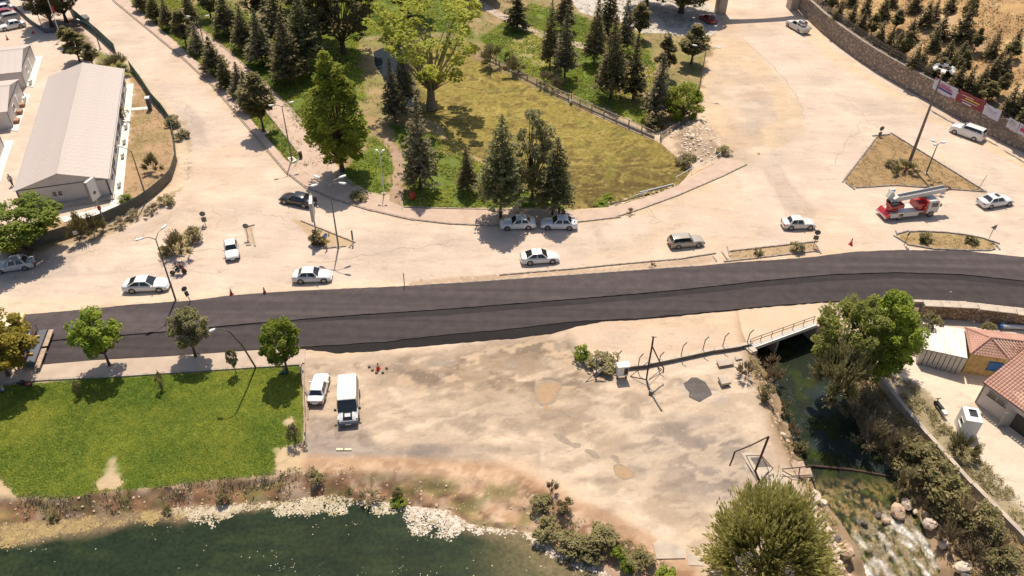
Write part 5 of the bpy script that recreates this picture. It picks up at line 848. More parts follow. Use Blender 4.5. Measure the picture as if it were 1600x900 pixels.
# white gabled house at the right edge
g0 = G(1536, 597, 1.5); g1 = G(1640, 672, 1.5); rA = G(1600, 545, 3.3); 
t = thing('tiled_house', 'white walled house with broad salmon tile roof and open grey door', 'building', (g0.x, g0.y, ZY)); O = t.location
e0, e1 = g0-O, g1-O; dv = e1-e0; r0 = G(1601, 545, 3.4)-O; r1 = r0+dv; tiled_rows((e0, e1, r1, r0), 16, t)
part('eaves_board', M['rust'], t, lambda b: b.tube(e0-Vector((0, 0, .05)), e1-Vector((0, 0, .05)), .06, n=4)); part('verge', M['rust'], t, lambda b: b.tube(e0, r0, .06, n=4))
ins = Vector((r0.x-e0.x, r0.y-e0.y, 0)).normalized()*.35; w0 = e0+ins+dv*.01; w1 = e1+ins; wall_between(w0, w1, M['stucco'], t, e0.z-.02); 
bk = Vector((r0.x-e0.x, r0.y-e0.y, 0)); part('gable_wall', M['stucco'], t, lambda b: b.loft([[Vector((w0.x, w0.y, 0)), w0+bk*.93-Vector((0, 0, w0.z)), w0+bk*.93+Vector((0, 0, r0.z-e0.z-.15)), w0+Vector((0, 0, -.02))], [p+dv.normalized()*.2 for p in (Vector((w0.x, w0.y, 0)), w0+bk*.93-Vector((0, 0, w0.z)), w0+bk*.93+Vector((0, 0, r0.z-e0.z-.15)), w0+Vector((0, 0, -.02)))]]))
an = math.atan2(dv.y, dv.x)-PI/2; ov_ = Vector((math.cos(an), math.sin(an), 0))
window(t, (w0.x+dv.x*.2, w0.y+dv.y*.2, 2.0-0)+ov_*.03 if False else Vector((w0.x+dv.x*.24, w0.y+dv.y*.24, 1.75))+ov_*.05, an, 1.9, .6, 2, 'metal')
part('doorway', M['black'], t, lambda b: b.box((0, 0, 1.05), (.04, 1.6, 2.1), mx=Matrix.Rotation(an, 4, 'Z'))).location = Vector((w0.x+dv.x*.66, w0.y+dv.y*.66, 0))+ov_*.03
dr = part('door', M['metal'], t, lambda b: b.box((.5, 0, 1.0), (1.0, .06, 2.0))); dr.location = Vector((w0.x+dv.x*.54, w0.y+dv.y*.54, 0))+ov_*.06; dr.rotation_euler = (0, 0, an-R(35)); part('handle', M['rust'], dr, lambda b: b.box((.85, -.06, 1.0), (.12, .04, .04)))
part('door_step', M['concrete'], t, lambda b: b.box((.45, 0, .1), (.8, 2.2, .2), mx=Matrix.Rotation(an, 4, 'Z'))).location = Vector((w0.x+dv.x*.66, w0.y+dv.y*.66, 0))+ov_*.1
# white cabin in the yard
t = thing('cabin', 'white portable booth with dark roof opening between wall and white house', 'cabin', G(1506, 672, ZY), R(-12)); part('wall', M['lamp_white'], t, lambda b: (b.box((0, .9, 1.1), (1.5, .06, 2.2)), b.box((0, -.9, 1.1), (1.5, .06, 2.2)), b.box((-.72, 0, 1.1), (.06, 1.74, 2.2)), b.box((.72, 0, 1.1), (.06, 1.74, 2.2))))
part('roof', M['lamp_white'], t, lambda b: (b.box((-.5, 0, 2.24), (.5, 1.9, .08)), b.box((.62, 0, 2.24), (.26, 1.9, .08)), b.box((.12, -.62, 2.24), (.74, .66, .08)), b.box((.12, .82, 2.24), (.74, .26, .08)))); part('roof_hatch', M['black'], t, lambda b: b.box((.12, .2, 2.12), (.74, 1.0, .04))); window(t, (-.76, -.3, 1.1), PI, .8, .6, 1)
# ------------------------------------------------------------------ retaining walls
def stones_along(line, z0, z1, step, rowh, seed, off_=0.0, dep=.1, side=1):
    g = random.Random(seed); V_ = []; F_ = []
    z = z0; row = 0
    while z < z1-.05:
        hgt_ = rowh*g.uniform(.85, 1.15)
        for x, y, a in along(line, step):
            u = (g.uniform(-.3, .3))*step; sw = step*g.uniform(.3, .62); sh = hgt_*g.uniform(.36, .68); n = Vector((math.sin(a), -math.cos(a), 0))*side; d = Vector((math.cos(a), math.sin(a), 0)); c_ = Vector((x, y, min(max(z+hgt_/2+g.uniform(-.16, .16)*rowh/.38, z0+.1), z1-.12)))+d*(u+(row % 2)*step*.5); pr = dep*g.uniform(.5, 1.4); b = len(V_)
            ring = [(-1, -.6), (-.6, -1), (.6, -1), (1, -.5), (.9, .7), (.4, 1), (-.7, .95)]
            ring = [(p*g.uniform(.8, 1.1), q*g.uniform(.8, 1.1)) for p, q in ring]
            for p, q in ring: V_.append(c_+d*p*sw+Vector((0, 0, q*sh))+n*off_)
            for p, q in ring: V_.append(c_+d*p*sw*.72+Vector((0, 0, q*sh*.72))+n*(off_+pr))
            for k in range(7): F_.append((b+k, b+(k+1) % 7, b+7+(k+1) % 7, b+7+k))
            F_.append(tuple(b+7+k for k in range(7)))
        z += hgt_; row += 1
    return V_, F_
def wall_prism(b, line, th, z0, z1, side=1):
    n = len(line); A = []; B = []
    for k, p in enumerate(line):
        q = line[min(k+1, n-1)]; o = line[max(k-1, 0)]; a = math.atan2(q[1]-o[1], q[0]-o[0]); A.append((p[0], p[1])); B.append((p[0]-math.sin(a)*th*side, p[1]+math.cos(a)*th*side))
    for k in range(n-1): b.prism([A[k], A[k+1], B[k+1], B[k]], z0, z1)
wl = [tuple(p) for p in WALL_LINE[1:-1]]; wl = smooth_line(wl, 1); t = thing('retaining_wall', 'long grey rubble stone retaining wall below the dry hillside', 'wall', (0, 0, 0))
part('wall_core', M['mortar'], t, lambda b: wall_prism(b, wl, .6, -.3, WH)); V_, F_ = stones_along(wl, 0, WH, .5, .38, 3, dep=.06); me = bpy.data.meshes.new('stones'); me.from_pydata(V_, [], F_); me.attributes.new('tint', 'FLOAT', 'FACE').data.foreach_set('value', np.repeat(np.random.default_rng(5).uniform(0, 1, len(F_)//8)**2, 8).astype(np.float32)); me.materials.append(M['wall_stone']); o = link('stones', me, t); o['kind'] = 'stuff'
cp = along(wl, 2.0)
for k, (x, y, a) in enumerate(cp):
    if k == 0: cap = part('coping', M['kerb_stone'], t, lambda b: b.box((1, .3, .07), (1.96, .75, .14))); o_ = cap
    else: o_ = cap.copy(); COL.objects.link(o_)
    o_.parent = t; o_.location = (x, y, WH+.004*(k % 2)); o_.rotation_euler = (0, 0, a)
sl_ = [tuple(p) for p in GP([(1437, 497), (1500, 500), (1560, 507), (1620, 517), (1700, 535)], ZY)]; t = thing('stone_wall', 'brown rubble wall holding up the new road above the tiled houses', 'wall', (0, 0, 0))
part('wall_core', M['mortar'], t, lambda b: wall_prism(b, sl_, .7, ZY-.2, .3)); V_, F_ = stones_along(sl_, ZY, .3, .42, .3, 4); me = bpy.data.meshes.new('stones'); me.from_pydata(V_, [], F_); me.attributes.new('tint', 'FLOAT', 'FACE').data.foreach_set('value', np.repeat(np.random.default_rng(5).uniform(0, 1, len(F_)//8)**2, 8).astype(np.float32)); me.materials.append(M['brown_stone']); o = link('stones', me, t); o['kind'] = 'stuff'
for k, (x, y, a) in enumerate(along(sl_, 2.0)):
    if k == 0: cap = part('coping', M['concrete'], t, lambda b: b.box((1, .35, .06), (1.97, .9, .12))); o_ = cap
    else: o_ = cap.copy(); COL.objects.link(o_)
    o_.parent = t; o_.location = (x, y, .3+.003*(k % 2)); o_.rotation_euler = (0, 0, a)
sw_ = [(37.4, 62.5), (38.2, 58.9), (38.9, 55.8), (39.9, 51.8), (41.5, 46.4), (44, 39.8), (46.5, 33)]; t = thing('stream_wall', 'pale concrete wall between the stream bank and the yard', 'wall', (0, 0, 0)); 
for k, (x, y, a) in enumerate(along(sw_, 3.0)):
    if k == 0: cap = part('wall_panel', M['concrete'], t, lambda b: b.box((1.5, 0, -.9), (2.96, .42, 2.5))); o_ = cap
    else: o_ = cap.copy(); COL.objects.link(o_)
    o_.parent = t; o_.location = (x, y, -.95+.2); o_.rotation_euler = (0, 0, a)
# low wall and bridge on the road side of the lot
lw = [tuple(p) for p in GP([(928, 588), (960, 580), (1000, 576), (1050, 566), (1110, 553), (1150, 547), (1172, 542)])]; t = thing('low_wall', 'low brown concrete wall along the edge of the lot', 'wall', (0, 0, 0)); part('wall_core', M['debris'], t, lambda b: wall_prism(b, lw, .3, -.2, .42)); 
for k, (x, y, a) in enumerate(along(lw, 1.5)):
    if k == 0: cap = part('coping', M['concrete'], t, lambda b: b.box((.75, .15, .03), (1.47, .36, .06))); o_ = cap
    else: o_ = cap.copy(); COL.objects.link(o_)
    o_.parent = t; o_.location = (x, y, .42); o_.rotation_euler = (0, 0, a)
bA, bB = G(1172, 541), G(1272, 505); t = thing('bridge', 'small concrete road bridge with rusty pipe railing over the dark stream', 'bridge', (0, 0, 0)); bd = (bB-bA).normalized(); bn = Vector((-bd.y, bd.x, 0))
part('deck', M['dust'], t, lambda b: b.prism([tuple(p[:2]) for p in GP([(1150, 470), (1284, 466), (1290, 500), (1272, 507), (1170, 543), (1160, 520)])], -.35, .012))
part('edge_beam', M['white_slab'], t, lambda b: b.prism([tuple((bA-bn*.45)[:2]), tuple((bB-bn*.45)[:2]), tuple((bB+bn*.05)[:2]), tuple((bA+bn*.05)[:2])], -.3, .12))
part('abutment', M['concrete'], t, lambda b: b.box(tuple((bA-bd*.3-bn*.3)[:2])+(-.9,), (.9, 1.4, 2.2), math.atan2(bd.y, bd.x))); part('abutment', M['concrete'], t, lambda b: (b.box(tuple((bB+bd*.5+bn*1)[:2])+(-1.4,), (.8, 3, 2.6), math.atan2(bd.y, bd.x))))
part('pier', M['concrete'], t, lambda b: b.box(tuple((bA.lerp(bB, .45)+bn*1.2)[:2])+(-1.5,), (.3, 2.6, 2.4), math.atan2(bd.y, bd.x)))
def rail(b, off2, z): b.tube(bA+bn*off2+Vector((0, 0, z)), bB+bn*off2+Vector((0, 0, z)), .035, n=5)
part('railing', M['rust'], t, lambda b: (rail(b, .15, .9), rail(b, .15, .5)))
for k in range(7): part('railing_post', M['rust'], t, lambda b: b.tube(bA.lerp(bB, k/6)+bn*.15, bA.lerp(bB, k/6)+bn*.15+Vector((0, 0, .92)), .035, n=5))
# ------------------------------------------------------------------ entrance gate
gA, gB = G(1125, 19), G(1237, 13); gA.z = gB.z = 0; t = thing('entrance_gate', 'pair of tall concrete gate pillars spanning the road at the top', 'gate', gA, math.atan2(gB.y-gA.y, gB.x-gA.x)); gl = (gB-gA).length
for x, w_ in ((0, 1.7), (gl, 1.7)): part('pillar', M['ochre_wall'] if False else M['concrete'], t, lambda b: b.loft([[(x+a*w_/2*s, c*1.0*s, z) for a, c in ((-1, -1), (1, -1), (1, 1), (-1, 1))] for s, z in ((1, -.1), (1, 9.0))])); 
part('arch_beam', M['concrete'], t, lambda b: b.loft([[(x, y, z) for y, z in ((-.7, zb), (.7, zb), (.7, 11.2), (-.7, 11.2))] for x, zb in ((-2.2, 9.0), (1.6, 9.0), (3.5, 9.6), (gl/2, 10.0), (gl-3.5, 9.6), (gl-1.6, 9.0), (gl+2.2, 9.0))]))
# ------------------------------------------------------------------ kerbs
def kerb(px, m='kerb_stone', st=1.0, h=.14, w_=.16, loop=False, name='kerb', z=0):
    P = [tuple(p) for p in GP(px)]; 
    if loop: P.append(P[0])
    t = link(name, None); t['kind'] = 'structure'; base = None
    for k, (x, y, a) in enumerate(along(P, st)):
        if base is None: base = part('kerb_stone', M[m], t, lambda b: b.box((st/2, 0, h/2-.03), (st-.03, w_, h+.06))); o_ = base
        else: o_ = base.copy(); COL.objects.link(o_)
        o_.parent = t; o_.location = (x, y, z+random.uniform(-.012, .012)); o_.rotation_euler = (random.uniform(-.03, .03), 0, a+random.uniform(-.02, .02))
kerb([(x-1.5, y+.8) for x, y in PV[1:]], 'kerb_stone'); kerb(ISL[0], 'dark_kerb', loop=True); kerb(ISL[1], 'dark_kerb', loop=True); kerb(ISL[2][:2]+[(262, 401)]); kerb(ISL[3][1:], 'kerb_stone'); kerb(ISL[4], loop=True, st=.6); kerb(ISL[5], loop=True)
kerb([(640, 448), (780, 438.5), (960, 425.5), (1078, 417)], z=.0); kerb([(780, 430), (900, 420), (960, 414), (1060, 405), (1112, 397), (1118, 407)]); kerb([(1128, 394), (1138, 408)]); kerb([(632, 324), (800, 329), (840, 331)]); kerb([(628, 297), (629, 324)])
kerb([(283, 42), (350, 105), (400, 155), (440, 205), (470, 244), (462, 258)]); kerb([(297, 32), (362, 85), (405, 122), (448, 163), (485, 205)]); kerb([(1400, 470.5), (1500, 474), (1600, 485), (1690, 500)], 'concrete', h=.18, w_=.4)
kerb([(474, 575), (475, 620), (477, 660), (476, 690)], 'kerb_stone', h=.3)
# ------------------------------------------------------------------ fences
def fence(name, label, px, h, post, panel, step=2.4, th=.05, z=0, zf=None):
    P = [tuple(p) for p in GP(px, z)]; t = thing(name, label, 'fence', (0, 0, 0)); A = along(P, step); pb = None; qb = None
    for k, (x, y, a) in enumerate(A):
        zz = zf(x, y) if zf else z; pb_ = pb
        if pb is None: pb = part('post', M[post], t, lambda b: b.tube((0, 0, -.1), (0, 0, h+.08), .05, n=6)); o_ = pb
        else: o_ = sub(pb, t)
        o_.location = (x, y, zz)
        if k+1 < len(A):
            x1, y1 = A[k+1][:2]; L = math.hypot(x1-x, y1-y); a = math.atan2(y1-y, x1-x)
            if qb is None: qb = part('fence_panel', M[panel], t, lambda b: b.box((.5, 0, h/2+.02), (.97, th, h))); q_ = qb
            else: q_ = sub(qb, t)
            q_.location = (x, y, zz); q_.rotation_euler = (0, 0, a); q_.scale = (L, 1, 1)
    return t
fence('fence', 'green fabric fence along the upper bend of the road', [(110, 10), (118, 28), (135, 42), (155, 58), (172, 74), (183, 84)], 1.7, 'metal', 'fence_green')
fence('fence', 'dark green netting fence round the dry office garden', [(204, 108), (222, 132), (240, 160), (255, 176), (267, 193), (272, 215), (276, 250)], 1.5, 'metal', 'fence_green')
fence('fence', 'weathered grey-green fence below the office building', [(277, 252), (270, 278), (250, 300), (215, 325), (172, 345), (130, 362), (80, 378), (30, 390), (-30, 398)], 1.5, 'pole', 'mesh_grey')
fence('barrier', 'black railing between the parked cars and the pines', [(2, 0), (30, 20), (50, 38), (74, 54), (92, 50)], .9, 'black', 'trim_dark', 2.4)
def picket(label, px, h=1.0, step=2.5, gap=.24):
    P = [tuple(p) for p in GP(px)]; t = thing('picket_fence', label, 'fence', (0, 0, 0)); A = along(P, step); base = None
    for k, (x, y, a) in enumerate(A):
        if k+1 >= len(A): break
        x1, y1 = A[k+1][:2]; L = math.hypot(x1-x, y1-y); a = math.atan2(y1-y, x1-x)
        if base is None:
            base = [part('post', M['concrete'], t, lambda b: b.box((0, 0, h/2), (.16, .16, h+.15))), part('rail', M['kerb_stone'], t, lambda b: (b.box((L/2, 0, h*.95), (L-.17, .07, .07)), b.box((L/2, 0, h*.25), (L-.17, .05, .06)))), part('footing', M['concrete'], t, lambda b: b.box((L/2, 0, .04), (L-.17, .25, .2)))]
            pk = MB(); 
            for i in range(1, int(L/gap)): pk.box((i*gap, 0, h*.55), (.04, .04, h*.75))
            o = pk.build('pickets', M['kerb_stone'], t); o['kind'] = 'stuff'; base.append(o); q = base
        else: q = [sub(o, t) for o in base]
        for o in q: o.location = (x, y, 0); o.rotation_euler = (0, 0, a)
picket('white picket fence along the far side of the algae pond', [(752, 88), (800, 112), (850, 138), (880, 152), (960, 187), (1030, 217)]); picket('short return of the pond fence towards the sandy verge', [(1032, 217), (1050, 205), (1072, 192), (1095, 178)])
t = thing('pipe_rail', 'low white pipe rail at the right corner of the pond', 'railing', (0, 0, 0)); rp = [Vector((*p, .8)) for p in GP([(1055, 284), (1080, 270), (1112, 255), (1125, 246)])]; part('rail', M['lamp_white'], t, lambda b: b.path(rp, .04, 5))
for p in rp: part('post', M['lamp_white'], t, lambda b: b.tube((p.x, p.y, -.1), (p.x, p.y, .82), .035, n=5))
# fence on the big wall
wf = [(x-math.sin(a)*.45, y+math.cos(a)*.45) for x, y, a in along(wl, 1.0)]; ft = G(1455, 118).x
wfl = [p for p in wf if p[0] < G(1462, 165).x]; t = thing('wall_fence', 'iron rail fence on top of the rubble retaining wall', 'fence', (0, 0, 0)); A = along(wfl, 2.5); base = None
for k, (x, y, a) in enumerate(A[:-1]):
    x1, y1 = A[k+1][:2]; L = math.hypot(x1-x, y1-y); a = math.atan2(y1-y, x1-x)
    if base is None: base = [part('post', M['rust'], t, lambda b: b.tube((0, 0, 0), (0, 0, 1.5), .06, n=6)), part('rail', M['rust'], t, lambda b: [b.box((L/2, 0, z), (L-.1, .05, .06)) for z in (.5, 1.0, 1.45)]), part('netting', M['mesh_grey'], t, lambda b: [b.box((L/2, 0, z), (L-.1, .015, .09)) for z in (.15, .32, .66, .83, 1.17, 1.3)])]; q = base
    else: q = [sub(o, t) for o in base]
    for o in q: o.location = (x, y, WH+.1); o.rotation_euler = (0, 0, a)
# banners tied over the wall
def banner(px0, px1, lab, bg_, rows, h=1.9, corner=None):
    a = G(*px0, WH+.2); b_ = G(*px1, WH+.2); L = (b_-a).length; t = thing('banner', lab, 'banner', (a.x, a.y, WH-.45), math.atan2(b_.y-a.y, b_.x-a.x))
    def cloth(b):
        n = 10
        b.loft([[(L*k/n, -.12-.06*math.sin(k*1.7), 0+.05*math.sin(k)), (L*k/n, -.10-.06*math.sin(k*1.7), 0+.05*math.sin(k)), (L*k/n, -.08-.06*math.sin(k*1.3), h-.1*math.sin(PI*k/n)), (L*k/n, -.10-.06*math.sin(k*1.3), h-.1*math.sin(PI*k/n))] for k in range(n+1)])
    part('cloth', M[bg_], t, cloth)
    for m_, u0, u1, v, hh in rows: part('print', M[m_], t, lambda b: b.box((L*(u0+u1)/2, -.215, h*v), (L*(u1-u0), .012, h*hh)))
    for x in (.06, L-.06): part('pole', M['rust'], t, lambda b: b.tube((x, 0, -.2), (x, 0, h+.1), .04, n=5))
banner((1459, 132), (1494, 151), 'white banner with red corners and a blue printed line on the wall', 'banner_white', [('print_red', .3, .7, .75, .06), ('print_red', .25, .8, .58, .1), ('print_blue', .2, .85, .36, .14), ('print_red', .0, .12, .93, .12), ('print_red', .8, 1., .06, .1)])
banner((1496, 151), (1537, 170), 'dark red banner with pale lettering on the wall', 'banner_red', [('print_pale', .15, .6, .72, .08), ('yellow', .3, .85, .55, .1), ('print_pale', .2, .8, .36, .08), ('banner_white', .25, .6, .16, .12)])
banner((1538, 171), (1562, 184), 'smaller plain white banner right of the red one', 'banner_white', [('metal', .2, .8, .6, .05), ('metal', .3, .7, .45, .04), ('trim_dark', .05, .12, .88, .06)], 1.7)
banner((1575, 192), (1591, 201), 'grey sagging banner near the right edge', 'banner_white', [('metal', .1, .7, .6, .3)], 1.6); banner((1592, 201), (1625, 220), 'grey and pink banner cut by the right edge', 'banner_white', [('print_red', .1, .6, .5, .3), ('metal', .1, .9, .8, .1)], 1.6)
# ================================================================== VEHICLES
def wheel(t, x, y, r=.32, w_=.2):
    o = part('wheel', M['tyre'], t, lambda b: (b.tube((0, -w_/2, 0), (0, w_/2, 0), r, n=18),)); o.location = (x, y, r)
    s_ = 1 if y > 0 else -1
    part('rim', M['rim'], o, lambda b: (b.tube((0, s_*w_*.5, 0), (0, s_*(w_*.5+.012), 0), r*.68, n=14), b.tube((0, s_*w_*.5, 0), (0, s_*(w_*.5+.03), 0), r*.16, n=8), *[b.box((math.cos(k*1.257)*r*.38, s_*(w_*.5+.02), math.sin(k*1.257)*r*.38), (r*.55, .02, .05), mx=Matrix.Rotation(-k*1.257, 4, 'Y')) for k in range(5)]))
def car(label, px, a=None, b=None, kind='sedan', paint_='car_white', L=4.6, W=1.8, H=1.45, cat='car', name='car', hd=None, z=0, rimm=None, old=False, group=None, roofglass=False):
    rz = hd if hd is not None else heading(a, b); p = G(*px, z); t = thing(name, label, cat, p, rz, group); h2 = L/2; w2 = W/2
    r_ = .31 if old else .34; x1, x2 = h2-.86*L/4.6, -h2+1.0*L/4.6
    kinds = {'sedan': (.74, .93, 1.00, .18, .05, -.24, -.355), 'boxy': (.76, .90, .93, .14, .05, -.25, -.335), 'wagon': (.78, .93, 1.0, .17, .04, -.42, -.475), 'suv': (.86, 1.08, 1.12, .2, .09, -.42, -.48), 'pickup': (.84, 1.02, 1.0, .2, .08, -.12, -.16), 'coupe': (.74, .92, .99, .2, .04, -.2, -.38)}
    zh, zb, zt, xw, xr, xq, xt = kinds[kind]; sc_ = H/1.45; zh, zb, zt = zh*sc_, zb*sc_, zt*sc_; xw, xr, xq, xt = (v*L for v in (xw, xr, xq, xt)); m = M[paint_]
    if kind in ('wagon', 'suv'): zt = zb
    if kind == 'pickup': zt = zb-.08
    rd = .04 if not old else .015
    ST = [(-h2, .34, zt-.28, w2*.80), (-h2+.06, .25, zt-.1, w2*.9), (-h2+.3, .21, zt-.01, w2*.97), (xt, .2, zt if kind not in ('wagon', 'suv') else zb, w2), (xq*.6, .2, zb+.01, w2), (0, .2, zb, w2), (xw, .2, zb-.02, w2), (xw+(h2-xw)*.5, .2, (zb+zh)/2+.03, w2*.99), (h2-.3, .21, zh-.01, w2*.95), (h2-.07, .25, zh-.12, w2*.84), (h2, .33, zh-.26, w2*.72)]
    ST = sorted(ST, key=lambda s: s[0])
    def body(q):
        S_ = []
        for x, z0, z1, hw in ST:
            hf = [(hw*.90, z0), (hw, z0+.16), (hw*1.0, (z0+z1)/2+.04), (hw*.965, z1-.10), (hw*.86, z1-.015)]; S_.append([(x, -y, zz) for y, zz in hf]+[(x, 0, z1+rd)]+[(x, y, zz) for y, zz in hf[::-1]])
        q.loft(S_)
    part('body', m, t, body, True)
    gb, gr = w2*.92, w2*.70; zr = H-.03; B_ = [(xw, zb-.03), (xt, zt-.02 if kind not in ('wagon', 'suv') else zb)]
    def pt(x, y, z_): return Vector((x, y, z_))
    wl_, wr_ = pt(xw, gb, zb-.04), pt(xw, -gb, zb-.04); rl, rr_ = pt(xr, gr, zr), pt(xr, -gr, zr); ql, qr = pt(xq, gr, zr-.02), pt(xq, -gr, zr-.02); tl, tr_ = pt(xt, gb, B_[1][1]-.02), pt(xt, -gb, B_[1][1]-.02)
    def cabin(q):
        q.add([wl_, wr_, rl, rr_, ql, qr, tl, tr_], [(0, 2, 3, 1), (4, 6, 7, 5), (0, 6, 4, 2), (1, 3, 5, 7), (0, 1, 7, 6)])
    part('cabin', m, t, cabin)
    def roof(q):
        xs_ = [xr+.03, xr-.15, (xr+xq)/2, xq+.15, xq-.03]; S_ = []
        for k, x in enumerate(xs_): zz = (zr, zr+.03, zr+.045, zr+.025, zr-.02)[k]; S_.append([(x, -gr-.01, zz-.03), (x, -gr*.85, zz+.005), (x, 0, zz+.018), (x, gr*.85, zz+.005), (x, gr+.01, zz-.03)])
        q.loft(S_)
    part('roof', m, t, roof, True)
    if roofglass: part('sunroof', M['glass'], t, lambda q: q.box(((xr+xq)/2+.3, 0, zr+.05), (.55, .75, .03)))
    def quad(nm, A, B, C, D, ins=.05, off_=.012, mt='glass'):
        c_ = (A+B+C+D)/4; n = (B-A).cross(D-A).normalized(); n = n if n.dot(c_-Vector((0, 0, .9))) > 0 else -n
        P = [v+(c_-v).normalized()*ins+n*off_ for v in (A, B, C, D)]; part(nm, M[mt], t, lambda q: q.loft([P, [v-n*.02 for v in P]]))
    quad('windscreen', wl_, wr_, rr_, rl, .08); 
    if kind != 'pickup' or True: quad('rear_window', tl, tr_, qr, ql, .13 if kind != 'suv' else .1)
    for s_ in (1, -1):
        lo = lambda u: (wl_ if s_ > 0 else wr_).lerp(tl if s_ > 0 else tr_, u); hi = lambda u: (rl if s_ > 0 else rr_).lerp(ql if s_ > 0 else qr, u)
        cuts = [(.12, .5), (.53, .9)] if kind in ('sedan', 'coupe', 'boxy') else [(.1, .37), (.4, .68), (.71, .95)] if kind != 'pickup' else [(.15, .85)]
        for u0, u1 in cuts:
            i0 = (u0-.12)*.92+.03; i1 = 1-(1-u1)*.55 if u1 < .85 else .93
            if kind in ('sedan', 'coupe', 'boxy'): i0, i1 = (.02, .47) if u0 < .3 else (.52, .96)
            quad('side_window', lo(u0)+Vector((0, 0, .06)), lo(u1)+Vector((0, 0, .06)), hi(i1), hi(i0), .035)
        part('mirror', m, t, lambda q: q.box((xw-.12, s_*(w2+.06), zb+.03), (.14, .2, .13)))
        for x in (x1, x2): part('arch_shade_disc', M['black'], t, lambda q: q.tube((x, s_*(w2-.06), r_), (x, s_*(w2+.004), r_), r_+.06, n=18)); wheel(t, x, s_*(w2-.085), r_)  # flat black disc stands in for the shade of an open wheel well
        quad('headlight', pt(h2-.28, s_*w2*.86, zh-.05), pt(h2-.03, s_*w2*.5, zh-.17), pt(h2+.01, s_*w2*.52, zh-.28), pt(h2-.14, s_*w2*.86, zh-.24), .02, .03, 'head_lens')
        quad('tail_light', pt(-h2+.1, s_*w2*.93, zt-.1), pt(-h2+.01, s_*w2*.5, zt-.14), pt(-h2-.02, s_*w2*.5, zt-.3), pt(-h2+.03, s_*w2*.93, zt-.28), .01, .04, 'red_lens')
        for u in (.2, -.13): part('door_handle', M['chrome' if paint_ != 'car_white' else 'lamp_white'], t, lambda q: q.box((L*(u-.05), s_*(w2+.005), zb-.16), (.16, .03, .03)))
    part('grille', M['black'], t, lambda q: q.box((h2-.0, 0, zh-.32), (.06, W*.5, .14))); part('bumper', M['black'] if old else m, t, lambda q: q.box((h2-.05, 0, .42), (.2, W*.84, .16))); part('bumper', M['black'] if old else m, t, lambda q: q.box((-h2+.05, 0, .42), (.2, W*.86, .16)))
    part('number_plate', M['lamp_white'], t, lambda q: q.box((h2+.055, 0, .43), (.02, .5, .11))); part('number_plate', M['lamp_white'], t, lambda q: q.box((-h2-.058, 0, .52), (.02, .5, .11)))
    return t
car('large white sedan with dark panoramic windows driving right below the street lamp', (231, 450), (192, 453), (267, 450), 'coupe', L=5.0, W=1.88, H=1.44)
car('white sedan driving right, crossed by the shadow of the four-arm lamp', (489, 436), (458, 438), (520, 436), L=4.45)
car('white sedan alone in mid-road below the two parked cars', (843, 407), (815, 409), (873, 405), 'coupe', L=4.6)
car('silver estate car with long roof driving right', (1071, 382), (1043, 384), (1099, 379), 'wagon', 'car_champagne', L=4.4, W=1.7, H=1.45, old=True)
car('old white sedan near the round sign of the median', (1246, 354), (1220, 354), (1273, 353), 'boxy', 'car_pearl', L=4.2, W=1.7)
car('white sedan with dark sunroof at the right behind the lift truck', (1553, 319), (1525, 325), (1581, 316), L=4.9, W=1.84, roofglass=True)
car('white parked sedan in tree shade, left one of the parked pair', (809, 354), (840, 353), (780, 355), paint_='car_white', L=4.5)
car('white parked sedan with black wheels, right one of the pair under the cedars', (873, 354), (902, 355), (845, 354), paint_='car_white', L=4.6)
car('small white sedan driving towards the camera between the islands', (363, 395), (361, 378), (365, 410), 'boxy', L=3.9, W=1.65, H=1.4, old=True)
car('black sedan turning by the advertising board', (466, 317), (490, 321), (441, 311), paint_='car_black', L=4.8, W=1.85)
car('dusty white old sedan in the shade of the umbrella pine', (24, 419), (58, 414), (-10, 424), 'boxy', 'car_grey', L=4.5, W=1.7, old=True)
car('old white sedan parked nose up beside the lawn kerb', (499, 612), (494, 632), (506, 584), 'boxy', L=4.1, W=1.66, H=1.38, old=True)
car('white off-road car by the stone wall under the banners', (1510, 212), (1535, 222), (1485, 204), 'suv', L=5.0, W=1.95, H=1.85)
car('dark red car parked in the shade beside the gate pillar', (1105, 33), (1117, 40), (1093, 26), 'sedan', 'car_red', L=4.3, H=1.35)
for k, (x, y, p_, kd, lb) in enumerate([(20, 44, 'car_white', 'sedan', 'white sedan nearest the camera in the parking row at the top left'), (12, 34, 'car_silver', 'suv', 'silver car second in the top left parking row'), (6, 26, 'car_red', 'sedan', 'red car in the top left parking row'), (4, 18, 'car_white', 'sedan', 'white car behind the red one in the top left row'), (-2, 11, 'car_grey', 'suv', 'pale car last in view of the top left row')]):
    car(lb, (x, y), (44, 40), (0, 49), kd, p_, L=4.6 if k < 2 else 4.4, H=1.45 if kd == 'sedan' else 1.6)
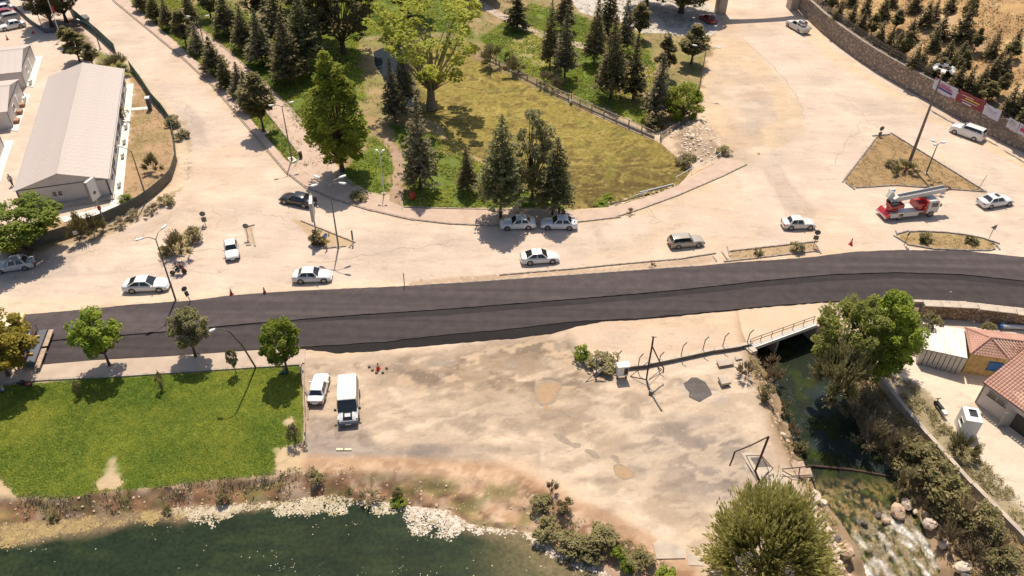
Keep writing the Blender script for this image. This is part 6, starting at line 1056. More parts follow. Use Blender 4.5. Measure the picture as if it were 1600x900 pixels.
# van
rz = heading((549, 590), (547, 655)); t = thing('van', 'white minibus with black and white striped bonnet parked beside the old sedan', 'van', G(546, 633), rz)
Lv, Wv, Hv = 5.6, 2.0, 2.45; hv = Lv/2
part('body', M['car_white'], t, lambda q: q.loft([[(x, s*y*w_, z) for s, y, z in ((-1, .93, z0), (-1, 1, z0+.3), (-1, 1, 1.35), (-1, tw, z1), (1, tw, z1), (1, 1, 1.35), (1, 1, z0+.3), (1, .93, z0))] for x, z0, z1, w_, tw in ((-1.95, .35, Hv-.12, .96, .84), (-1.8, .28, Hv-.02, 1., .86), (0, .28, Hv, 1., .87), (1.15, .28, Hv-.02, 1., .86), (1.4, .28, Hv-.14, 1., .85))]), True)
part('bonnet', M['car_white'], t, lambda q: q.loft([[(x, s*y*w_, z) for s, y, z in ((-1, .95, .3), (-1, 1, .6), (-1, .97, z1-.12), (-1, .82, z1), (1, .82, z1), (1, .97, z1-.12), (1, 1, .6), (1, .95, .3))] for x, z1, w_ in ((1.3, 1.42, 1), (1.95, 1.22, .99), (2.5, 1.05, .93), (hv, .85, .82))]), True)
part('windscreen', M['glass'], t, lambda q: q.loft([[(1.42, -.83, Hv-.22), (1.42, .83, Hv-.22), (2.0, .9, 1.3), (2.0, -.9, 1.3)], [(1.3, -.83, Hv-.26), (1.3, .83, Hv-.26), (1.8, .9, 1.2), (1.8, -.9, 1.2)]]))
for s_ in (1, -1):
    part('stripe', M['car_white'], t, lambda q: q.loft([[(x, s_*.52+a, z+.03) for a in (-.06, .06)]+[(x, s_*.52+a, z-.02) for a in (.06, -.06)] for x, z in ((1.95, 1.22), (2.5, 1.05), (2.74, .9))])); part('headlight', M['head_lens'], t, lambda q: q.box((2.45, s_*.86, .93), (.5, .17, .25))); part('mirror', M['black'], t, lambda q: q.box((1.75, s_*1.14, 1.35), (.12, .24, .28)))
    for x0, x1_ in ((-1.8, -.9), (-.8, .1), (.2, 1.3)): part('side_window', M['glass'], t, lambda q: q.loft([[(x, s_*(Wv/2*.5+.5+.004-.0), 1.42) for x in (x0, x1_)]+[(x, s_*(.915), 2.1) for x in (x1_, x0)], [(x, s_*.9, 1.42) for x in (x0, x1_)]+[(x, s_*.86, 2.1) for x in (x1_, x0)]]))
    for x in (1.85, -1.2): wheel(t, x, s_*.92, .34, .22)
part('bonnet_panel', M['car_black'], t, lambda q: q.loft([[(x, a, z+.02) for a in (-.44, .44)]+[(x, a, z-.02) for a in (.44, -.44)] for x, z in ((1.98, 1.215), (2.5, 1.05), (2.76, .88))])); part('bonnet_patch', M['car_white'], t, lambda q: q.box((2.32, 0, 1.14), (.34, .52, .03), mx=Matrix.Rotation(R(17), 4, 'Y'))); part('bumper', M['trim_dark'], t, lambda q: q.box((hv, 0, .5), (.25, 1.75, .35))); part('number_plate', M['lamp_white'], t, lambda q: q.box((hv+.135, 0, .5), (.02, .5, .12)))
# tanker pickup
rz = heading((1262, 53), (1232, 36)); t = car('grey pickup carrying a steel water tank away past the gate', (1245, 46), hd=rz, kind='pickup', paint_='dusty_white', L=5.4, W=1.95, H=1.75, name='pickup_truck', cat='pickup truck')
part('bed_side', M['dusty_white'], t, lambda q: [q.box(c, d) for c, d in (((-1.75, .95, 1.12), (2.3, .06, .4)), ((-1.75, -.95, 1.12), (2.3, .06, .4)), ((-2.88, 0, 1.12), (.06, 1.84, .4)))]); part('bed', M['black'], t, lambda q: q.box((-1.7, 0, .98), (2.3, 1.84, .06))); part('tank', M['chrome'], t, lambda q: (q.tube((-1.9, 0, 1.65), (-.65, 0, 1.65), .62, n=20), q.tube((-1.3, 0, 2.25), (-1.3, 0, 2.38), .18, n=10)), True); part('tank_cradle', M['trim_dark'], t, lambda q: (q.box((-1.7, 0, 1.1), (.12, 1.2, .2)), q.box((-.85, 0, 1.1), (.12, 1.2, .2))))
# lift truck
rz = heading((1375, 343), (1460, 334)); t = thing('lift_truck', 'red and white truck with a long folded ladder lift crossing the junction', 'truck', G(1416, 335), rz)
part('chassis', M['trim_dark'], t, lambda q: q.box((0, 0, .75), (6.9, .9, .3))); part('deck', M['dusty_white'], t, lambda q: q.box((-.9, 0, 1.0), (5.0, 2.2, .1))); part('cab', M['dusty_white'], t, lambda q: q.loft([[(x, s*y, z) for s, y, z in ((-1, 1.05, .6), (-1, 1.08, 1.5), (-1, .98, z1), (1, .98, z1), (1, 1.08, 1.5), (1, 1.05, .6))] for x, z1 in ((1.95, 2.4), (3.1, 2.45), (3.45, 2.3), (3.6, 1.5))]), True)
part('windscreen', M['glass'], t, lambda q: q.loft([[(3.5, -.9, 2.22), (3.5, .9, 2.22), (3.66, .95, 1.5), (3.66, -.95, 1.5)], [(3.4, -.9, 2.2), (3.4, .9, 2.2), (3.5, .95, 1.5), (3.5, -.95, 1.5)]]))
for s_ in (1, -1):
    part('side_window', M['glass'], t, lambda q: q.loft([[(2.4, s_*1.09, 1.55), (3.3, s_*1.09, 1.55), (3.2, s_*1.02, 2.15), (2.4, s_*1.02, 2.15)], [(2.4, s_*1.0, 1.55), (3.3, s_*1.0, 1.55), (3.2, s_*.95, 2.15), (2.4, s_*.95, 2.15)]])); part('mirror', M['black'], t, lambda q: (q.box((3.5, s_*1.3, 1.9), (.08, .2, .4)), q.tube((3.5, s_*1.0, 2.1), (3.5, s_*1.3, 2.1), .02, n=4)))
    part('side_guard', M['dusty_white'], t, lambda q: (q.box((-.3, s_*1.08, .72), (2.2, .06, .5)), q.box((-2.6, s_*1.08, .72), (1.2, .06, .5)))); part('side_rail', M['cream'], t, lambda q: q.box((-.9, s_*1.1, 1.08), (5.0, .06, .07))); part('headlight', M['head_lens'], t, lambda q: q.box((3.6, s_*.8, .85), (.08, .3, .2)))
    for x in (2.7, -1.75): wheel(t, x, s_*.95, .45, .28)
    part('outrigger', M['cone'], t, lambda q: q.box((1.55, s_*1.05, 1.15), (.2, .22, 1.0)))
part('rear_apron', M['lift_red'], t, lambda q: q.loft([[(-3.4, -1.12, 1.1), (-3.4, 1.12, 1.1), (-3.9, 1.12, .45), (-3.9, -1.12, .45)], [(-3.2, -1.12, 1.1), (-3.2, 1.12, 1.1), (-3.5, 1.12, .4), (-3.5, -1.12, .4)]])); part('rear_board', M['metal'], t, lambda q: q.box((-3.85, 0, .5), (.14, 2.3, .14)))
part('turntable', M['lift_red'], t, lambda q: (q.tube((-2.5, 0, 1.0), (-2.5, 0, 1.5), .75, n=16), q.box((-2.2, 0, 1.75), (1.9, 1.2, .5)))); part('engine_box', M['black'], t, lambda q: (q.box((-2.7, .5, 2.1), (.9, .5, .4)), q.box((-2.7, -.45, 2.1), (.9, .4, .4)))); part('red_locker', M['lift_red'], t, lambda q: (q.box((1.2, .1, 1.5), (1.0, 1.9, .9)), q.box((1.75, 0, 1.75), (.25, 2.1, 1.5))))
fA, fB = Vector((-2.2, .3, 2.6)), Vector((4.6, .3, 3.35)); bd_ = (fB-fA).normalized()
part('ladder_boom', M['dusty_white'], t, lambda q: ([q.loft([[fA+Vector((0, y, z)) for y, z in ((y0, -.32), (y0+.08, -.32), (y0+.08, .3), (y0, .3))], [fB+Vector((0, y, z)) for y, z in ((y0, -.32), (y0+.08, -.32), (y0+.08, .3), (y0, .3))]]) for y0 in (-.42, .34)]), ); part('ladder_bed', M['trim_dark'], t, lambda q: q.loft([[fA+Vector((0, y, z)) for y, z in ((-.33, .0), (.33, .0), (.33, .05), (-.33, .05))], [fB+Vector((0, y, z)) for y, z in ((-.33, .0), (.33, .0), (.33, .05), (-.33, .05))]]))
rg = None
for k in range(18):
    if rg is None: rg = part('rung', M['metal'], t, lambda q: q.box((0, 0, 0), (.04, .66, .04))); o_ = rg
    else: o_ = sub(rg, t)
    o_.location = fA.lerp(fB, (k+.5)/18)+Vector((0, 0, .2))
part('boom_joint', M['dusty_white'], t, lambda q: (q.box((-2.5, .3, 2.55), (1.1, .9, .5), mx=Matrix.Rotation(R(-30), 4, 'Y')), q.box((-3.1, .5, 3.1), (.45, .6, 1.0), mx=Matrix.Rotation(R(25), 4, 'Y')), q.box((-2.7, .9, 3.45), (.8, .3, .4)))); part('boom_tip', M['rust'], t, lambda q: (q.box(fB+Vector((.3, 0, 0)), (.9, .9, .12)), q.tube(fB+Vector((0, -.5, -.1)), fB+Vector((.8, 0, .1)), .05), q.tube(fB+Vector((0, .5, -.1)), fB+Vector((.8, 0, .1)), .05))); part('lift_ram', M['chrome'], t, lambda q: q.tube((-2.0, .3, 1.9), (.6, .3, 2.7), .1, n=8))
# paving machine
rz = heading((0, 548), (70, 540)); t = thing('paving_machine', 'yellow asphalt paver with long screed laying the lower lane', 'paver', G(36, 552), rz)
part('hull', M['yellow'], t, lambda q: q.box((-2.0, 0, 1.2), (4.2, 2.4, 1.2))); part('engine_hood', M['dusty_white'], t, lambda q: q.loft([[(x, y, z) for y, z in ((-1.1, 1.8), (1.1, 1.8), (1.0, zz), (-1.0, zz))] for x, zz in ((-3.6, 2.3), (-1, 2.4), (-.3, 2.1))]))
part('canopy', M['cream'], t, lambda q: q.box((-.9, 1.6, 3.2), (3.0, 1.9, .12))); part('canopy_frame', M['yellow'], t, lambda q: [q.tube((x, y, 1.7), (x, y, 3.15), .05) for x in (-2.2, .4) for y in (.8, 2.3)]+[q.box((-.9, 1.6, 3.1), (3.1, 2.0, .1))])
part('operator_platform', M['metal'], t, lambda q: (q.box((.3, 0, 1.5), (1.2, 2.6, .1)), q.box((-.1, -.7, 1.9), (.5, .5, .7)))); part('screed', M['trim_dark'], t, lambda q: q.box((1.55, 0, .5), (.9, 5.0, .6)))
for y in (-1.75, 1.35): part('foot_board', M['plank'], t, lambda q: q.box((2.3, y, .55), (.5, 2.9 if y < 0 else 2.6, .1)))
part('auger', M['rust'], t, lambda q: (q.tube((1.0, -2.4, .45), (1.0, 2.4, .45), .22, n=10), q.box((.9, -1.6, .9), (.5, 1.4, .4)), q.box((.9, 1.6, .9), (.4, 1.2, .4)))); [part('handrail', M['rust'], t, lambda q: q.path([(1.2, 2.3*v, .8), (1.2, 2.3*v, 1.8), (1.2, 1.0*v, 1.8), (1.2, v, .9)], .03, 5)) for v in (-1, 1)]
part('tow_arm', M['yellow'], t, lambda q: [q.box((0, y, .9), (3.2, .12, .22)) for y in (-1.35, 1.35)]); part('track', M['black'], t, lambda q: [q.box((-2, y, .4), (3.6, .4, .8)) for y in (-1, 1)])
# small dark trailer by the green fence
t = thing('cart', 'small grey cart left on the verge by the green fence', 'cart', G(134, 33), R(-50)); part('tray', M['sign_back'], t, lambda q: q.loft([[(a*s, c*s*.6, z) for a, c in ((-1, -1), (1, -1), (1, 1), (-1, 1))] for s, z in ((.9, .4), (1.1, .9))])); 
for y in (-.6, .6): wheel(t, -.2, y, .3, .1)
# ================================================================== POLES AND SIGNS
def pole_pts(b, h): return b, b+Vector((0, 0, h))
def lamp_head(t, p, q_, m='lamp_white', s=1.):
    """elongated lamp head from p outward to q"""
    d = Vector(q_)-Vector(p); o = part('lamp_head', M[m], t, lambda b: b.loft([[Vector(p).lerp(Vector(q_), u)+Vector((-d.y, d.x, 0)).normalized()*(a*w_*s)+Vector((0, 0, z*s)) for a, z in ((-1, 0), (-.7, .09), (.7, .09), (1, 0), (.6, -.07), (-.6, -.07))] for u, w_ in ((0, .06), (.3, .17), (.75, .2), (1, .1))])); return o
def lamp(label, px, ty, arms, reach=1.6, rise=.5, m='pole', r=.09, hs=.9, lean=(0, 0), head=1., arm_px=None):
    b = G(*px); h = hgt(b, ty); t = thing('street_lamp', label, 'street lamp', b); top = Vector((lean[0], lean[1], h)); part('pole', M[m], t, lambda q: q.path([Vector((0, 0, -.1)), top*.5, top], [r*1.3, r, r*.6], 8)); part('base_plate', M['concrete'], t, lambda q: q.box((0, 0, .05), (.5, .5, .14)))
    for a in arms:
        d = Vector((math.cos(R(a)), math.sin(R(a)), 0)); e = top+d*reach+Vector((0, 0, rise)); part('arm', M[m], t, lambda q: q.path([top-Vector((0, 0, .1)), top+d*reach*.5+Vector((0, 0, rise*.8)), e], [.05, .04, .035], 5)); lamp_head(t, e, e+d*hs+Vector((0, 0, .05)), s=head)
    return t
lamp('tall lamp with four white heads on the small triangular island', (529, 386), 290, [35, 150, 215, 345], 1.3, .6, hs=.9)
lamp('lamp with two white heads beside the motorcycle, at the asphalt edge', (275, 470), 373, [70, 215], 1.1, .5, hs=.8)
b = G(400, 574); t = thing('street_lamp', 'single curved white lamp leaning at the lawn edge beside the lower pavement', 'street lamp', b); part('pole', M['pole'], t, lambda q: q.path([(0, 0, -.1), (-.25, -1.2, 4.2), (-.5, -2.4, 7.0), (-.75, -2.7, 7.6), (-1.2, -2.85, 7.85), (-1.6, -2.9, 7.8)], [.1, .085, .07, .055, .05, .045], 8)); lamp_head(t, (-1.55, -2.9, 7.82), (-2.15, -2.95, 7.6), s=1.1)
lamp('white double lamp over the roadside tree row at the upper left', (317, 62), 30, [20, 175], 1.3, .4, hs=.8); lamp('lamp with paved square foot on the roadside strip', (456, 251), 166, [25, 200], 1.0, .3, hs=.7); part('paved_foot', M['white_slab'], t, lambda q: q.box((0, 0, .03), (.01, .01, .01))) if False else None
sheet('lamp_slab', [(449, 247), (458, 245), (464, 251), (455, 255)], .09, M['white_slab'], .1)
lamp('twin white lamp with light pole in the maple lawn', (600, 303), 240, [40, 140], .35, .25, 'lamp_white', .06, .4, head=.9); lamp('twin-arm lamp on the sandy verge beside the round pine', (1092, 143), 78, [165, -10], 1.5, .5, hs=.8)
lamp('lamp with white flat heads on the triangular dry island', (1447, 271), 226, [10, 130, 220], .5, .25, hs=.6, head=1.3); lamp('thin lamp in the dry garden by the long office', (230, 313), 236, [155], 1.4, .2, hs=.7); lamp('thin lamp at the pines behind the green fence', (157, 77), 42, [150], 3.4, .5, hs=.8, head=.8)
lamp('small globe-topped lamp behind the pond fence', (892, 160), 130, [], 0, 0, r=.05); lamp('short lamp at the upper pond fence', (796, 106), 84, [], 0, 0, r=.05)
for (x, y, ty, lb) in [(892, 160, 129, 'white globe on the pond lamp'), (796, 106, 84, 'white globe beside the reedy hedge')]: pass
for o in [o for o in bpy.data.objects if o.get('label', '').startswith(('small globe', 'short lamp'))]:
    h = max(v.co.z for v in o.children[0].data.vertices); part('globe', M['lamp_white'], o, lambda q: q.sphere((0, 0, h+.15), .24))
b = G(1420, 256); h = hgt(b, 106); t = thing('floodlight_mast', 'very tall tapering mast with a ring of white floodlights over the junction', 'mast', b); part('pole', M['pole'], t, lambda q: q.path([(0, 0, -.1), (0, 0, h*.5), (0, 0, h)], [.24, .17, .1], 10)); part('base_plate', M['concrete'], t, lambda q: q.box((0, 0, .1), (1, 1, .3))); part('ring', M['metal'], t, lambda q: [q.tube((math.cos(k*PI/4)*.95, math.sin(k*PI/4)*.95, h), (math.cos((k+1)*PI/4)*.95, math.sin((k+1)*PI/4)*.95, h), .05, n=5) for k in range(8)]+[q.tube((0, 0, h-.2), (math.cos(k*PI/2)*.95, math.sin(k*PI/2)*.95, h), .04, n=4) for k in range(4)]); part('lightning_rod', M['metal'], t, lambda q: q.tube((0, 0, h), (0, 0, h+2.2), .03, n=4))
for k in range(6): o = part('floodlight', M['lamp_white'], t, lambda q: q.box((0, 0, 0), (.5, .6, .3), mx=Matrix.Rotation(R(30), 4, 'Y'))); o.location = (math.cos(k*1.047)*1.2, math.sin(k*1.047)*1.2, h-.05); o.rotation_euler = (0, 0, k*1.047)
for (px, ty, lb, fl) in [((67, 46), -30, 'left white flagpole without flag near the pines', 0), ((96, 60), -4, 'right white flagpole with a red flag hanging down', 1)]:
    b = G(*px); h = hgt(b, ty); t = thing('flagpole', lb, 'flagpole', b); part('pole', M['lamp_white'], t, lambda q: q.tube((0, 0, -.1), (0, 0, h), .09, .05)); 
    if fl: part('flag', M['cloth_red'], t, lambda q: q.loft([[(x, .05*math.sin(x*14), h-2.6-x*.6+z) for z in (0, 1.3)]+[(x, .05*math.sin(x*14)+.02, h-2.6-x*.6+z) for z in (1.3, 0)] for x in (0.08, .25, .42, .55)]))
def roadsign(label, px, ty, faces, rz=0., r=.04, tilt=(0, 0), name='road_sign'):
    b = G(*px); h = hgt(b, ty); t = thing(name, label, 'road sign', b, rz); t.rotation_euler = (tilt[0], tilt[1], rz); part('post', M['pole'], t, lambda q: q.tube((0, .03, -.1), (0, .03, h), r, n=6))
    for kind, zc, s, m in faces:
        z = h-zc
        if kind == 'disc': part('sign_plate', M[m], t, lambda q: q.tube((0, -.02, z), (0, .0, z), s, n=20))
        elif kind == 'tri': part('sign_plate', M[m], t, lambda q: q.tube((0, -.02, z), (0, .0, z), s, n=3))
        else: part('sign_plate', M[m], t, lambda q: q.box((0, -.01, z), (s[0], .025, s[1])))
        if m == 'blue': part('arrow', M['lamp_white'], t, lambda q: (q.box((0, -.03, z), (.08, .012, s*.9)),))
    return t
roadsign('round and square sign seen from behind at the island tip', (321, 352), 331, [('disc', .3, .36, 'sign_back'), ('rect', 1.15, (.6, .7), 'sign_back')], .3); roadsign('leaning sign with round and square plates at the asphalt edge', (299, 473), 446, [('disc', .3, .32, 'sign_back'), ('rect', 1.05, (.42, .7), 'sign_back')], .8, tilt=(0, R(-8)))
roadsign('round sign above a plate on the little strip island', (388, 372), 350, [('disc', .3, .36, 'sign_back')], .1); roadsign('round and square sign seen from behind at the median end', (1271, 385), 360, [('disc', .3, .36, 'sign_back'), ('rect', 1.1, (.6, .6), 'sign_back')], -.3); roadsign('round and square sign seen from behind at the apex of the big island', (1374, 213), 198, [('disc', .3, .38, 'sign_back'), ('rect', 1.2, (.55, .6), 'sign_back')], .2)
roadsign('blue round arrow sign over a yellow marker on the oval island', (1413, 383), 362, [('disc', .35, .34, 'blue'), ('rect', 1.1, (.34, .5), 'yellow')], .7); roadsign('triangular yield sign seen from behind at the oval island end', (1545, 374), 352, [('tri', .3, .5, 'sign_back')], .1); roadsign('blue round arrow sign over striped marker beside the dark shrub', (511, 387), 365, [('disc', .35, .32, 'blue'), ('rect', 1.2, (.3, .7), 'yellow')], 1.1)
roadsign('narrow dark marker post at the right tip of the small island', (552, 381), 360, [('rect', .7, (.22, 1.4), 'sign_back')], .1); roadsign('thin leaning rod at the right corner of the big island', (1528, 297), 274, [], 0, .04, (0, R(8))); roadsign('small white notice board outside the garden fence', (122, 372), 361, [('rect', .25, (.7, .5), 'lamp_white')], .4); roadsign('red and white post on the kerb of the new road', (632, 447), 427, [], 0, .05); roadsign('thin rusty rod on the verge above the brown wall', (1478, 472), 455, [('rect', .1, (.25, .1), 'lamp_white')], 0, .03)
def board(label, px, ty, w_, h_, rz, m='lamp_white'):
    b = G(*px); h = hgt(b, ty); t = thing('advertising_board', label, 'sign', b, rz); part('post', M['metal'], t, lambda q: q.tube((0, 0, -.1), (0, 0, h-h_), .1, n=8)); part('panel', M[m], t, lambda q: q.box((0, 0, h-h_/2), (w_, .35, h_))); [part('panel_frame', M['metal'], t, lambda q: q.box((x, 0, h-h_/2), (.08, .4, h_+.04))) for x in (-w_/2, w_/2)]; return t
board('white double-sided advertising board on a pole over the dark shrub', (495, 370), 312, 1.9, 2.6, R(100)); t = board('tall white box sign with red band beside the office', (165, 352), 281, 1.5, 2.7, R(75)); part('red_band', M['cone'], t, lambda q: q.box((0, 0, 2.6), (.3, .3, .5)))
part('emblem', M['trim_dark'], t, lambda q: q.tube((0, -.2, 4.9), (0, -.19, 4.9), .22, n=16))
# cones
cn = None
for k, (x, y, lb) in enumerate([(362, 461, 'red cone at the edge of the new asphalt, left of its neighbour'), (414, 459, 'red cone at the edge of the new asphalt, right of its neighbour'), (1329, 382, 'red cone between the median and the oval island'), (591, 577, 'red cone among small stones on the lot'), (12, 62, 'small cone by the parked cars, leftmost'), (52, 52, 'small cone in the shade by the parked cars')]):
    if cn is None:
        cn = thing('traffic_cone', lb, 'traffic cone', G(x, y), 0, 'traffic cones'); part('cone_body', M['cone'], cn, lambda q: q.tube((0, 0, .04), (0, 0, .95), .2, .04, n=12)); part('base', M['cone'], cn, lambda q: q.box((0, 0, .03), (.48, .48, .06))); part('band', M['lamp_white'], cn, lambda q: q.tube((0, 0, .5), (0, 0, .66), .128, .1, n=12)); c_ = cn
    else: c_ = copy_tree(cn)
    c_.location = G(x, y); c_['label'] = lb; c_.rotation_euler = (0, 0, k)
for k, (x, y) in enumerate([(577, 573), (582, 578), (588, 582), (598, 582), (604, 575)]): tag(MB().sphere(tuple(G(x, y, .08)), .16, 7, 4, (1, 1, .7)).build('stone', M['debris']), ['dark stone left of the lot cone', 'dark stone close left of the lot cone', 'dark stone in front of the lot cone', 'dark stone right in front of the lot cone', 'dark stone right of the lot cone'][k], 'stone', 'stones round the cone')
# ------------------------------------------------------------------ bent posts and frames on the lot
def rods(name, label, cat, paths, m='rust', loc=None):
    """paths: lists of (pixel x, pixel y, height) ; each path is a part"""
    pts = [[G(x, y, z) for x, y, z in pth[1]] for pth in paths]; t = thing(name, label, cat, (pts[0][0].x, pts[0][0].y, 0))
    for (nm, _, r), P in zip(paths, pts): part(nm, M[m], t, lambda q: q.path([p-t.location for p in P], r, 6))
    return t
rods('pole_frame', 'tall rusty frame of leaning poles standing over the low wall', 'frame', [('pole', [(1010, 593, 0), (1013, 572, 2.0), (1019, 540, 4.4), (1021, 526, 5.2)], .09), ('pole', [(1019, 541, 4.4), (1033, 570, 2.0), (1037, 575, 1.6), (1036, 583, 1.0)], .07), ('brace', [(1010, 593, .05), (985, 588, .05), (1012, 566, 2.2)], .035), ('brace', [(1014, 593, .05), (1034, 577, .3), (1014, 566, 2.2)], .035), ('crossbar', [(1018, 526, 5.2), (1026, 527, 5.2)], .04)])
rods('fallen_pole', 'dark iron pole with a box lying across the lot', 'pole', [('pole', [(1011, 595, .1), (1017, 613, .12), (1034, 641, .1)], .09), ('junction_box', [(1015, 612, .2), (1020, 614, .2)], .28)], 'pole')
rods('pole_frame', 'rusty bent frame standing beside the concrete slab above the willow', 'frame', [('pole', [(1187, 752, 0), (1180, 736, 1.4), (1201, 682, 5.0)], .1), ('arm', [(1201, 682, 5.0), (1175, 695, 4.6), (1148, 706, 4.2), (1145, 716, 3.6), (1140, 728, 3.0)], .07), ('brace', [(1190, 712, 2.6), (1166, 712, .6), (1186, 752, .05)], .035), ('brace', [(1190, 712, 2.6), (1208, 732, .5), (1189, 752, .05)], .035), ('brace', [(1190, 712, 2.6), (1201, 736, .1), (1189, 750, .05)], .03)])
rods('fence_post', 'tangle of bent posts at the left end of the low wall', 'post', [('post', [(931, 596, 0), (932, 580, 1.0), (932, 561, 2.0)], .07), ('strut', [(915, 597, 0), (930, 583, .6), (947, 573, 1.4), (932, 562, 2.0)], .05), ('strut', [(928, 590, .4), (946, 575, 1.3)], .06)], 'pole')
for k, (x, y) in enumerate([(963, 573), (996, 578), (1028, 575), (1063, 560), (1097, 551), (1128, 545), (1166, 540)]):
    b = G(x, y); t = thing('fence_post', ['cranked steel post behind the white cabinet', 'cranked post between cabinet and pole frame', 'cranked post beside the tall pole frame', 'cranked post fourth along the low wall', 'cranked post fifth along the low wall', 'cranked post sixth along the low wall', 'cranked post at the start of the bridge railing'][k], 'post', b, 0, 'cranked posts along the low wall'); part('post', M['pole'], t, lambda q: q.path([(0, 0, -.1), (.05, 0, 1.8), (.35, .0, 2.3)], .055, 5)); 
    if k % 2 == 0: part('strut', M['pole'], t, lambda q: q.path([(0, 0, .05), (.3, -.5, .02)], .04, 4))
t = thing('utility_cabinet', 'white electricity cabinet with a dark open panel on a small stand', 'cabinet', G(971, 590), R(8)); part('cabinet_body', M['lamp_white'], t, lambda q: q.box((0, 0, 1.15), (1.1, .6, 1.3))); part('roof', M['lamp_white'], t, lambda q: q.box((0, 0, 1.84), (1.25, .8, .08))); part('door_opening', M['black'], t, lambda q: q.box((.3, -.31, 1.15), (.4, .03, .9)))
for x in (-.45, .45): part('leg', M['rust'], t, lambda q: q.box((x, 0, .25), (.08, .4, .5)))
def slab(label, px, z, th, m='concrete', name='concrete_slab', zp=None, tilt=None):
    zz = z if zp is None else zp; P = [tuple(p) for p in GP(px, zz)]; t = thing(name, label, 'slab', (P[0][0], P[0][1], z)); part('slab', M[m], t, lambda q: q.prism([(x-P[0][0], y-P[0][1]) for x, y in P], -th, 0)); return t
slab('white concrete slab lying at the bank top by the low wall', [(1119, 562), (1144, 560), (1148, 568), (1124, 572)], .35, .1); slab('small white slab fragment beside the bridge end', [(1148, 556), (1159, 555), (1160, 560), (1150, 562)], .2, .1)
t = slab('square grey block at the edge of the lot by the dry grass', [(1122, 588), (1135, 586), (1143, 597), (1128, 600)], .55, .3, 'concrete'); part('feet', M['black'], t, lambda q: q.box((.6, -.5, -.4), (.8, .6, .25)))
slab('large broken pale slab at the lower edge of the lot', [(1020, 849), (1031, 842), (1071, 858), (1071, 872), (1026, 873)], .1, .22); slab('smaller broken slab right of the large one', [(1072, 860), (1098, 876), (1099, 884), (1076, 883)], .05, .35); slab('brown footing block below the small broken slab', [(1075, 885), (1098, 884), (1099, 895), (1076, 896)], -.4, .5, 'rust'); slab('pale concrete pad beside the rusty frame', [(1158, 708), (1174, 706), (1215, 740), (1240, 770), (1205, 768), (1180, 745)], .04, .1)
slab('dark inset of the concrete pad under the rusty frame', [(1172, 715), (1190, 714), (1204, 729), (1182, 730)], .05, .1, 'debris')
for k, px in enumerate([[(1235, 722), (1255, 720), (1259, 731), (1240, 733)], [(1240, 733), (1266, 731), (1271, 745), (1247, 747)]]): slab(['upper pinkish landing board above the stream', 'lower pinkish landing board above the stream'][k], px, .05, .12, 'plank', 'landing_platform')
rods('pipe_railing', 'bent pipe railing over the little landing at the stream', 'railing', [('rail', [(1222, 733, .6), (1250, 730, .9), (1274, 727, 1.0)], .05), ('rail', [(1222, 735, .3), (1238, 744, .3), (1272, 742, .5)], .05), ('post', [(1250, 730, .9), (1248, 742, .3), (1253, 752, 0)], .05), ('post', [(1267, 745, .0), (1276, 768, -1.6)], .06)], 'rust')
rods('pipe', 'dark submerged log lying across the stream above the rapids', 'pipe', [('pipe', [(1268, 728, -2.35), (1330, 734, -2.46), (1392, 745, -2.45)], .13)], 'rust')  # this one is a dark brown log, mostly under water
# parking rail left of the cars
rods('wooden_rail', 'white wooden rail between the lawn and the parked cars', 'rail', [('rail', [(469, 570, .5), (474, 605, .6), (475, 640, .6), (476, 676, .6)], .07), ('rail', [(476, 604, .5), (482, 618, .3), (481, 655, .1)], .06), ('post', [(475, 640, 0), (475, 638, .7)], .08), ('post', [(474, 606, 0), (474, 604, .7)], .08)], 'plank')
t = thing('waste_bin', 'small red bin in the spruce shade on the lawn', 'bin', G(645, 312)); part('bin_body', M['cone'], t, lambda q: q.tube((0, 0, .2), (0, 0, 1.1), .3, .34, n=12)); part('post', M['pole'], t, lambda q: q.tube((.35, 0, 0), (.35, 0, 1.3), .04, n=6))
t = thing('waste_bin', 'small dark bin beside the lamp with the paved foot', 'bin', G(470, 247)); part('bin_body', M['rust'], t, lambda q: q.tube((0, 0, .2), (0, 0, 1.0), .22, n=10)); part('post', M['pole'], t, lambda q: q.tube((.25, 0, 0), (.25, 0, 1.2), .04, n=6))
t = thing('utility_box', 'beige box on the pavement kerb between the two cedars', 'box', G(807, 331)); part('box_body', M['cream'], t, lambda q: q.box((0, 0, .55), (.6, .4, 1.1))); part('lid', M['white_slab'], t, lambda q: q.box((0, 0, 1.13), (.66, .46, .06)))
t = thing('log', 'blue tarpaulin roll behind the tiled house', 'roll', G(1582, 511, ZY+.3)); part('roll', M['cloth_white'], t, lambda q: q.tube((-1.2, 0, .1), (2.2, -.1, .1), .25, n=8)); part('roll_end', M['blue'], t, lambda q: q.tube((-1.5, 0, .1), (-1.2, 0, .1), .27, n=8))
rods('plank', 'long pale plank leaning on the metal shed', 'plank', [('board', [(1487, 567, ZY+.05), (1512, 552, ZY+1.6)], .07)], 'cream'); rods('plank', 'dark narrow board lying on the yard before the shed', 'plank', [('board', [(1466, 561, ZY+.05), (1477, 573, ZY+.05)], .09)], 'debris')
t = thing('scooter', 'small black and white scooter parked at the yard edge', 'scooter', G(1466, 640, ZY), R(100)); part('frame', M['black'], t, lambda q: (q.box((0, 0, .5), (1.1, .3, .3)), q.tube((.5, 0, .4), (.6, 0, 1.0), .05), q.box((.6, 0, 1.0), (.06, .6, .05)))); part('shield', M['lamp_white'], t, lambda q: q.box((-.9, .1, .5), (.6, .4, .35)))
for x in (.6, -.6): wheel(t, x, .0, .28, .12)
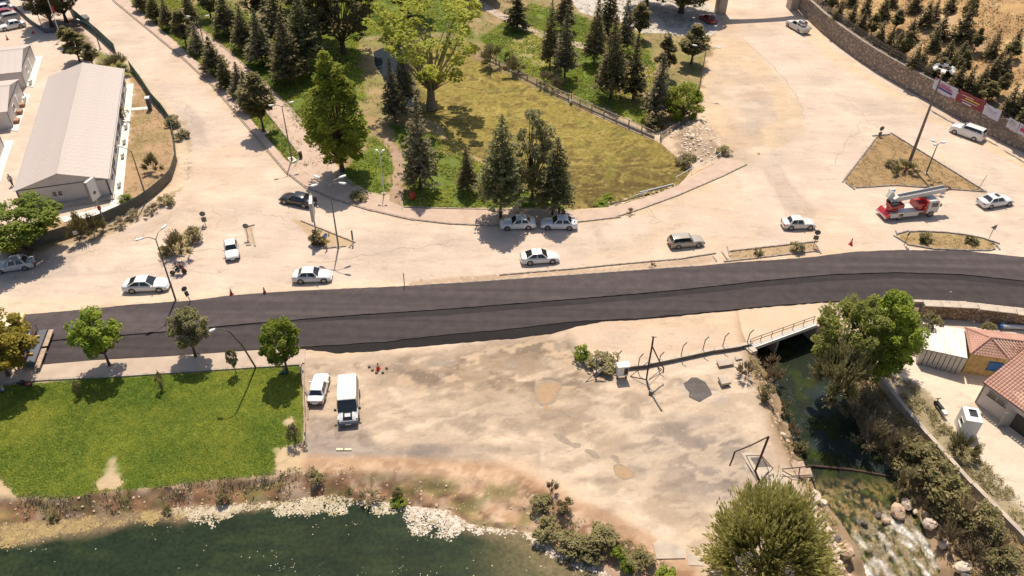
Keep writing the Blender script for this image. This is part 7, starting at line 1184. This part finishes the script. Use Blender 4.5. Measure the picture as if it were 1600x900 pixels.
# boulders
def rock(label, px, r, m, seed, z=0., sq=(1, .75, .6), cat='boulder'):
    b = G(*px, z); g = random.Random(seed); q = MB().sphere((0, 0, 0), 1, 9, 6); q.v = [tuple(Vector(v)*g.uniform(.78, 1.15)) for v in q.v]; q.v = [(v[0]*r*sq[0], v[1]*r*sq[1], v[2]*r*sq[2]) for v in q.v]; o = q.build('boulder', M[m], None, (b.x, b.y, z+r*.15)); o.rotation_euler = (g.uniform(-.3, .3), g.uniform(-.3, .3), g.uniform(0, 6)); tag(o, label, cat)
for k, (lb, px, r, m, z) in enumerate([('large tan boulder at the top of the rapids', (1403, 801), .85, 'rock', -2.3), ('round white boulder above the tan one', (1416, 789), .65, 'pale_rock', -2.2), ('flat white boulder pointing down the right bank', (1452, 820), .75, 'pale_rock', -2.0), ('pale boulder on the right side of the rapids', (1473, 850), .6, 'pale_rock', -2.2), ('small pale stone above the flat white boulder', (1430, 800), .3, 'pale_rock', -2.2), ('pale stone next to the small one on the right bank', (1448, 806), .35, 'pale_rock', -2.1),
    ('tall tan boulder on the left side of the rapids', (1319, 862), .95, 'rock', -1.6), ('pale flat boulder behind the willow at the rapids', (1302, 862), .75, 'pale_rock', -1.3), ('dark stone wedged above the tall tan boulder', (1308, 843), .4, 'debris', -1.3), ('long pale broken stone near the landing', (1272, 776), .8, 'pale_rock', -.8), ('pale stone lower down from the landing', (1284, 786), .5, 'pale_rock', -1.2), ('pale rubble block at the bottom right', (1505, 888), .8, 'pale_rock', -1.8), ('grey stone at the bottom right edge', (1508, 900), .5, 'debris', -1.9),
    ('pale stone pair on the left bank by the frame', (1224, 680), .35, 'pale_rock', -.5), ('tan stone on the left bank by the frame', (1231, 690), .3, 'rock', -.6), ('white stone at the pond fence corner', (1185, 240), .35, 'pale_rock', 0), ('pale bank rock under the lot edge', (887, 812), .45, 'pale_rock', -.7), ('small pale bank rock', (850, 790), .25, 'pale_rock', -.5), ('brown rock low on the bank by the foam', (958, 850), .4, 'rock', -1.4), ('pale rock on the mossy bank', (975, 838), .3, 'pale_rock', -1.0),
    ('mid-stream brown rock in the rapids', (1385, 815), .4, 'rock', -2.5), ('small wet rock left in the rapids', (1350, 818), .35, 'debris', -2.5), ('wet rock at the head of the white water', (1372, 806), .35, 'debris', -2.5)]): rock(lb, px, r, m, 200+k, z)
q = scatter([(1040, 190), (1100, 182), (1135, 235), (1085, 262), (1048, 215)], .5, 300)
for k, (x, y) in enumerate(q[:14]):
    g = random.Random(k); p = MB().sphere((0, 0, 0), 1, 7, 4); r = g.uniform(.2, .5); p.v = [(v[0]*r*g.uniform(.8, 1.1), v[1]*r*.8, v[2]*r*.5) for v in p.v]; o = p.build('stone', M['pale_rock'], None, (x, y, float(ground_z(np.array([x]), np.array([y]))[0])+.05)); o.rotation_euler = (0, 0, g.uniform(0, 6)); tag(o, 'pale rubble stone on the mound right of the pond', 'stone', 'rubble stones on the mound by the pond')
# ================================================================== PEOPLE
def person(label, loc, rz, J, shirt, trousers, group=None, female=False):
    """J: joint positions (metres, x forward). One continuous skinned body; clothes and hair are its children."""
    t = thing('person', label, 'person', loc, rz, group); names = list(J)
    V0 = ['hip', 'waist', 'chest', 'neck', 'head', 'crown', 'shL', 'elL', 'wrL', 'shR', 'elR', 'wrR', 'hpL', 'knL', 'anL', 'toL', 'hpR', 'knR', 'anR', 'toR']; E0 = [('hip', 'waist'), ('waist', 'chest'), ('chest', 'neck'), ('neck', 'head'), ('head', 'crown')]
    for s in 'LR': E0 += [('chest', 'sh'+s), ('sh'+s, 'el'+s), ('el'+s, 'wr'+s), ('hip', 'hp'+s), ('hp'+s, 'kn'+s), ('kn'+s, 'an'+s), ('an'+s, 'to'+s)]
    RD = {'hip': .13, 'waist': .12, 'chest': .14, 'neck': .055, 'head': .085, 'crown': .075, 'sh': .06, 'el': .042, 'wr': .03, 'hp': .095, 'kn': .06, 'an': .042, 'to': .035}
    def skinned(nm, vs, es, mt, ex=0., sub_=1):
        me = bpy.data.meshes.new(nm); me.from_pydata([tuple(J[v]) if isinstance(v, str) else tuple(v[0]) for v in vs], [(vs.index(a), vs.index(b)) for a, b in es], []); me.materials.append(M[mt]); o = link(nm, me, t)
        md = o.modifiers.new('skin', 'SKIN'); me.update(); sv = o.data.skin_vertices[0].data
        for k, v in enumerate(vs):
            r = RD.get(v, RD.get(v[:2], .05)) if isinstance(v, str) else v[1]; sv[k].radius = (r+ex, r+ex); sv[k].use_root = (k == 0)
        sm = o.modifiers.new('subdivision', 'SUBSURF'); sm.levels = sub_; sm.render_levels = sub_; return o
    vs = list(V0); es = list(E0)
    for s in 'LR':   # palm, thumb and four fingers, slightly curled
        w_ = Vector(J['wr'+s]); d = (w_-Vector(J['el'+s])).normalized(); sd_ = d.cross(Vector((0, 0, 1)) if abs(d.z) < .9 else Vector((1, 0, 0))).normalized(); palm = (tuple(w_+d*.075), .024); vs.append(palm); es.append(('wr'+s, palm))
        for k, ln in enumerate((.06, .072, .078, .07)):
            a = (tuple(w_+d*(.1)+sd_*(k-1.5)*.02), .01); b_ = (tuple(w_+d*(.1+ln)+sd_*(k-1.5)*.024+Vector((0, 0, -.02))), .008); vs += [a, b_]; es += [(palm, a), (a, b_)]
        th_ = (tuple(w_+d*.08+sd_*-.05), .01); vs.append(th_); es.append((palm, th_))
    skinned('body', vs, es, 'skin')
    skinned('shirt', ['waist', 'hip', 'chest', 'shL', 'shR', 'elL', 'elR'], [('waist', 'hip'), ('waist', 'chest'), ('chest', 'shL'), ('chest', 'shR'), ('shL', 'elL'), ('shR', 'elR')], shirt, .022)
    skinned('trousers', ['hip', 'hpL', 'hpR', 'knL', 'knR', 'anL', 'anR'], [('hip', 'hpL'), ('hip', 'hpR'), ('hpL', 'knL'), ('hpR', 'knR'), ('knL', 'anL'), ('knR', 'anR')], trousers, .02)
    c_ = Vector(J['crown']); h_ = Vector(J['head']); u = (c_-h_).normalized(); part('hair', M['hair'], t, lambda q: q.sphere(tuple(c_-u*.01+Vector((-.02, 0, 0))), .105, 10, 6)); f_ = h_+Vector((.085, 0, .03)); part('nose', M['skin'], t, lambda q: q.sphere(tuple(f_), .016, 6, 4))
    for s in (-1, 1): part('eye', M['black'], t, lambda q: q.sphere(tuple(h_+Vector((.08, s*.032, .06))), .01, 6, 4)); part('shoe', M['black'], t, lambda q: q.sphere(tuple((Vector(J['an'+('L' if s > 0 else 'R')])+Vector(J['to'+('L' if s > 0 else 'R')]))/2), .07, 8, 5, (1.7, .8, .8)))
    part('mouth', M['cloth_red'], t, lambda q: q.box(tuple(h_+Vector((.084, 0, -.02))), (.01, .05, .012)))
    return t
def stand(walk=0., arm=0.):
    J = dict(hip=(0, 0, .95), waist=(0, 0, 1.12), chest=(.01, 0, 1.36), neck=(0, 0, 1.5), head=(.02, 0, 1.6), crown=(.02, 0, 1.7))
    for s, y in (('L', 1), ('R', -1)):
        w_ = walk*y; J['sh'+s] = (0, .19*y, 1.42); J['el'+s] = (-.12*w_, .25*y, 1.14); J['wr'+s] = (.05-.2*w_+arm*.2, .24*y, .9+arm*.25); J['hp'+s] = (0, .1*y, .9); J['kn'+s] = (.16*w_+.02, .11*y, .5); J['an'+s] = (.3*w_-.05*abs(w_), .11*y, .09); J['to'+s] = (.3*w_+.13, .12*y, .035)
    return J
def sit(zs=.45, fwd=.42, rch=.45, lean=.1):
    J = dict(hip=(0, 0, zs+.1), waist=(lean*.3, 0, zs+.28), chest=(lean, 0, zs+.52), neck=(lean+.03, 0, zs+.66), head=(lean+.06, 0, zs+.76), crown=(lean+.06, 0, zs+.86))
    for s, y in (('L', 1), ('R', -1)): J['sh'+s] = (lean, .19*y, zs+.58); J['el'+s] = (lean+rch*.45, .26*y, zs+.38); J['wr'+s] = (lean+rch, .22*y, zs+.4); J['hp'+s] = (.03, .11*y, zs+.07); J['kn'+s] = (fwd, .17*y, zs+.1); J['an'+s] = (fwd+.02, .17*y, max(.09, zs-.32)); J['to'+s] = (fwd+.17, .18*y, max(.05, zs-.37))
    return J
person('man in white shirt walking alone on the office forecourt', G(20, 290), R(110), stand(.8), 'cloth_white', 'cloth_grey')
person('man in black standing with arm out beneath the right cedar', G(873, 337), R(200), stand(.1, .8), 'cloth_black', 'cloth_black'); person('person in grey sitting beside the standing man under the cedar', G(881, 338), R(230), sit(.4), 'cloth_grey', 'jeans'); t = thing('stool', 'low stool under the person sitting by the cedar', 'stool', G(881, 338)); part('seat', M['trim_dark'], t, lambda q: q.tube((0, 0, .34), (0, 0, .38), .18, n=12)); 
for k in range(3): part('leg', M['trim_dark'], t, lambda q: q.tube((math.cos(k*2.1)*.12, math.sin(k*2.1)*.12, .34), (math.cos(k*2.1)*.18, math.sin(k*2.1)*.18, 0), .018, n=5))
ly = dict(hip=(0, 0, .14), waist=(.17, .02, .14), chest=(.42, .03, .15), neck=(.57, .03, .16), head=(.67, .03, .19), crown=(.77, .04, .2), shL=(.5, .22, .14), elL=(.3, .34, .1), wrL=(.45, .48, .06), shR=(.5, -.16, .14), elR=(.28, -.3, .1), wrR=(.05, -.36, .06), hpL=(-.05, .1, .13), knL=(-.4, .2, .3), anL=(-.72, .16, .1), toL=(-.8, .18, .16), hpR=(-.05, -.1, .13), knR=(-.45, -.12, .12), anR=(-.85, -.12, .08), toR=(-.9, -.1, .17))
person('person in red top and black trousers lying in the shade on the lawn edge', G(40, 601), R(-15), ly, 'cloth_red', 'cloth_black'); person('person in pale clothes sitting in the shade at the left edge of the lawn', G(6, 611), R(180), sit(.03, .55), 'cloth_white', 'cloth_grey'); person('person in green shirt sitting in the shade of the lime green tree', G(447, 583), R(180), sit(.03, .5), 'cloth_green', 'jeans')
person('worker with blue shirt standing on the paver screed platform', G(44, 552, 1.55)+Vector((0, 0, 0)), rz, stand(.0, .4), 'blue', 'jeans')
# motorcycle with two riders
rz = heading((291, 425), (266, 428)); mb_ = G(280, 428); t = thing('motorcycle', 'light motorcycle carrying two riders in black', 'motorcycle', mb_, rz)
part('frame', M['rust'], t, lambda q: (q.path([(-.55, 0, .55), (0, 0, .4), (.35, 0, .85), (-.2, 0, .75), (-.55, 0, .55)], .03, 6),)); part('engine', M['metal'], t, lambda q: q.box((.02, 0, .42), (.35, .25, .3))); part('tank', M['lamp_white'], t, lambda q: q.sphere((.15, 0, .85), .2, 8, 5, (1.2, .7, .6))); part('seat', M['black'], t, lambda q: q.box((-.35, 0, .78), (.75, .25, .08))); part('fork', M['chrome'], t, lambda q: (q.tube((.38, .06, .95), (.68, .06, .3), .025), q.tube((.38, -.06, .95), (.68, -.06, .3), .025))); part('handlebar', M['black'], t, lambda q: q.tube((.36, -.33, 1.05), (.36, .33, 1.05), .018)); part('mudguard', M['cone'], t, lambda q: q.box((-.66, 0, .66), (.4, .14, .04))); part('headlight', M['head_lens'], t, lambda q: q.sphere((.5, 0, .92), .09, 8, 5))
for x in (.68, -.62): wheel(t, x, 0, .3, .1)
Rz = Matrix.Rotation(rz, 3, 'Z'); person('front rider of the motorcycle, leaning on the handlebar', mb_+Rz @ Vector((-.12, 0, .36)), rz, sit(.4, .35, .5, .16), 'cloth_black', 'cloth_black', 'motorcycle riders'); person('rear rider of the motorcycle sitting upright', mb_+Rz @ Vector((-.52, 0, .38)), rz, sit(.4, .35, .35, .06), 'cloth_black', 'cloth_grey', 'motorcycle riders')
# small loose things
rods('log', 'bleached log on the rim between pond and pavement', 'log', [('log', [(1000, 301, .1), (1025, 295, .12), (1052, 288, .15)], .14), ('branch', [(990, 306, .1), (1012, 300, .3)], .07)], 'metal'); rods('branch', 'fallen branches along the near rim of the pond', 'branch', [('branch', [(950, 318, .1), (975, 314, .3), (1005, 305, .1)], .07), ('branch', [(960, 322, .05), (972, 312, .3)], .05)], 'debris')
q = scatter([(945, 318), (1000, 303), (1052, 288), (1056, 292), (1004, 309), (950, 324)], 7, 301); blobs('rim_rubble', np.c_[q, q[:, 0]*0], .06, .22, M['rock'], .7, 302, 'rubble along the near rim of the pond', 'rubble')
for k, (x, y) in enumerate([(532, 703), (543, 703)]): tag(MB().box((0, 0, .06), (.75, .22, .12)).build('plank', M['cream'], None, G(x, y)), ['left of two short planks near the lot edge', 'right of two short planks near the lot edge'][k], 'plank')
